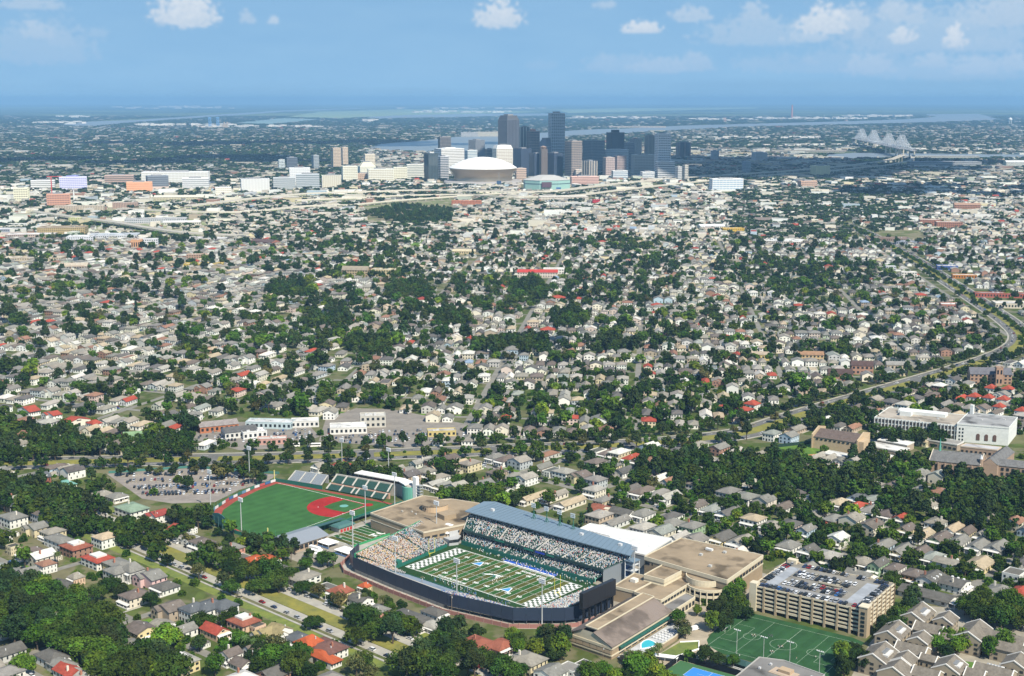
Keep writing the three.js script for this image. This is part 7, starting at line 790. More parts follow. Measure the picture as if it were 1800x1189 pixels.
// ---------------------------------------------------------------- garden trees and bushes between the houses
{
  const cell = 12, grid = new Map(), key = (x, z) => Math.floor(x / cell) + ',' + Math.floor(z / cell); for (const h of HOUSES) for (let i = -1; i <= 1; i++) for (let j = -1; j <= 1; j++) { const k = key(h.x + i * cell, h.z + j * cell); (grid.get(k) || grid.set(k, []).get(k)).push(h); }
  const clear = (x, z, m) => { for (const h of grid.get(key(x, z)) || []) { const c = Math.cos(h.rot), s = Math.sin(h.rot), dx = x - h.x, dz = z - h.z, a = dx * c - dz * s, b = dx * s + dz * c; if (Math.abs(a) < h.w / 2 + m && Math.abs(b) < h.l / 2 + m) return false; } return true; };
  const fill = (pts, sp, kinds, p, s0, s1, m, seed) => { const poly = gpoly(pts), r = rng(seed); let x0 = 1e9, x1 = -1e9, z0 = 1e9, z1 = -1e9; for (const [x, z] of poly) { x0 = Math.min(x0, x); x1 = Math.max(x1, x); z0 = Math.min(z0, z); z1 = Math.max(z1, z); } for (let x = x0; x < x1; x += sp) for (let z = z0; z < z1; z += sp) { const X = x + rr(-0.48, 0.48, r) * sp, Z = z + rr(-0.48, 0.48, r) * sp, n = fbm(X / 120 + 11, Z / 120 + 7, 3); if (r() > p * (0.15 + 1.9 * sstep(0.42, 0.66, n)) || !inPoly(poly, X, Z) || blocked(X, Z, sp > 9 ? 13 : 3) || !clear(X, Z, m)) continue; addTree(X, Z, pick(kinds, r), rr(s0, s1, r), r); } };
  const mid = ['oak', 'oak_wide', 'oak_small', 'oak', 'green_tree', 'tall_tree', 'oak_small', 'lime_tree'];
  fill([[-60, 822], [170, 826], [200, 850], [190, 930], [420, 960], [620, 1000], [760, 1060], [1000, 1110], [1050, 1200], [-60, 1210]], 11, [...mid, 'palm', 'green_tree', 'oak_small'], 0.55, 0.6, 1.1, 1.6, 501);
  fill([[-60, 822], [170, 826], [200, 850], [190, 930], [420, 960], [620, 1000], [760, 1060], [1000, 1110], [1050, 1200], [-60, 1210]], 5, ['shrub'], 0.3, 0.7, 1.5, 0.4, 502);
  fill([[700, 862], [900, 800], [1310, 775], [1480, 724], [1860, 612], [1860, 1110], [1560, 1040], [1180, 940], [900, 900]], 13, mid, 0.32, 0.6, 1.15, 1, 503); fill([[700, 862], [900, 800], [1310, 775], [1480, 724], [1860, 612], [1860, 1110], [1560, 1040], [1180, 940], [900, 900]], 6.5, ['shrub'], 0.34, 0.7, 1.5, 0.3, 504);
  fill([[-120, 800], [-180, 420], [1540, 420], [1770, 566], [1780, 606], [1480, 695], [1310, 746], [1100, 768], [500, 788]], 17, mid, 0.17, 0.95, 1.8, 0.5, 505); fill([[-120, 800], [-120, 640], [1700, 640], [1480, 695], [1310, 746], [1100, 768], [500, 788]], 8, ['shrub'], 0.4, 0.8, 1.7, 0.2, 506); fill([[1575, 425], [1900, 420], [1900, 620], [1830, 610], [1690, 495]], 16, mid, 0.3, 0.7, 1.3, 0.5, 507);
}
// ---------------------------------------------------------------- downtown
function tower(label, x0, x1, yt, yb, o = {}) {
  const p = G((x0 + x1) / 2, yb), ppm = FOCAL / Math.hypot(p.z, CAM_H), turn = (o.turn ?? 34) * D2, app = (x1 - x0) / ppm, asp = o.asp || 1, c = Math.abs(Math.cos(turn)), s = Math.abs(Math.sin(turn)), w = app / (c + asp * s), d = w * asp, h = heightAt(p, yt), a = w / 2, b = d / 2;
  const g = thing(o.name || 'tower', label, o.cat || 'tower', p, turn, 'downtown buildings'), core = mat((o.glass || [0.05,0.06,0.075]).map(q => Math.min(0.6, q * 1.3 + 0.02)), o.gloss ?? 0.35), trim = mat((o.trim || [0.3,0.3,0.3]).map(q => Math.min(0.74, q * 1.4 + 0.03)), 0.7), fl = o.floor || 6.5, n = Math.max(2, Math.round(h / fl)), e = o.proud || 0.5; keepOff(p.x, p.z, Math.max(w, d) * 0.62);
  const st = o.style || 'grid', hh = o.cap ? h - o.cap : h;
  const body = new FB().prism(rect(-a, a, -b, b), 0, hh).make('core', core, g);
  if (st === 'bands' || st === 'grid') { const f = new FB(), bh = fl * (o.band || 0.45); for (let i = 1; i <= n; i++) { const y = Math.min(hh, i * hh / n); f.box(-a - e, a + e, y - bh, y + (i === n ? 0.4 : 0), -b - e, b + e, true); } f.make('floor_bands', trim, g, 'stuff'); }
  if (st === 'fins' || st === 'grid') { const f = new FB(), sp = (o.bay || 4.5) * 1.5, nx = Math.max(2, Math.round(w / sp)), nz = Math.max(2, Math.round(d / sp)), t = o.fin || 0.55, q = e + 0.15; for (let i = 0; i <= nx; i++) for (const z of [-b, b]) f.box(-a + i * w / nx - t, -a + i * w / nx + t, 0, hh + 0.8, z - q, z + q); for (let i = 0; i <= nz; i++) for (const x of [-a, a]) f.box(x - q, x + q, 0, hh + 0.9,-b + i * d / nz - t, -b + i * d / nz + t); f.make('piers', trim, g, 'stuff'); }
  if (o.cap) { const k = o.capK ?? 0.7; new FB().hexa([[-a, hh, -b],[a, hh, -b],[a, hh, b],[-a, hh, b]],[[-a * k, h, -b * k],[a * k, h, -b * k],[a * k, h, b * k],[-a * k, h, b * k]]).make('crown', mat(o.capC || o.trim || [0.3,0.3,0.3],0.7), g); }
  new FB().box(-a * 0.5, a * 0.4, h - (o.cap ? 2 : 0), h + Math.max(3, (o.pent ?? 4)), -b * 0.45, b * 0.5).make('penthouse', mat(o.pentC || [0.25,0.25,0.26],0.8), body);
  if (o.base) { const q = o.base; new FB().prism(rect(-a * q[0], a * q[0],-b * q[0], b * q[0]), 0, q[1]).make('podium', mat(q[2] || [0.3,0.3,0.3],0.8), g); }
  return g;
}
const DK = [0.022,0.028,0.04], NAVY = [0.018,0.03,0.06];
for (const t of [
  ['tall dark slate tower with chamfered crown behind the dome',876,912,203,306,{ turn: 38, style: 'fins', glass: [0.03,0.035,0.05], trim: [0.12,0.125,0.15], bay: 5, cap: 18, capK: 0.8, capC: [0.07,0.075,0.09], pent: 5 }],
  ['tallest pale grey gridded tower',964,992,199,300,{ turn: 12, style: 'grid', glass: [0.07,0.08,0.095], trim: [0.42,0.43,0.44], band: 0.42, bay: 6, pent: 7, pentC: [0.3,0.3,0.31] }],
  ['slim grey slab tower behind the slate tower',913,930,223,302,{ turn: 8, style: 'fins', trim: [0.33,0.32,0.29], glass: [0.1,0.1,0.1], bay: 8, fin: 2 }],
  ['reddish brown tower with a flat copper top',926,948,231,303,{ turn: 20, style: 'grid', trim: [0.2,0.15,0.14], glass: DK, pentC: [0.45,0.24,0.16], pent: 9 }],
  ['grey tower with stepped rounded shoulders',943,979,244,300,{ turn: 40, style: 'grid', trim: [0.26,0.26,0.30], glass: [0.04,0.05,0.08], cap: 32, capK: 0.45, capC: [0.2,0.205,0.25], bay: 6 }],
  ['plain dark brown hotel slab left of the river bend',770,793,241,288,{ turn: 15, style: 'grid', trim: [0.14,0.12,0.11], glass: DK, band: 0.3 }],
  ['grey blue eight sided tower beside the river',824,852,246,296,{ turn: 40, style: 'fins', trim: [0.26,0.27,0.29], glass: [0.09,0.1,0.12] }],
  ['low dark building right of the eight sided tower',852,868,262,297,{ turn: 20, style: 'bands', trim: [0.2,0.18,0.17], glass: DK }],
  ['white banded hotel behind the dome',764,816,261,308,{ turn: 30, style: 'bands', trim: [0.72,0.71,0.68], glass: [0.12,0.11,0.1], band: 0.6, asp: 0.6, pentC: [0.7,0.7,0.68] }],
  ['pale blue banded block between the hotels',816,839,264,305,{ turn: 30, style: 'bands', trim: [0.48,0.55,0.6], glass: [0.12,0.18,0.24], asp: 0.7 }],
  ['dark green glass tower left of the dome',746,770,269,319,{ turn: 30, style: 'fins', trim: [0.045,0.06,0.065], glass: [0.02,0.035,0.04], gloss: 0.15, pentC: [0.6,0.6,0.6] }],
  ['grey banded block between the green tower and the dome',769,789,275,317,{ turn: 24, style: 'bands', trim: [0.34,0.35,0.37], glass: DK }],
  ['cream hotel with a pale mansard top behind the dome',866,901,255,312,{ turn: 24, style: 'grid', trim: [0.64,0.55,0.46], glass: [0.2,0.13,0.11], cap: 13, capK: 0.82, capC: [0.66,0.66,0.64], asp: 0.6, bay: 5 }],
  ['dark blue glass slab right of the cream hotel',902,934,261,308,{ turn: 38, style: 'fins', trim: [0.02,0.03,0.055], glass: NAVY, gloss: 0.1 }],
  ['dark blue glass hotel block, left wing',930,956,270,312,{ turn: 30, style: 'fins', trim: [0.02,0.028,0.05], glass: NAVY, gloss: 0.1 }],
  ['dark blue glass hotel block, right wing',960,989,269,312,{ turn: 40, style: 'fins', trim: [0.02,0.03,0.055], glass: NAVY, gloss: 0.1 }],
  ['brown lift core with a round restaurant on top',948,962,262,313,{ turn: 20, style: 'fins', trim: [0.12,0.09,0.075], glass: [0.09,0.07,0.06] }],
  ['brown gridded tower right of the blue glass hotel',993,1022,248,314,{ turn: 32, style: 'grid', trim: [0.22,0.18,0.155], glass: [0.03,0.03,0.04], bay: 5 }],
  ['wide dark gridded office block',1024,1062,247,303,{ turn: 30, style: 'grid', trim: [0.13,0.14,0.16], glass: [0.02,0.025,0.035], bay: 4 }],
  ['black box tower with a raised penthouse',1066,1096,233,296,{ turn: 20, style: 'fins', trim: [0.016,0.022,0.04], glass: [0.012,0.018,0.035], pent: 12, pentC: [0.03,0.035,0.05] }],
  ['broad pale grey office slab in front of the black tower',1061,1104,263,302,{ turn: 14, style: 'bands', trim: [0.40,0.41,0.42], glass: [0.2,0.2,0.21], asp: 0.4 }],
  ['small dark tower right of the pale slab',1097,1114,251,300,{ turn: 26, style: 'grid', trim: [0.17,0.175,0.2], glass: DK }],
  ['rounded tower with white vertical stripes',1106,1127,244,294,{ turn: 42, style: 'fins', trim: [0.5,0.49,0.48], glass: [0.07,0.06,0.065], bay: 4, fin: 0.8, pentC: [0.35,0.2,0.16] }],
  ['beige grey apartment tower left of the white gridded tower',1133,1153,238,293,{ turn: 20, style: 'fins', trim: [0.30,0.28,0.25], glass: [0.13,0.12,0.11] }],
  ['white gridded tower on the right of downtown',1151,1177,235,313,{ turn: 10, style: 'grid', trim: [0.60,0.60,0.60], glass: [0.04,0.055,0.09], bay: 5, band: 0.5, fin: 0.35 }],
  ['low banded annex beside the white gridded tower',1152,1185,284,315,{ turn: 12, style: 'bands', trim: [0.5,0.5,0.5], glass: [0.05,0.06,0.09], asp: 0.5 }],
  ['dark brown box beyond the white gridded tower',1190,1212,250,278,{ turn: 10, style: 'fins', trim: [0.16,0.11,0.10], glass: [0.03,0.03,0.04], fin: 3, bay: 20 }],
  ['beige and dark office pair in front of downtown',1023,1049,283,317,{ turn: 40, style: 'fins', trim: [0.42,0.37,0.3], glass: [0.09,0.09,0.1], bay: 9, fin: 1.4 }],
  ['pinkish old office block',1060,1080,277,313,{ turn: 16, style: 'grid', trim: [0.34,0.27,0.25], glass: [0.14,0.11,0.11] }],['brown arched old office block',1079,1100,274,312,{ turn: 16, style: 'grid', trim: [0.26,0.2,0.19], glass: [0.09,0.07,0.07] }],['wide pale beige block below the striped tower',1110,1150,272,308,{ turn: 12, style: 'grid', trim: [0.38,0.35,0.31], glass: [0.2,0.18,0.17], asp: 0.5 }],
  ['slim beige tower beside the elevated road',1200,1209,291,318,{ turn: 30, trim: [0.42,0.39,0.34] }],['slim pale block beside the slim beige tower',1187,1198,293,318,{ turn: 30, trim: [0.4,0.4,0.4] }],
  ['white slab hospital right of downtown',1248,1305,314,336,{ turn: 8, style: 'grid', trim: [0.66,0.69,0.72], glass: [0.25,0.33,0.42], asp: 0.35, bay: 8, base: [1.12,7,[0.66,0.66,0.64]] }],['yellow tan windowless block near the bridge road',1427,1456,291,310,{ turn: 10, style: 'fins', trim: [0.50,0.43,0.24], glass: [0.46,0.40,0.22], bay: 12 }],['grey warehouse tower before the bridges',1323,1347,268,284,{ turn: 10, style: 'grid', trim: [0.34,0.34,0.34], glass: [0.14,0.14,0.15] }],['small grey tower left of the warehouse tower',1250,1263,265,283,{ turn: 20, trim: [0.3,0.3,0.32] }],['blue grey tower in the warehouse quarter',1305,1319,284,305,{ turn: 30, trim: [0.22,0.26,0.31] }],['brown brick block in the warehouse quarter',1403,1435,318,331,{ turn: 12, style: 'grid', trim: [0.38,0.25,0.18], glass: [0.16,0.11,0.09], asp: 0.5 }],
  ['tan tower standing alone left of downtown',582,600,260,296,{ turn: 24, style: 'grid', trim: [0.40,0.32,0.24], glass: [0.18,0.14,0.11] }],['tan tower beside its lower twin left of downtown',600,612,259,292,{ turn: 24, style: 'grid', trim: [0.42,0.34,0.26], glass: [0.18,0.14,0.11] }],['slate block tower in the left middle distance',548,561,273,298,{ turn: 30, trim: [0.24,0.27,0.29] }],['dark blue block left of the slate tower',502,524,277,298,{ turn: 16, style: 'bands', trim: [0.08,0.1,0.13], glass: DK }],['pale blue slim tower beside the dark blue block',489,501,281,298,{ turn: 16, trim: [0.45,0.5,0.56] }],
  ['eight storey beige tower at the left edge',25,52,330,354,{ turn: 12, style: 'grid', trim: [0.56,0.50,0.38], glass: [0.26,0.23,0.18] }],['white banded low block near the left edge',55,97,317,333,{ turn: 14, style: 'bands', trim: [0.66,0.66,0.64], glass: [0.18,0.18,0.18], asp: 0.4 }],['lavender glass roofed hall',104,154,311,333,{ turn: 18, style: 'grid', trim: [0.42,0.42,0.62], glass: [0.2,0.2,0.42], asp: 0.5, pentC: [0.3,0.3,0.66] }],['brown brick parking deck behind the orange hall',184,236,308,324,{ turn: 12, style: 'bands', trim: [0.33,0.23,0.19], glass: [0.1,0.08,0.07], asp: 0.5 }],['bright orange brick hall',222,269,320,338,{ turn: 14, style: 'bands', trim: [0.58,0.25,0.13], glass: [0.42,0.17,0.09], asp: 0.5, band: 0.8 }],['dark slate laboratory beside the orange hall',256,297,309,330,{ turn: 24, style: 'bands', trim: [0.13,0.15,0.18], glass: [0.07,0.08,0.1], asp: 0.6 }],['long white hospital range',252,367,302,320,{ turn: 6, style: 'grid', trim: [0.68,0.67,0.62], glass: [0.4,0.39,0.36], asp: 0.25, bay: 9 }],['white banded front wing of the hospital range',321,368,313,331,{ turn: 8, style: 'bands', trim: [0.64,0.64,0.62], glass: [0.24,0.25,0.27], asp: 0.4 }],['red brick block with a crane near the left edge',83,124,341,365,{ turn: 14, style: 'grid', trim: [0.40,0.20,0.13], glass: [0.2,0.11,0.09], asp: 0.5 }],['plain cream slab hotel',423,474,314,338,{ turn: 16, style: 'fins', trim: [0.62,0.59,0.51], glass: [0.55,0.52,0.45], asp: 0.4, bay: 7, base: [1.08,5,[0.6,0.58,0.52]] }],['small cream block left of the slab hotel',378,407,329,343,{ turn: 14, style: 'grid', trim: [0.6,0.56,0.46], glass: [0.4,0.36,0.3], asp: 0.5 }],
  ['grey green clinic, leftmost of the clinic row',480,520,312,333,{ turn: 10, style: 'bands', trim: [0.36,0.38,0.39], glass: [0.14,0.16,0.18], asp: 0.4 }],['grey clinic in the middle of the clinic row',520,562,306,332,{ turn: 10, style: 'bands', trim: [0.33,0.36,0.38], glass: [0.13,0.15,0.17], asp: 0.4 }],['white roofed clinic behind the clinic row',508,546,295,322,{ turn: 12, style: 'grid', trim: [0.68,0.69,0.70], glass: [0.4,0.42,0.44], asp: 0.5 }],['cream medical block at the end of the clinic row',565,600,308,329,{ turn: 12, style: 'fins', trim: [0.58,0.55,0.46], glass: [0.4,0.37,0.3], asp: 0.5 }],
  ['cream medical tower, leftmost',600,629,292,319,{ turn: 16, trim: [0.60,0.55,0.43], glass: [0.32,0.29,0.22], asp: 0.7 }],['cream medical tower with a stepped top',628,661,285,308,{ turn: 16, trim: [0.60,0.55,0.43], glass: [0.32,0.29,0.22], cap: 16, capK: 0.55, capC: [0.6,0.55,0.43] }],['tall cream medical tower behind',639,660,271,300,{ turn: 16, trim: [0.5,0.45,0.36], glass: [0.26,0.23,0.18] }],['wide cream medical block in front',646,692,297,319,{ turn: 12, trim: [0.63,0.58,0.45], glass: [0.33,0.29,0.22], asp: 0.4 }],['cream medical block right of centre',690,716,294,317,{ turn: 14, trim: [0.60,0.54,0.42], glass: [0.31,0.27,0.2], asp: 0.6 }],['pale medical annex beside the green glass tower',714,745,289,315,{ turn: 10, style: 'bands', trim: [0.5,0.49,0.44], glass: [0.18,0.2,0.19], asp: 0.5 }],['brown brick medical block at the front',622,660,305,318,{ turn: 10, style: 'grid', trim: [0.42,0.30,0.22], glass: [0.18,0.13,0.1], asp: 0.4 }],
  ['pink parking deck right of the teal arena',1002,1052,310,326,{ turn: 8, style: 'bands', trim: [0.55,0.33,0.28], glass: [0.2,0.12,0.11], asp: 0.4, floor: 5 }],['tan parking deck behind the teal arena',905,925,296,318,{ turn: 16, style: 'bands', trim: [0.42,0.31,0.24], glass: [0.17,0.13,0.11], asp: 0.6 }],['pale low hall behind the arena',1010,1040,298,315,{ turn: 10, style: 'bands', trim: [0.45,0.40,0.36], glass: [0.2,0.18,0.17], asp: 0.5 }],['blue white low office before the gridded tower',1075,1103,300,316,{ turn: 10, style: 'bands', trim: [0.5,0.54,0.58], glass: [0.15,0.2,0.26], asp: 0.5 }],['white banded low office before the gridded tower',1126,1150,302,316,{ turn: 12, style: 'bands', trim: [0.58,0.6,0.62], glass: [0.1,0.13,0.17], asp: 0.6 }]
]) tower(...t);
{ // the domed stadium
  const p = G(849,321), g = thing('domed_stadium','bronze domed stadium with a white roof in front of downtown','stadium', p), sc = 59 * Math.hypot(p.z, CAM_H) / FOCAL / 119, r = (a, y) => new THREE.Vector2(a * sc, y * sc);
  mesh('bowl', new THREE.LatheGeometry([r(104,0), r(103,9), r(101,16), r(101,24), r(104,32), r(110,40), r(116,47), r(118.5,50)],72), mat([0.44, 0.36, 0.26], 0.3, 0.75), g);
  mesh('rim', new THREE.LatheGeometry([r(118.5,50), r(120,50.5), r(120,53), r(118,53.6)],72), mat([0.62,0.6,0.56],0.5), g);
  const roof = []; for (let i = 0; i <= 14; i++) { const t = i / 14, a = 118 * (1 - t); roof.push(r(a, 53.5 + 36 * (1 - Math.pow(a / 118,2.1)))); } mesh('roof', new THREE.LatheGeometry(roof, 72), mat([0.80,0.80,0.79],0.55), g);
  mesh('podium', new THREE.LatheGeometry([r(138,0), r(136,8), r(104,9)],60), mat([0.33,0.31,0.30],0.8), g); const rb = new FB(); for (let i = 0; i < 96; i++) { const t = i / 96 * 6.2832; rb.tube([Math.cos(t) * 104.6 * sc, 8, Math.sin(t) * 104.6 * sc],[Math.cos(t) * 101.8 * sc, 20, Math.sin(t) * 101.8 * sc],0.35,0.35,3); rb.tube([Math.cos(t) * 101.8 * sc, 20, Math.sin(t) * 101.8 * sc],[Math.cos(t) * 118.6 * sc, 50, Math.sin(t) * 118.6 * sc],0.35,0.35,3); } rb.make('wall_ribs', mat([0.42,0.36,0.27],0.4,0.6), g, 'stuff'); keepOff(p.x, p.z, 150);
  const q = G(961,332), a = thing('arena','teal walled arena with a grey hipped roof right of the dome','arena', q, 6 * D2), P = circle(0,0,84,8, Math.PI / 8, Math.PI / 8 + 2 * Math.PI).map(c => [c[0], c[1] * 0.8]), Pt = P.map(c => [c[0] * 0.35, c[1] * 0.35]); keepOff(q.x, q.z, 100);
  new FB().prism(P, 0,32, false).make('walls', mat([0.30, 0.49, 0.45], 0.6), a); for (let i = 0; i < 8; i++) { const j = (i + 1) % 8; new FB().quad([P[i][0] * 1.02,32, P[i][1] * 1.02],[P[j][0] * 1.02,32, P[j][1] * 1.02],[Pt[j][0],47, Pt[j][1]],[Pt[i][0],47, Pt[i][1]]).make('roof_panel', mat([0.42,0.41,0.39],0.8), a); } new FB().flat(Pt, 47).make('roof_cap', mat([0.40,0.39,0.37],0.8), a); new FB().wall([...P, P[0]],19,21.5,1.2).make('dark_stripe', mat([0.08,0.12,0.16],0.5), a); new FB().box(-26,8,9,27,66,68.6).make('entrance_glass', mat([0.12,0.07,0.09],0.2), a); new FB().box(24,40,3,9,67,69).make('blue_banner', mat([0.03,0.12,0.3],0.6), a);
  const s = G(877,328), sg = thing('highway_sign','dark video sign on a pole in front of the dome','sign', s); new FB().tube([0,0,0],[0,52,0],1,0.6,6).make('pole', mat([0.35,0.36,0.38],0.6), sg); new FB().box(-8,8,8,20,-1,1, true).make('panel', mat([0.04,0.08,0.16],0.4), sg);
  const u = G(955,313), rs = thing('rooftop_restaurant','round revolving restaurant on the brown lift core','restaurant', V3(u.x, heightAt(u, 262), u.z)); mesh('disc', new THREE.CylinderGeometry(14,10,8,24), mat([0.3,0.2,0.15],0.6), rs).position.y = 4; mesh('disc_roof', new THREE.ConeGeometry(13,5,24), mat([0.28,0.2,0.16],0.7), rs).position.y = 10.5;
}
// low roofs of the warehouse and rail district, each placed by its base
for (const [label, px, py, w, l, h, wc, rc, turn, o] of [
  ['long grey rail depot with a white clerestory',274,384,150,45,10,[0.5,0.52,0.55],[0.42,0.42,0.42],10,{}],['small white tower of the rail depot',250,372,8,8,22,[0.72,0.72,0.7],[0.7,0.7,0.68],10,{ floors: 2, vents: 0 }],['yellow green block beside the viaduct',132,383,30,20,16,[0.56,0.56,0.28],[0.6,0.58,0.4],10,{}],['large tan warehouse with pale buttresses',110,399,105,50,16,[0.46,0.36,0.19],[0.34,0.28,0.22],8,{}],['white and pale blue warehouse front',142,415,55,40,13,[0.66,0.69,0.74],[0.7,0.7,0.7],8,{}],['long pale blue roofed warehouse',200,412,105,55,10,[0.6,0.62,0.65],[0.48,0.52,0.57],8,{ vents: 10 }],['orange sided cube building',240,421,22,20,20,[0.6,0.33,0.18],[0.55,0.5,0.45],10,{ floors: 1 }],['grey and white cube building beside the orange one',262,420,36,20,18,[0.62,0.64,0.68],[0.6,0.6,0.6],10,{ floors: 4 }],['white warehouse roof at the left edge',18,402,60,40,9,[0.3,0.33,0.4],[0.72,0.72,0.72],6,{}],['long white warehouse roof near the left edge',55,411,105,40,9,[0.5,0.4,0.35],[0.72,0.71,0.69],6,{}],['row of white tents and sheds',315,346,150,40,9,[0.6,0.55,0.4],[0.68,0.64,0.54],6,{ gable: 5 }],['white shed roof behind the viaduct',320,390,90,30,7,[0.6,0.58,0.5],[0.66,0.66,0.64],8,{ gable: 3 }],['white long store roof below the viaduct',350,418,120,30,8,[0.6,0.6,0.6],[0.7,0.7,0.7],-4,{}],['cream apartment terrace, left',118,362,70,18,15,[0.56,0.47,0.38],[0.56,0.53,0.47],10,{ floors: 5 }],['cream apartment terrace, middle',160,362,70,18,15,[0.58,0.50,0.40],[0.56,0.53,0.47],10,{ floors: 5 }],['brown and cream apartment terrace, right',220,356,70,20,16,[0.46,0.33,0.27],[0.55,0.52,0.46],10,{ floors: 5 }],['orange roofed warehouse before the dome',820,353,88,30,11,[0.50,0.20,0.12],[0.52,0.22,0.13],4,{}],['big white box store below the elevated road',990,345,150,60,10,[0.66,0.60,0.52],[0.72,0.68,0.62],4,{ vents: 10 }],['red fronted end of the box store',1048,351,22,12,10,[0.55,0.04,0.05],[0.6,0.3,0.28],4,{}],['pale long shed right of the box store',1000,357,110,34,8,[0.6,0.6,0.58],[0.62,0.62,0.6],4,{}],['white curved roof market',1250,397,60,34,9,[0.7,0.7,0.68],[0.74,0.74,0.73],8,{ gable: 4 }],['bright yellow market hall',1288,401,52,22,9,[0.66,0.44,0.06],[0.5,0.38,0.2],8,{}],['brown hipped hall beside the yellow market',1347,386,56,30,8,[0.4,0.3,0.25],[0.22,0.18,0.16],-6,{ gable: 5 }],['large white flat warehouse roof right of centre',1378,422,80,60,8,[0.62,0.58,0.52],[0.74,0.74,0.73],-20,{ vents: 8 }],['red brick block, left of the brick pair',1635,386,50,30,14,[0.40,0.19,0.13],[0.62,0.56,0.5],-8,{}],['red brick block, right of the brick pair',1668,390,60,30,14,[0.42,0.20,0.14],[0.62,0.56,0.5],-8,{}],['terracotta institution with a low tower',1700,360,70,24,14,[0.42,0.22,0.15],[0.4,0.25,0.18],-8,{ gable: 5 }],['brown construction yard shed',1560,418,90,40,6,[0.28,0.2,0.16],[0.26,0.19,0.16],-8,{}],['blue roofed shed beside the construction yard',1600,424,60,26,6,[0.3,0.33,0.4],[0.33,0.38,0.46],-8,{}],['long convention hall by the river',1660,284,330,60,18,[0.36,0.38,0.42],[0.40,0.42,0.46],-2,{ floors: 2 }],['white roofed wharf shed along the river',1650,274,420,30,10,[0.5,0.5,0.48],[0.66,0.66,0.65],-2,{ floors: 1 }],['white roofed hangar at the right edge',1790,285,120,40,22,[0.62,0.62,0.62],[0.66,0.66,0.66],0,{ gable: 8 }],['long grey wharf on the far river bank',1420,264,420,40,12,[0.45,0.42,0.38],[0.55,0.52,0.48],-4,{ floors: 1 }],['white naval sheds on the river point',860,232,260,60,36,[0.62,0.58,0.48],[0.6,0.57,0.5],4,{ floors: 6 }],['second white naval shed on the river point',825,233,140,50,34,[0.5,0.5,0.5],[0.5,0.5,0.5],4,{ floors: 6 }],['long pale levee shed across the river',1120,222,620,80,14,[0.52,0.46,0.4],[0.6,0.55,0.48],3,{ floors: 1 }],['dark red roofed warehouse beside the viaduct',466,424,56,30,8,[0.35,0.16,0.12],[0.13,0.09,0.085],-28,{ gable: 4 }],['yellow low school in the left middle distance',358,463,70,22,8,[0.62,0.46,0.1],[0.5,0.42,0.25],4,{}],['tan round roofed hangar at left',130,467,50,28,8,[0.42,0.34,0.26],[0.5,0.43,0.34],6,{ gable: 5 }],['white flat hall right of the round hangar',128,466,46,26,9,[0.5,0.36,0.26],[0.68,0.66,0.62],2,{}],['long beige depot roof at left',60,452,110,34,8,[0.55,0.47,0.35],[0.6,0.54,0.44],2,{}],['brick school with a flat roof at left',350,447,46,20,12,[0.42,0.28,0.2],[0.5,0.42,0.34],4,{}]
]) midBuilding('warehouse', label, 'building', px, py, w, l, h, wc, rc, turn * D2,{ group: 'large roofs of the middle distance', ...o });
// elevated roads on columns
function viaduct(label, px, w, h, m = mat([0.58, 0.54, 0.46], 0.9)) {
  const pts = smooth(px.map(p => { const q = G(p[0], p[1], p[2] ?? h); return [q.x, q.z]; }), 5), hs = px.map(p => p[2] ?? h), off = pts.forEach(q => keepOff(q[0], q[1], 40)), hAt = i => { const t = i / (pts.length - 1) * (hs.length - 1), k = Math.min(hs.length - 2, Math.floor(t)); return hs[k] + (hs[k + 1] - hs[k]) * (t - k); };
  const g = thing('viaduct', label, 'viaduct', V3(pts[0][0],0, pts[0][1]), 0,'elevated roads'), ox = pts[0][0], oz = pts[0][1], a = offset(pts, -w / 2), b = offset(pts, w / 2), d = new FB(), r = new FB(), c = new FB(); let acc = 0;
  for (let i = 0; i + 1 < pts.length; i++) { const P = (q, y) => [q[0] - ox, y, q[1] - oz], y0 = hAt(i), y1 = hAt(i + 1); d.quad(P(a[i], y0), P(b[i], y0), P(b[i + 1], y1), P(a[i + 1], y1)); for (const s of [a, b]) r.hexa([P(s[i], y0 - 1.8), P(s[i + 1], y1 - 1.8), P(s[i + 1], y1 + 1), P(s[i], y0 + 1)],[P(s[i], y0 - 1.8), P(s[i + 1], y1 - 1.8), P(s[i + 1], y1 + 1), P(s[i], y0 + 1)].map(q => [q[0] + 0.5, q[1], q[2] + 0.5])); d.quad(P(a[i], y0 - 1.8), P(b[i], y0 - 1.8), P(b[i + 1], y1 - 1.8), P(a[i + 1], y1 - 1.8)); const L = Math.hypot(pts[i + 1][0] - pts[i][0], pts[i + 1][1] - pts[i][1]); for (let s = 0; s < L; s += 1) { if (acc++ % 32 === 0) { const t = s / L, y = y0 + (y1 - y0) * t - 1.8; for (const e of [a, b]) { const q = [e[i][0] * 0.75 + pts[i][0] * 0.25 + (pts[i + 1][0] - pts[i][0]) * t - ox, e[i][1] * 0.75 + pts[i][1] * 0.25 + (pts[i + 1][1] - pts[i][1]) * t - oz]; c.box(q[0] - 0.9, q[0] + 0.9,0, y, q[1] - 0.9, q[1] + 0.9); } } } }
  d.make('deck', paveMat([0.52, 0.48, 0.41]), g); r.make('parapets', m, g); c.make('columns', m, g, 'stuff');
}
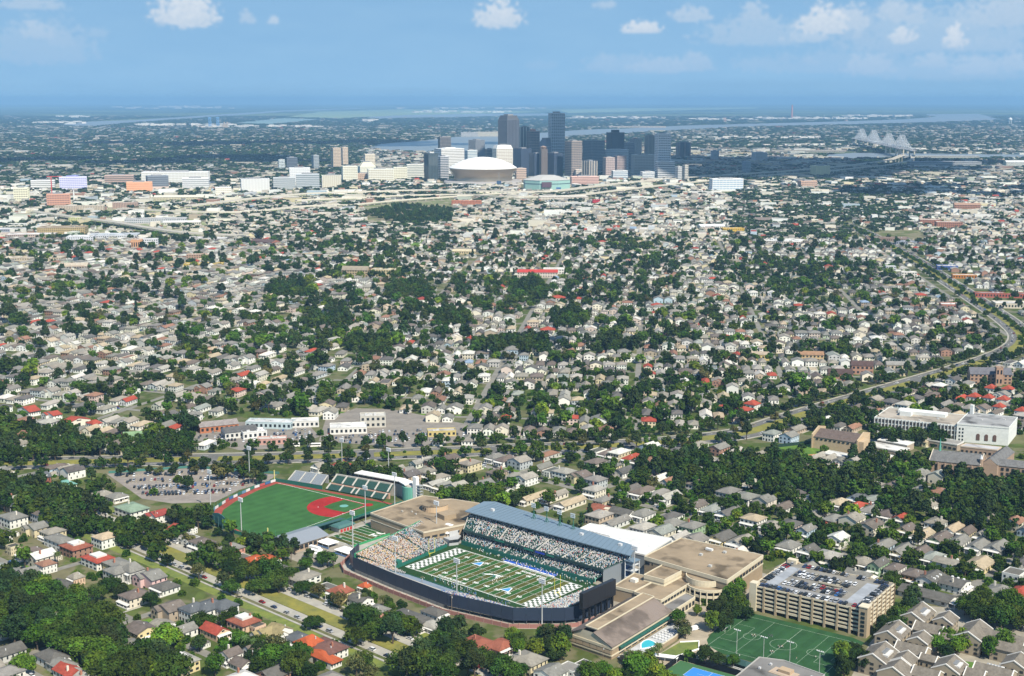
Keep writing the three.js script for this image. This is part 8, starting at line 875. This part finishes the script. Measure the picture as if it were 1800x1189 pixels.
viaduct('dark viaduct crossing the rail district at left',[[60,372],[120,380],[200,390],[260,400],[320,408],[420,414]],22,8); viaduct('upper expressway sweeping past the dome to the bridges',[[330,362],[430,350],[540,340],[640,337],[740,334],[860,336],[960,336],[1040,328],[1120,319],[1200,312],[1300,306],[1400,299],[1480,292],[1540,285],[1570,279,22],[1588,272,38]],26,10); viaduct('lower expressway in front of the dome',[[520,352],[620,348],[720,343],[820,342],[900,346],[1000,344],[1080,335],[1160,326],[1260,316]],18,8); viaduct('curved ramp below the expressway',[[620,360],[700,352],[790,346],[880,340],[950,338]],12,7); viaduct('ramp rising to the twin bridges',[[1330,309],[1430,303],[1500,296],[1560,290],[1600,282,20],[1606,272,36]],16,10); viaduct('flat approach road at the far left',[[210,366],[330,372],[430,372],[540,362],[620,360]],18,7);
{ // the twin cantilever bridges
  const bridge = (label, near, far, deckNear, deckFar, peak) => {
    const A = G(near[0], near[1]), B = G(far[0], far[1]), g = thing('cantilever_bridge', label, 'bridge', V3(A.x, 0, A.z), 0,'twin cantilever bridges'), dx = B.x - A.x, dz = B.z - A.z, L = Math.hypot(dx, dz), ux = dx / L, uz = dz / L, steel = mat([0.5, 0.53, 0.56], 0.55), wd = 12, P = (t, s, y) => [ux * t * L - uz * s, y, uz * t * L + ux * s], top = t => { const f = c => Math.pow(Math.max(0,1 - Math.abs(t - c) / 0.26), 1.4); return 46 + peak * Math.max(f(0.0), f(1.0)) + 9; };
    const dk = new FB(), tr = new FB(), pr = new FB(); dk.hexa([P(-0.4,-wd, 43), P(1.4,-wd, 43), P(1.4, wd, 43), P(-0.4, wd, 43)],[P(-0.4,-wd, 46), P(1.4,-wd, 46), P(1.4, wd, 46), P(-0.4, wd, 46)]); const n = 52, at = i => -0.32 + 1.64 * i / n;
    for (let i = 0; i < n; i++) for (const s of [-wd, wd]) { const t0 = at(i), t1 = at(i + 1); tr.tube(P(t0, s, top(t0)), P(t1, s, top(t1)), 1.1,1.1,4).tube(P(t0, s, 46), P(t0, s, top(t0)), 0.8,0.8,4).tube(P(t0, s, i % 2 ? 46 : top(t0)), P(t1, s, i % 2 ? top(t1) : 46), 0.75,0.75,4); if (s < 0) tr.tube(P(t0,-wd, top(t0)), P(t0, wd, top(t0)), 0.6,0.6,4).tube(P(t0,-wd, top(t0)), P(t1, wd, top(t1)), 0.45,0.45,3); if (top(t0) > 64 && s < 0) for (let y = 58; y < top(t0); y += 13) tr.tube(P(t0,-wd, y), P(t0, wd, y), 0.5,0.5,4).tube(P(t0,-wd, y), P(t0, wd, Math.min(y + 13, top(t0))), 0.5,0.5,3); }
    for (const t of [-0.32,0,1,1.32]) { for (const s of [-wd, wd]) pr.hexa([P(t - 0.006, s - 3.5,0), P(t + 0.006, s - 3.5,0), P(t + 0.006, s + 3.5,0), P(t - 0.006, s + 3.5,0)],[P(t - 0.005, s - 2.6,43), P(t + 0.005, s - 2.6,43), P(t + 0.005, s + 2.6,43), P(t - 0.005, s + 2.6,43)]); pr.hexa([P(t - 0.004,-wd, 36), P(t + 0.004,-wd, 36), P(t + 0.004, wd, 36), P(t - 0.004, wd, 36)],[P(t - 0.004,-wd, 42), P(t + 0.004,-wd, 42), P(t + 0.004, wd, 42), P(t - 0.004, wd, 42)]); }
    dk.make('deck', mat([0.35,0.34,0.33],0.8), g); tr.make('truss', steel, g, 'stuff'); pr.make('piers', mat([0.56,0.52,0.43],0.9), g);
  };
  bridge('left of the twin pale steel cantilever bridges',[1561,271],[1514,259],0,0,62); bridge('right of the twin pale steel cantilever bridges',[1584,275],[1535,262],0,0,62);
}
{ // chimneys, lift bridge towers, refinery, water tower
  const stack = (label, px, py, yt, r, c) => { const p = G(px, py), o = thing('smokestack', label, 'chimney', p), h = heightAt(p, yt); new FB().tube([0,0,0],[0, h * 0.96,0], r, r * 0.7,10).make('shaft', mat(c, 0.8), o); new FB().tube([0, h * 0.96,0],[0, h, 0], r * 0.8, r * 0.8,10).make('cap', mat([0.5,0.5,0.5],0.8), o); };
  stack('tall red striped stack on the far horizon',1392,209,184,16,[0.45,0.18,0.15]); stack('red stack across the river, left of two',1273,214,206,7,[0.42,0.2,0.17]); stack('red stack across the river, right of two',1276,214,206,7,[0.42,0.2,0.17]); stack('white stack beside the cream terraces',130,356,334,2.4,[0.7,0.7,0.68]); stack('thin pale stack in the far refinery',1449,208,202,5,[0.6,0.6,0.6]);
  for (const [x, t] of [[369,'left blue tower of the distant lift bridge'],[383,'right blue tower of the distant lift bridge']]) { const p = G(x, 224), o = thing('lift_tower', t, 'tower', p), c = mat([0.16,0.36,0.66],0.6), h = heightAt(p, 208); const f = new FB(); for (const [a, b] of [[-11,-6],[11,-6],[-11,6],[11,6]]) f.box(a - 3, a + 3,0, h, b - 3, b + 3); for (let k = 0; k < 5; k++) f.box(-14,14, h * (0.15 + k * 0.2), h * (0.15 + k * 0.2) + 6,-9,9); f.make('frame', c, o); new FB().box(-16,16, h, h + 10,-10,10, true).make('machine_house', c, o); }
  const q = G(396,226), el = thing('grain_silo','tan grain silo beside the distant lift bridge','silo', q); for (let k = 0; k < 4; k++) new FB().tube([-24 + k * 14,0,0],[-24 + k * 14,46 + (k % 2) * 22,0],8,8,10).make('silo_drum', mat([0.46,0.38,0.3],0.9), el); const w = G(1776,219), wt = thing('water_tower','white water tower near the right horizon','water tower', w); mesh('tank', new THREE.SphereGeometry(22,16,10), whiteMat, wt).position.y = 60; for (const [a, b] of [[-14,-14],[14,-14],[-14,14],[14,14]]) new FB().tube([a, 0, b],[a * 0.8,50, b * 0.8],2.4).make('leg', whiteMat, wt); const c = G(91,344), cr2 = thing('tower_crane','red tower crane above the brick block at left','crane', c); new FB().box(-1.2,1.2,0,62,-1.2,1.2).make('mast', mat([0.55,0.06,0.05],0.6), cr2); new FB().box(-14,34,60,62,-0.8,0.8, true).make('jib', mat([0.55,0.06,0.05],0.6), cr2);
  for (const [px, h] of [[1490,110],[520,90],[1688,120]]) { const p = G(px, px === 1688 ? 252 : 222), o = thing('radio_mast','thin radio mast ' + (px === 1688 ? 'beyond the bridges at right' : px === 520 ? 'among the marshes at left' : 'beside the far refinery'), 'mast', p); new FB().tube([0,0,0],[0, h, 0],1.2,0.5,4).make('mast', mat([0.5,0.5,0.52],0.6), o); }
}
// ---------------------------------------------------------------- the city beyond: trees and small buildings to the horizon
const FARB = [], FART = [];   // instanced masses
{
  const r = rng(4242), wet = [[[640,262],[668,253],[735,248],[800,241],[900,237],[1030,228],[1200,221],[1500,213],[1640,206],[1628,201],[1720,200],[1765,211],[1600,217],[1300,224],[1100,235],[1010,240],[900,262],[800,268],[730,268]],[[1440,273],[1500,269],[1620,270],[1900,273],[1900,279],[1650,276],[1560,279],[1470,280]],[[100,221],[165,213],[330,205],[500,193],[640,189],[640,192],[400,204],[225,217],[165,223]],[[640,206],[840,199],[970,199],[970,203],[660,209]],[[410,217],[500,207],[570,210],[480,219]],[[500,206],[700,191],[960,197],[700,203],[600,209]]];
  const open = [[[700,432],[745,432],[740,415],[690,418]],[[640,360],[800,350],[800,395],[640,395]],[[1480,428],[1640,432],[1620,405],[1500,405]]];
  const zoneOf = (px, py) => {     // shares of houses, big roofs and trees, and the look of the roofs
    if (py > 330) { if (px < 640 + (py - 330) * 0.6 && py < 432) { if (px > 380 && px < 830 && py > 358) return { b: 0.72, big: 0.02, t: 0.2, pale: 0.5 }; return { b: 0.24, big: 0.24, t: 0.11, pale: 0.25 }; } if (px < 900 && py > 355 && py < 410) return { b: 0.66, big: 0.02, t: 0.3, pale: 0.35 }; return { b: 0.6, big: 0.04, t: 0.3, pale: 0.2 }; }
    if (py > 292) { if (px > 740 && px < 1200) return { b: 0.3, big: 0.25, t: 0.12, pale: 0.2 }; if (px < 620) return { b: 0.4, big: 0.08, t: 0.34, pale: 0.3 }; return { b: 0.54, big: 0.10, t: 0.24, pale: 0.2 }; }
    if (py > 262) { if (px > 1200 && px < 1500) return { b: 0.5, big: 0.2, t: 0.1, pale: 0.1 }; if (px > 640 && px < 1200) return { b: 0.5, big: 0.12, t: 0.15, pale: 0.1 }; return { b: 0.34, big: 0.02, t: 0.56, pale: 0.2 }; }
    if (py > 222) return { b: 0.27, big: 0.03, t: 0.58, pale: 0.3 };
    return { b: 0.045, big: 0.01, t: 0.5, pale: 0.6 };
  };
  let z = 2760; while (z < 24000) {
    const s = Math.max(14, z * 0.0052); const half = z * 0.41 + 60;
    for (let x = -half; x < half; x += s) {
      const X = x + rr(-0.5,0.5, r) * s, Z = -(z + rr(-0.5,0.5, r) * s), [px, py] = toPhoto(X, 0, Z); if (py > 423) continue; if (wet.some(w => inPoly(w, px, py)) || open.some(w => inPoly(w, px, py))) continue;
      const big = py < 340; if (!offArt(X, Z, s * 0.35)) continue; if (avenueDist(X, Z) < 30 && py > 385) continue;
      const q = zoneOf(px, py), n = fbm(X / (z * 0.09) + 5, Z / (z * 0.13) + 9,3), t = clamp(q.t * (z > 4500 ? 0.75 + 0.5 * sstep(0.36,0.62, n) : 0.3 + 1.4 * sstep(0.36,0.62, n))), u = r();
      if (u < t) FART.push({ x: X, z: Z, s: s * rr(0.55,0.85, r), h: Math.min(s * 0.6,10) * rr(0.8,1.3, r), rot: r() * 6.28, tint: rr(0.55, 0.95, r) });
      else if (u < t + q.b) { const pale = r() < q.pale, c = pale ? [0.43, 0.40, 0.34] : weighted(ROOFS, r)[0], wc = pale ? [0.56, 0.52, 0.44] : weighted(WALLS, r)[0], huge = r() < q.big; FARB.push({ x: X, z: Z, w: s * (huge ? rr(1.4,3.2, r) : rr(0.45,0.7, r) * (z > 6500 ? 0.7 : 1)), l: s * (huge ? rr(0.8,1.4, r) : rr(0.5,0.95, r) * (z > 6500 ? 0.7 : 1)), h: huge ? rr(6,14, r) : Math.min(9, rr(3.6,6, r) * (1 + s / 90)), rot: (big ? 12 : -8) * D2 + (r() < 0.5 ? Q : 0) + rr(-0.05,0.05, r), roof: jit(z > 5200 ? c.map(q => q * 0.72) : huge && r() < 0.5 ? [0.56, 0.54, 0.50] : c, r), wall: jit(z > 5200 ? wc.map(q => q * 0.72) : wc, r), flat: huge || r() < 0.3 }); }
    }
    z += s;
  }
  for (const [x0, x1, y, n] of [[280,350,188,26],[100,150,206,12],[60,150,217,22],[240,420,221,60],[350,560,224,60],[640,660,213,14],[1480,1600,205,40],[1330,1520,209,60],[1000,1170,208,40],[690,960,191,26],[720,900,197,26],[1210,1330,211,24],[200,420,190,20],[1200,1440,244,40],[1300,1600,258,40],[1600,1800,266,40]]) for (let i = 0; i < n; i++) { const p = G(rr(x0, x1, r), y + rr(-1.4,1.4, r)), k = Math.abs(p.z) / 4000; FARB.push({ x: p.x, z: p.z, w: rr(14,34, r) * k * 0.8, l: rr(10,20, r) * k, h: rr(5,12, r) * Math.sqrt(k), rot: rr(0,3, r), roof: jit([0.68,0.66,0.62], r), wall: jit([0.66,0.63,0.58], r), flat: true }); }
}
{ // fields of grass seen between the far roofs
  for (const [pts, t] of [[[[690,432],[745,432],[738,416],[690,418]],'bright green playing field among far houses'],[[[1215,415],[1250,412],[1255,404],[1222,405]],'small green square right of the centre'],[[[480,378],[600,366],[640,372],[600,384],[500,386]],'grassy verge of the rail yard'],[[[1755,432],[1810,428],[1810,418],[1762,420]],'green field near the right edge'],[[[1740,297],[1800,296],[1800,288],[1750,289]],'green riverside park at the right edge']]) { const f = new FB(); f.flat(gpoly(pts), 0.15); struct(f.make('grass_field', LAWN), t, 'field'); }
}
// ---------------------------------------------------------------- clouds above the frame whose shadows lie on downtown and on the suburbs
{
  const r = rng(99), cm = new THREE.MeshStandardMaterial({ color: new THREE.Color().setRGB(0.85, 0.85, 0.86), roughness: 1 }), ico = new THREE.IcosahedronGeometry(1, 3);
  const cloud = (label, cx, cz, rx, rz, n, alt = 1150) => { const gs = []; for (let i = 0; i < n; i++) { const t = r() * 6.283, d = Math.sqrt(r()), s = rr(0.22, 0.42, r) * Math.min(rx, rz) * 1.1, g = ico.clone(), P = g.attributes.position; for (let k = 0; k < P.count; k++) { const f = 1 + 0.3 * (fbm(P.getX(k) * 2 + i * 9 + 50, P.getZ(k) * 2 + P.getY(k) * 2 + 50, 3) - 0.5); P.setXYZ(k, P.getX(k) * f, P.getY(k) * f, P.getZ(k) * f); } g.scale(s, s * 0.5, s); g.translate(Math.cos(t) * d * rx, rr(0, 0.3, r) * s, Math.sin(t) * d * rz); gs.push(g); } const o = mesh('cloud', mergeGeometries(gs), cm), k = alt / SUN.y; o.position.set(cx + SUN.x * k, alt, cz + SUN.z * k); o.geometry.computeVertexNormals(); tag(o, label, 'cloud', 'clouds above the frame', 'structure'); };
  cloud('broad cumulus cloud overhead shading the downtown towers', 950, -6050, 1000, 760, 30); cloud('cumulus cloud overhead shading the bridges', 1650, -6450, 640, 420, 13); cloud('long cumulus cloud overhead shading the left suburbs', -2100, -6700, 1300, 500, 20); cloud('small cumulus puff overhead shading one light blue mansion', 15, -1650, 46, 34, 7, 900); cloud('cumulus cloud overhead shading the right suburbs', 1500, -4450, 420, 260, 16); cloud('cumulus cloud overhead shading the far left streets', -1500, -9300, 1500, 500, 26);
}
// ---------------------------------------------------------------- what things are near, for their labels
const MARKS = [['grassy boulevard', 430, 1055], ['navy stadium screen', 800, 1060], ['baseball field', 480, 890], ['parking garage', 1450, 1040], ['soccer pitch', 1390, 1130], ['pool hall', 1090, 1090], ['white school', 1665, 760], ['spired church', 1700, 820], ['tan gymnasium', 1475, 770], ['large car park', 290, 855], ['apartment courts', 1660, 1120], ['covered grandstand', 980, 930], ['white roofed gym', 1100, 940], ['recreation centre', 1230, 1000], ['white mansion', 365, 1075], ['concrete shop block', 650, 740], ['blue mansion', 900, 618], ['dark left grove', 150, 1110], ['twin brick blocks', 1490, 655], ['left avenue', 120, 805], ['mid avenue', 1000, 780], ['avenue bend', 1560, 690], ['orange roofed villa', 560, 1135], ['pink house', 262, 1012], ['red roofed terrace', 110, 730], ['long oak row', 1400, 845], ['yellow house', 928, 1155], ['green mansion', 231, 890]];
function nearWhat(x, y, z) { const [px, py] = toPhoto(x, y, z); let m = null, d = 1e9; for (const k of MARKS) { const e = (k[1] - px) ** 2 + ((k[2] - py) * 1.6) ** 2; if (e < d) { d = e; m = k; } } const dx = px - m[1], dy = (py - m[2]) * 1.6, dir = Math.abs(dx) > Math.abs(dy) ? (dx < 0 ? 'left of' : 'right of') : (dy < 0 ? 'behind' : 'in front of'); return [dir + ' the ' + m[0], px, py]; }
const WORDS = ['leftmost', 'second', 'third', 'fourth', 'fifth', 'sixth', 'seventh', 'eighth', 'ninth', 'tenth', 'eleventh', 'twelfth', 'thirteenth', 'fourteenth', 'fifteenth', 'sixteenth', 'seventeenth', 'eighteenth', 'nineteenth', 'twentieth'];
function labelAll(list) { const by = new Map(); for (const e of list) (by.get(e.text) || by.set(e.text, []).get(e.text)).push(e); for (const [t, es] of by) { if (es.length === 1) { es[0].o.userData.label = t; continue; } es.sort((a, b) => a.px - b.px); es.forEach((e, i) => { e.o.userData.label = t + (i === 0 ? ', leftmost one' : i === es.length - 1 ? ', rightmost one' : ', ' + (WORDS[i] || (i + 1) + 'th') + ' from left'); }); } }
const inView = (x, y, z, m = 25) => { const [px, py] = toPhoto(x, y, z); return px > -m && px < 1800 + m && py > 150 && py < 1189 + m * 1.6; };
const byDistance = a => a.sort((p, q) => (p.x * p.x + p.z * p.z) - (q.x * q.x + q.z * q.z));
const M4 = new THREE.Matrix4(), QT = new THREE.Quaternion(), UPV = V3(0, 1, 0), col = new THREE.Color();
function massMesh(name, geo, m, list, parent, place, tint) { if (!list.length) return; const im = new THREE.InstancedMesh(geo, m, list.length); im.name = name; im.castShadow = im.receiveShadow = true; list.forEach((e, i) => { im.setMatrixAt(i, place(e)); const c = tint(e); im.setColorAt(i, col.setRGB(c[0], c[1], c[2])); }); parent.add(im); }
function mass(name, label, category) { const g = new THREE.Group(); g.name = numbered(name); scene.add(g); return tag(g, label, category, null, 'stuff'); }
const compose = (x, y, z, rot, sx, sy, sz) => M4.compose(V3(x, y, z), QT.setFromAxisAngle(UPV, rot), V3(sx, sy, sz));

// ---------------------------------------------------------------- houses: the nearest three hundred are things, the rest one mass
{
  const seen = byDistance(HOUSES.filter(h => !h.shed && inView(h.x, 3, h.z))), near = seen.slice(0, 300), set = new Set(near), rest = HOUSES.filter(h => !set.has(h) && inView(h.x, 3, h.z, 140)), labels = [], r = rng(31);
  for (const h of near) {
    const K = KIND[h.kind], o = thing(h.kind === 'flathouse' ? 'flat_house' : h.kind === 'crosshouse' ? 'gabled_house' : h.kind, '', 'house', V3(h.x, 0, h.z), h.rot, 'houses of the near streets'), add = (n, g, m, k) => { const e = mesh(n, g, m, o, k); e.scale.set(h.w, h.h, h.l); return e; };
    add('walls', K.walls, wallMat(h.wall.map(q => Math.round(q * 200) / 200))); const flat = h.kind === 'flathouse', rf = add('roof', K.roof, (flat ? flatMat : tileMat)(h.roof.map(q => Math.round(q * 200) / 200))); add('windows', K.windows, glassMat, 'stuff'); if (K.porch && h.w * h.h < 90) add('porch', K.porch, mat([0.58, 0.57, 0.54], 0.85));
    const onRoof = e => { e.scale.set(1 / h.w, 1 / h.h, 1 / h.l); return e; }, g = h.kind === 'villa' ? 0.36 : h.kind === 'bungalow' ? 0.6 : h.kind === 'cottage' ? 0.58 : 0.38;
    if (h.extra === 'flat') onRoof(new FB().box(-h.w * 0.24, h.w * 0.24, h.h * (1 + g * 0.5), h.h * (1 + g) + 0.25, -h.l * 0.28, h.l * 0.28).make('flat_deck', mat([0.55, 0.54, 0.52], 0.85), rf));
    if (h.extra === 'chimney' || (!flat && r() < 0.3)) { const x = h.w * (0.18 + 0.1 * r()) * (r() < 0.5 ? -1 : 1), z = h.l * rr(-0.2, 0.2, r); onRoof(new FB().box(x - 0.55, x + 0.55, h.h, h.h * (1 + g) + 1.6, z - 0.4, z + 0.4).make('chimney', pick([mat([0.35, 0.16, 0.11], 0.9), mat([0.62, 0.58, 0.5], 0.9)], r), rf)); }
    if (h.extra === 'dormers') for (const k of [-0.25, 0, 0.25]) { const x = h.w * 0.28; onRoof(new FB().box(x, x + 1.6, h.h + 0.3, h.h + 1.5, h.l * k - 0.6, h.l * k + 0.6).make('dormer', mat([0.66, 0.66, 0.64], 0.85), rf)); }
    if (!flat && r() < 0.6) { const x = h.w * rr(0.1, 0.3, r), z = h.l * rr(-0.3, 0.3, r); onRoof(new FB().box(x - 0.25, x + 0.25, h.h * (1 + g * 0.3), h.h * (1 + g * 0.75) + 0.5, z - 0.25, z + 0.25).make('vent_pipe', mat([0.5, 0.5, 0.5], 0.7), rf)); }
    const [where, px] = nearWhat(h.x, h.h, h.z); labels.push({ o, text: h.wallName + ' ' + K.look + ', ' + h.roofName + ' roof, ' + where, px });
  }
  labelAll(labels);
  const g = mass('houses', 'thousands of small houses with grey and brown roofs across the middle distance', 'houses'), wm = mat([1, 1, 1], 0.88), rm = tileMat([1, 1, 1]);
  for (const k of Object.keys(KIND)) { const l = rest.filter(h => h.kind === k), at = h => compose(h.x, 0, h.z, h.rot, h.w, h.h, h.l); massMesh('walls', KIND[k].walls, wm, l, g, at, h => h.wall); massMesh('roofs', KIND[k].roof, rm, l, g, at, h => h.roof); massMesh('windows', KIND[k].windows, glassMat, l.filter(h => h.z > -2300), g, at, () => [1, 1, 1]); }
  const fg = mass('far_buildings', 'countless small roofs of the city beyond, out to the horizon', 'buildings'), at = h => compose(h.x, 0, h.z, h.rot, h.w, h.h, h.l), fl = FARB.filter(h => h.flat), gb = FARB.filter(h => !h.flat); massMesh('walls', KIND.flathouse.walls, wm, fl, fg, at, h => h.wall); massMesh('roofs', KIND.flathouse.roof, rm, fl, fg, at, h => h.roof); massMesh('walls', KIND.cottage.walls, wm, gb, fg, at, h => h.wall); massMesh('roofs', KIND.cottage.roof, rm, gb, fg, at, h => h.roof);
  console.log('houses', near.length, rest.length, 'far', FARB.length);
}
// ---------------------------------------------------------------- trees
{
  const vis = byDistance(TREES.filter(t => inView(t.x, 4, t.z, 30))), big = vis.filter(t => t.kind !== 'shrub'), near = big.slice(0, 300), set = new Set(near), rest = TREES.filter(t => !set.has(t) && inView(t.x, 4, t.z, 160)), labels = [], tints = new Map();
  const tintMat = t => { const k = Math.round(t.tint * 5) / 5, h = Math.round(t.hue * 6) / 6, q = k + '|' + h; if (!tints.has(q)) { const m = leafMat.clone(); m.color.setRGB(k * h, k, k * 0.9); tints.set(q, m); } return tints.get(q); };
  for (const t of near) { const K = TREE[t.kind], o = thing(t.kind === 'palm' ? 'palm_tree' : t.kind.includes('oak') ? 'oak_tree' : t.kind === 'cone_tree' ? 'conifer' : 'leafy_tree', '', 'tree', V3(t.x, 0, t.z), t.rot, 'trees of the near streets'); mesh('trunk', K.trunk, barkMat, o).scale.set(t.s, t.s * t.sy, t.s); const c = mesh('crown', K.near, tintMat(t), o); c.scale.set(t.s, t.s * t.sy, t.s); c.position.y = K.lift * t.s; const [where, px] = nearWhat(t.x, 5, t.z); labels.push({ o, text: K.look + ' ' + where, px }); }
  labelAll(labels);
  const g = mass('trees', 'dark green street and garden trees massed across the middle distance', 'trees');
  for (const k of Object.keys(TREE)) { const l = rest.filter(t => t.kind === k); massMesh('crowns', TREE[k].mid, leafMat, l, g, t => compose(t.x, TREE[k].lift * t.s, t.z, t.rot, t.s, t.s * t.sy, t.s), t => [t.tint * t.hue, t.tint, t.tint * 0.9]); massMesh('trunks', TREE[k].trunk, barkMat, l.filter(t => t.z > -1500), g, t => compose(t.x, 0, t.z, t.rot, t.s, t.s * t.sy, t.s), () => [1, 1, 1]); }
  const fw = mass('woodland', 'far off woods and garden trees merging toward the horizon', 'woodland'); for (let v = 0; v < 3; v++) massMesh('crowns', crownGeo(300 + v, 1, 0.8, 12, 12, 0.26, [OAK, DARK, [0.055, 0.085, 0.03]][v]), leafMat, FART.filter((_, i) => i % 3 === v), fw, t => compose(t.x, 0, t.z, t.rot, t.s, t.h * 0.62, t.s), t => [t.tint, t.tint, t.tint]);
  console.log('trees', near.length, rest.length, 'far', FART.length);
}
// ---------------------------------------------------------------- cars
{
  const vis = byDistance(CARS.filter(c => inView(c.x, 1, c.z, 10))), near = vis.slice(0, 300), set = new Set(near), rest = CARS.filter(c => !set.has(c) && inView(c.x, 1, c.z, 60)), labels = [], place = { garage: 'on the garage roof', lot: 'in the large car park', boulevard: 'parked along the grassy boulevard', avenue: 'driving on the avenue', street: 'parked on the street', shops: 'in the lots round the shops' };
  for (const c of near) { const K = CARGEO[c.kind], o = thing('car', '', 'car', V3(c.x, c.y, c.z), c.rot, 'cars'); mesh('body', K.body, paint(c.color), o); mesh('window_glass', K.glass, glassMat, o); for (const x of K.wx) for (const s of [-1, 1]) { const w = mesh('wheel', K.wheel, tyreMat, o); w.position.set(x, 0.34, s * K.wz); } const [where, px] = nearWhat(c.x, 1, c.z); labels.push({ o, text: c.name + ' ' + (c.kind === 'saloon' ? 'car' : c.kind) + ' ' + (c.place === 'street' ? 'parked ' + where : place[c.place]), px }); }
  labelAll(labels);
  const g = mass('parked_cars', 'more small cars parked and driving in the distance', 'cars'); for (const k of ['saloon', 'suv', 'hatchback']) { const l = rest.filter(c => c.kind === k), at = c => compose(c.x, c.y, c.z, c.rot, 1, 1, 1); massMesh('bodies', CARGEO[k].body, mat([1, 1, 1], 0.3, 0.15), l, g, at, c => c.color); massMesh('glass', CARGEO[k].glass, glassMat, l, g, at, () => [1, 1, 1]); } console.log('cars', near.length, rest.length);
}
// ---------------------------------------------------------------- people in the stadium
{
  const W1 = [1, 1, 1], sitG = figure('sit', W1, [0.3, 0.3, 0.34], [0.5, 0.36, 0.28], 15), stG = figure('stand', W1, [0.3, 0.3, 0.34], [0.5, 0.36, 0.28], 15), g = mass('crowd', 'thousands of spectators packed in the stadium stands', 'crowd'), cm = new THREE.MeshStandardMaterial({ vertexColors: true, roughness: 0.85, side: THREE.DoubleSide }), r = rng(8), sit = [], st = []; for (const c of CROWD) (r() < 0.72 ? sit : st).push(c);
  const at = c => compose(c.p.x, c.p.y + 0.02, c.p.z, c.rot + 0.2, 1.12, 1.05, 1.12); massMesh('seated', sitG, cm, sit, g, at, c => c.shirt); massMesh('standing', stG, cm, st, g, at, c => c.shirt); console.log('crowd', CROWD.length);
  const white = [0.72, 0.72, 0.72], gold = [0.5, 0.36, 0.14], blue = [0.03, 0.09, 0.42], sky = [0.2, 0.42, 0.62], grn = [0.02, 0.12, 0.08], kit = { w0: figure('stand', white, gold, gold, 22), w1: figure('run', white, gold, gold, 22), w2: figure('crouch', white, gold, gold, 22), b0: figure('stand', grn, sky, sky, 22), b1: figure('run', grn, sky, sky, 22), b2: figure('crouch', grn, sky, sky, 22), s0: figure('stand', blue, white, blue, 22), s1: figure('stand', white, [0.08, 0.08, 0.1], [0.05, 0.04, 0.03], 22), ref: figure('stand', [0.3, 0.3, 0.3], [0.02, 0.02, 0.02], [0.02, 0.02, 0.02], 22) };
  const look = { w: 'white and gold kit', b: 'green and sky blue kit', s0: 'blue shirt', s1: 'white shirt and dark trousers', r: 'grey' }, plist = [], person = (x, v, k, rot, label, group) => { const o = campus('person', label, 'person', x, v, group); o.position.y = 0.12; o.rotation.y = rot; mesh('body', kit[k], clothMat, o); plist.push({ o, text: 'person in ' + (look[k] || look[k[0]]) + (k[1] === '2' ? ' crouching ' : k[1] === '1' && k[0] !== 's' ? ' running ' : ' standing ') + label, px: toPhoto(o.position.x, 0, o.position.z)[0] }); }; const wl = 'on the football field', gl = 'on the football field';
  for (let i = 0; i < 11; i++) { const off = i < 7; person(7 + (off ? 0 : 3 + rr(0, 6)), off ? -7 + i * 1.6 : rr(-13, 8), off ? 'w2' : pick(['w0', 'w1']), -TH - Q, wl, 'team in white on the field'); person(5.4 - (off ? 0 : 3 + rr(0, 9)), off ? -7.4 + i * 1.6 : rr(-14, 10), off ? 'b2' : pick(['b0', 'b1']), -TH + Q, gl, 'team in green on the field'); } for (const [x, v] of [[12, 1], [2, 9], [9, -17], [-3, -12]]) person(x, v, 'ref', rr(0, 6), 'among the players on the field', 'referees');
  for (let i = 0; i < 84; i++) person(rr(-15, 32), rr(25.8, 30.4), pick(['s0', 's0', 's1', 'w0']), rr(0, 6), 'at the blue bench', 'far sideline bench'); for (let i = 0; i < 50; i++) { const left = i < 20; person(left ? rr(-56, -17) : rr(33, 58), rr(27.2, 31.4), pick(['s1', 'w0', 'b0', 's1']), rr(0, 6), left ? 'left of the blue bench' : 'right of the blue bench', left ? 'far sideline left' : 'far sideline right'); } for (let i = 0; i < 60; i++) person(rr(-30, 48), rr(-34, -27), pick(['s0', 's1', 'b0', 's1']), rr(0, 6), 'on the near sideline', 'near sideline');
  labelAll(plist);
}
const renderer = new THREE.WebGLRenderer({ antialias: true }); renderer.setSize(1024, 676); renderer.toneMapping = THREE.LinearToneMapping; renderer.toneMappingExposure = EXPOSURE; renderer.shadowMap.enabled = true; renderer.shadowMap.type = THREE.PCFSoftShadowMap;
renderer.render(scene, camera);
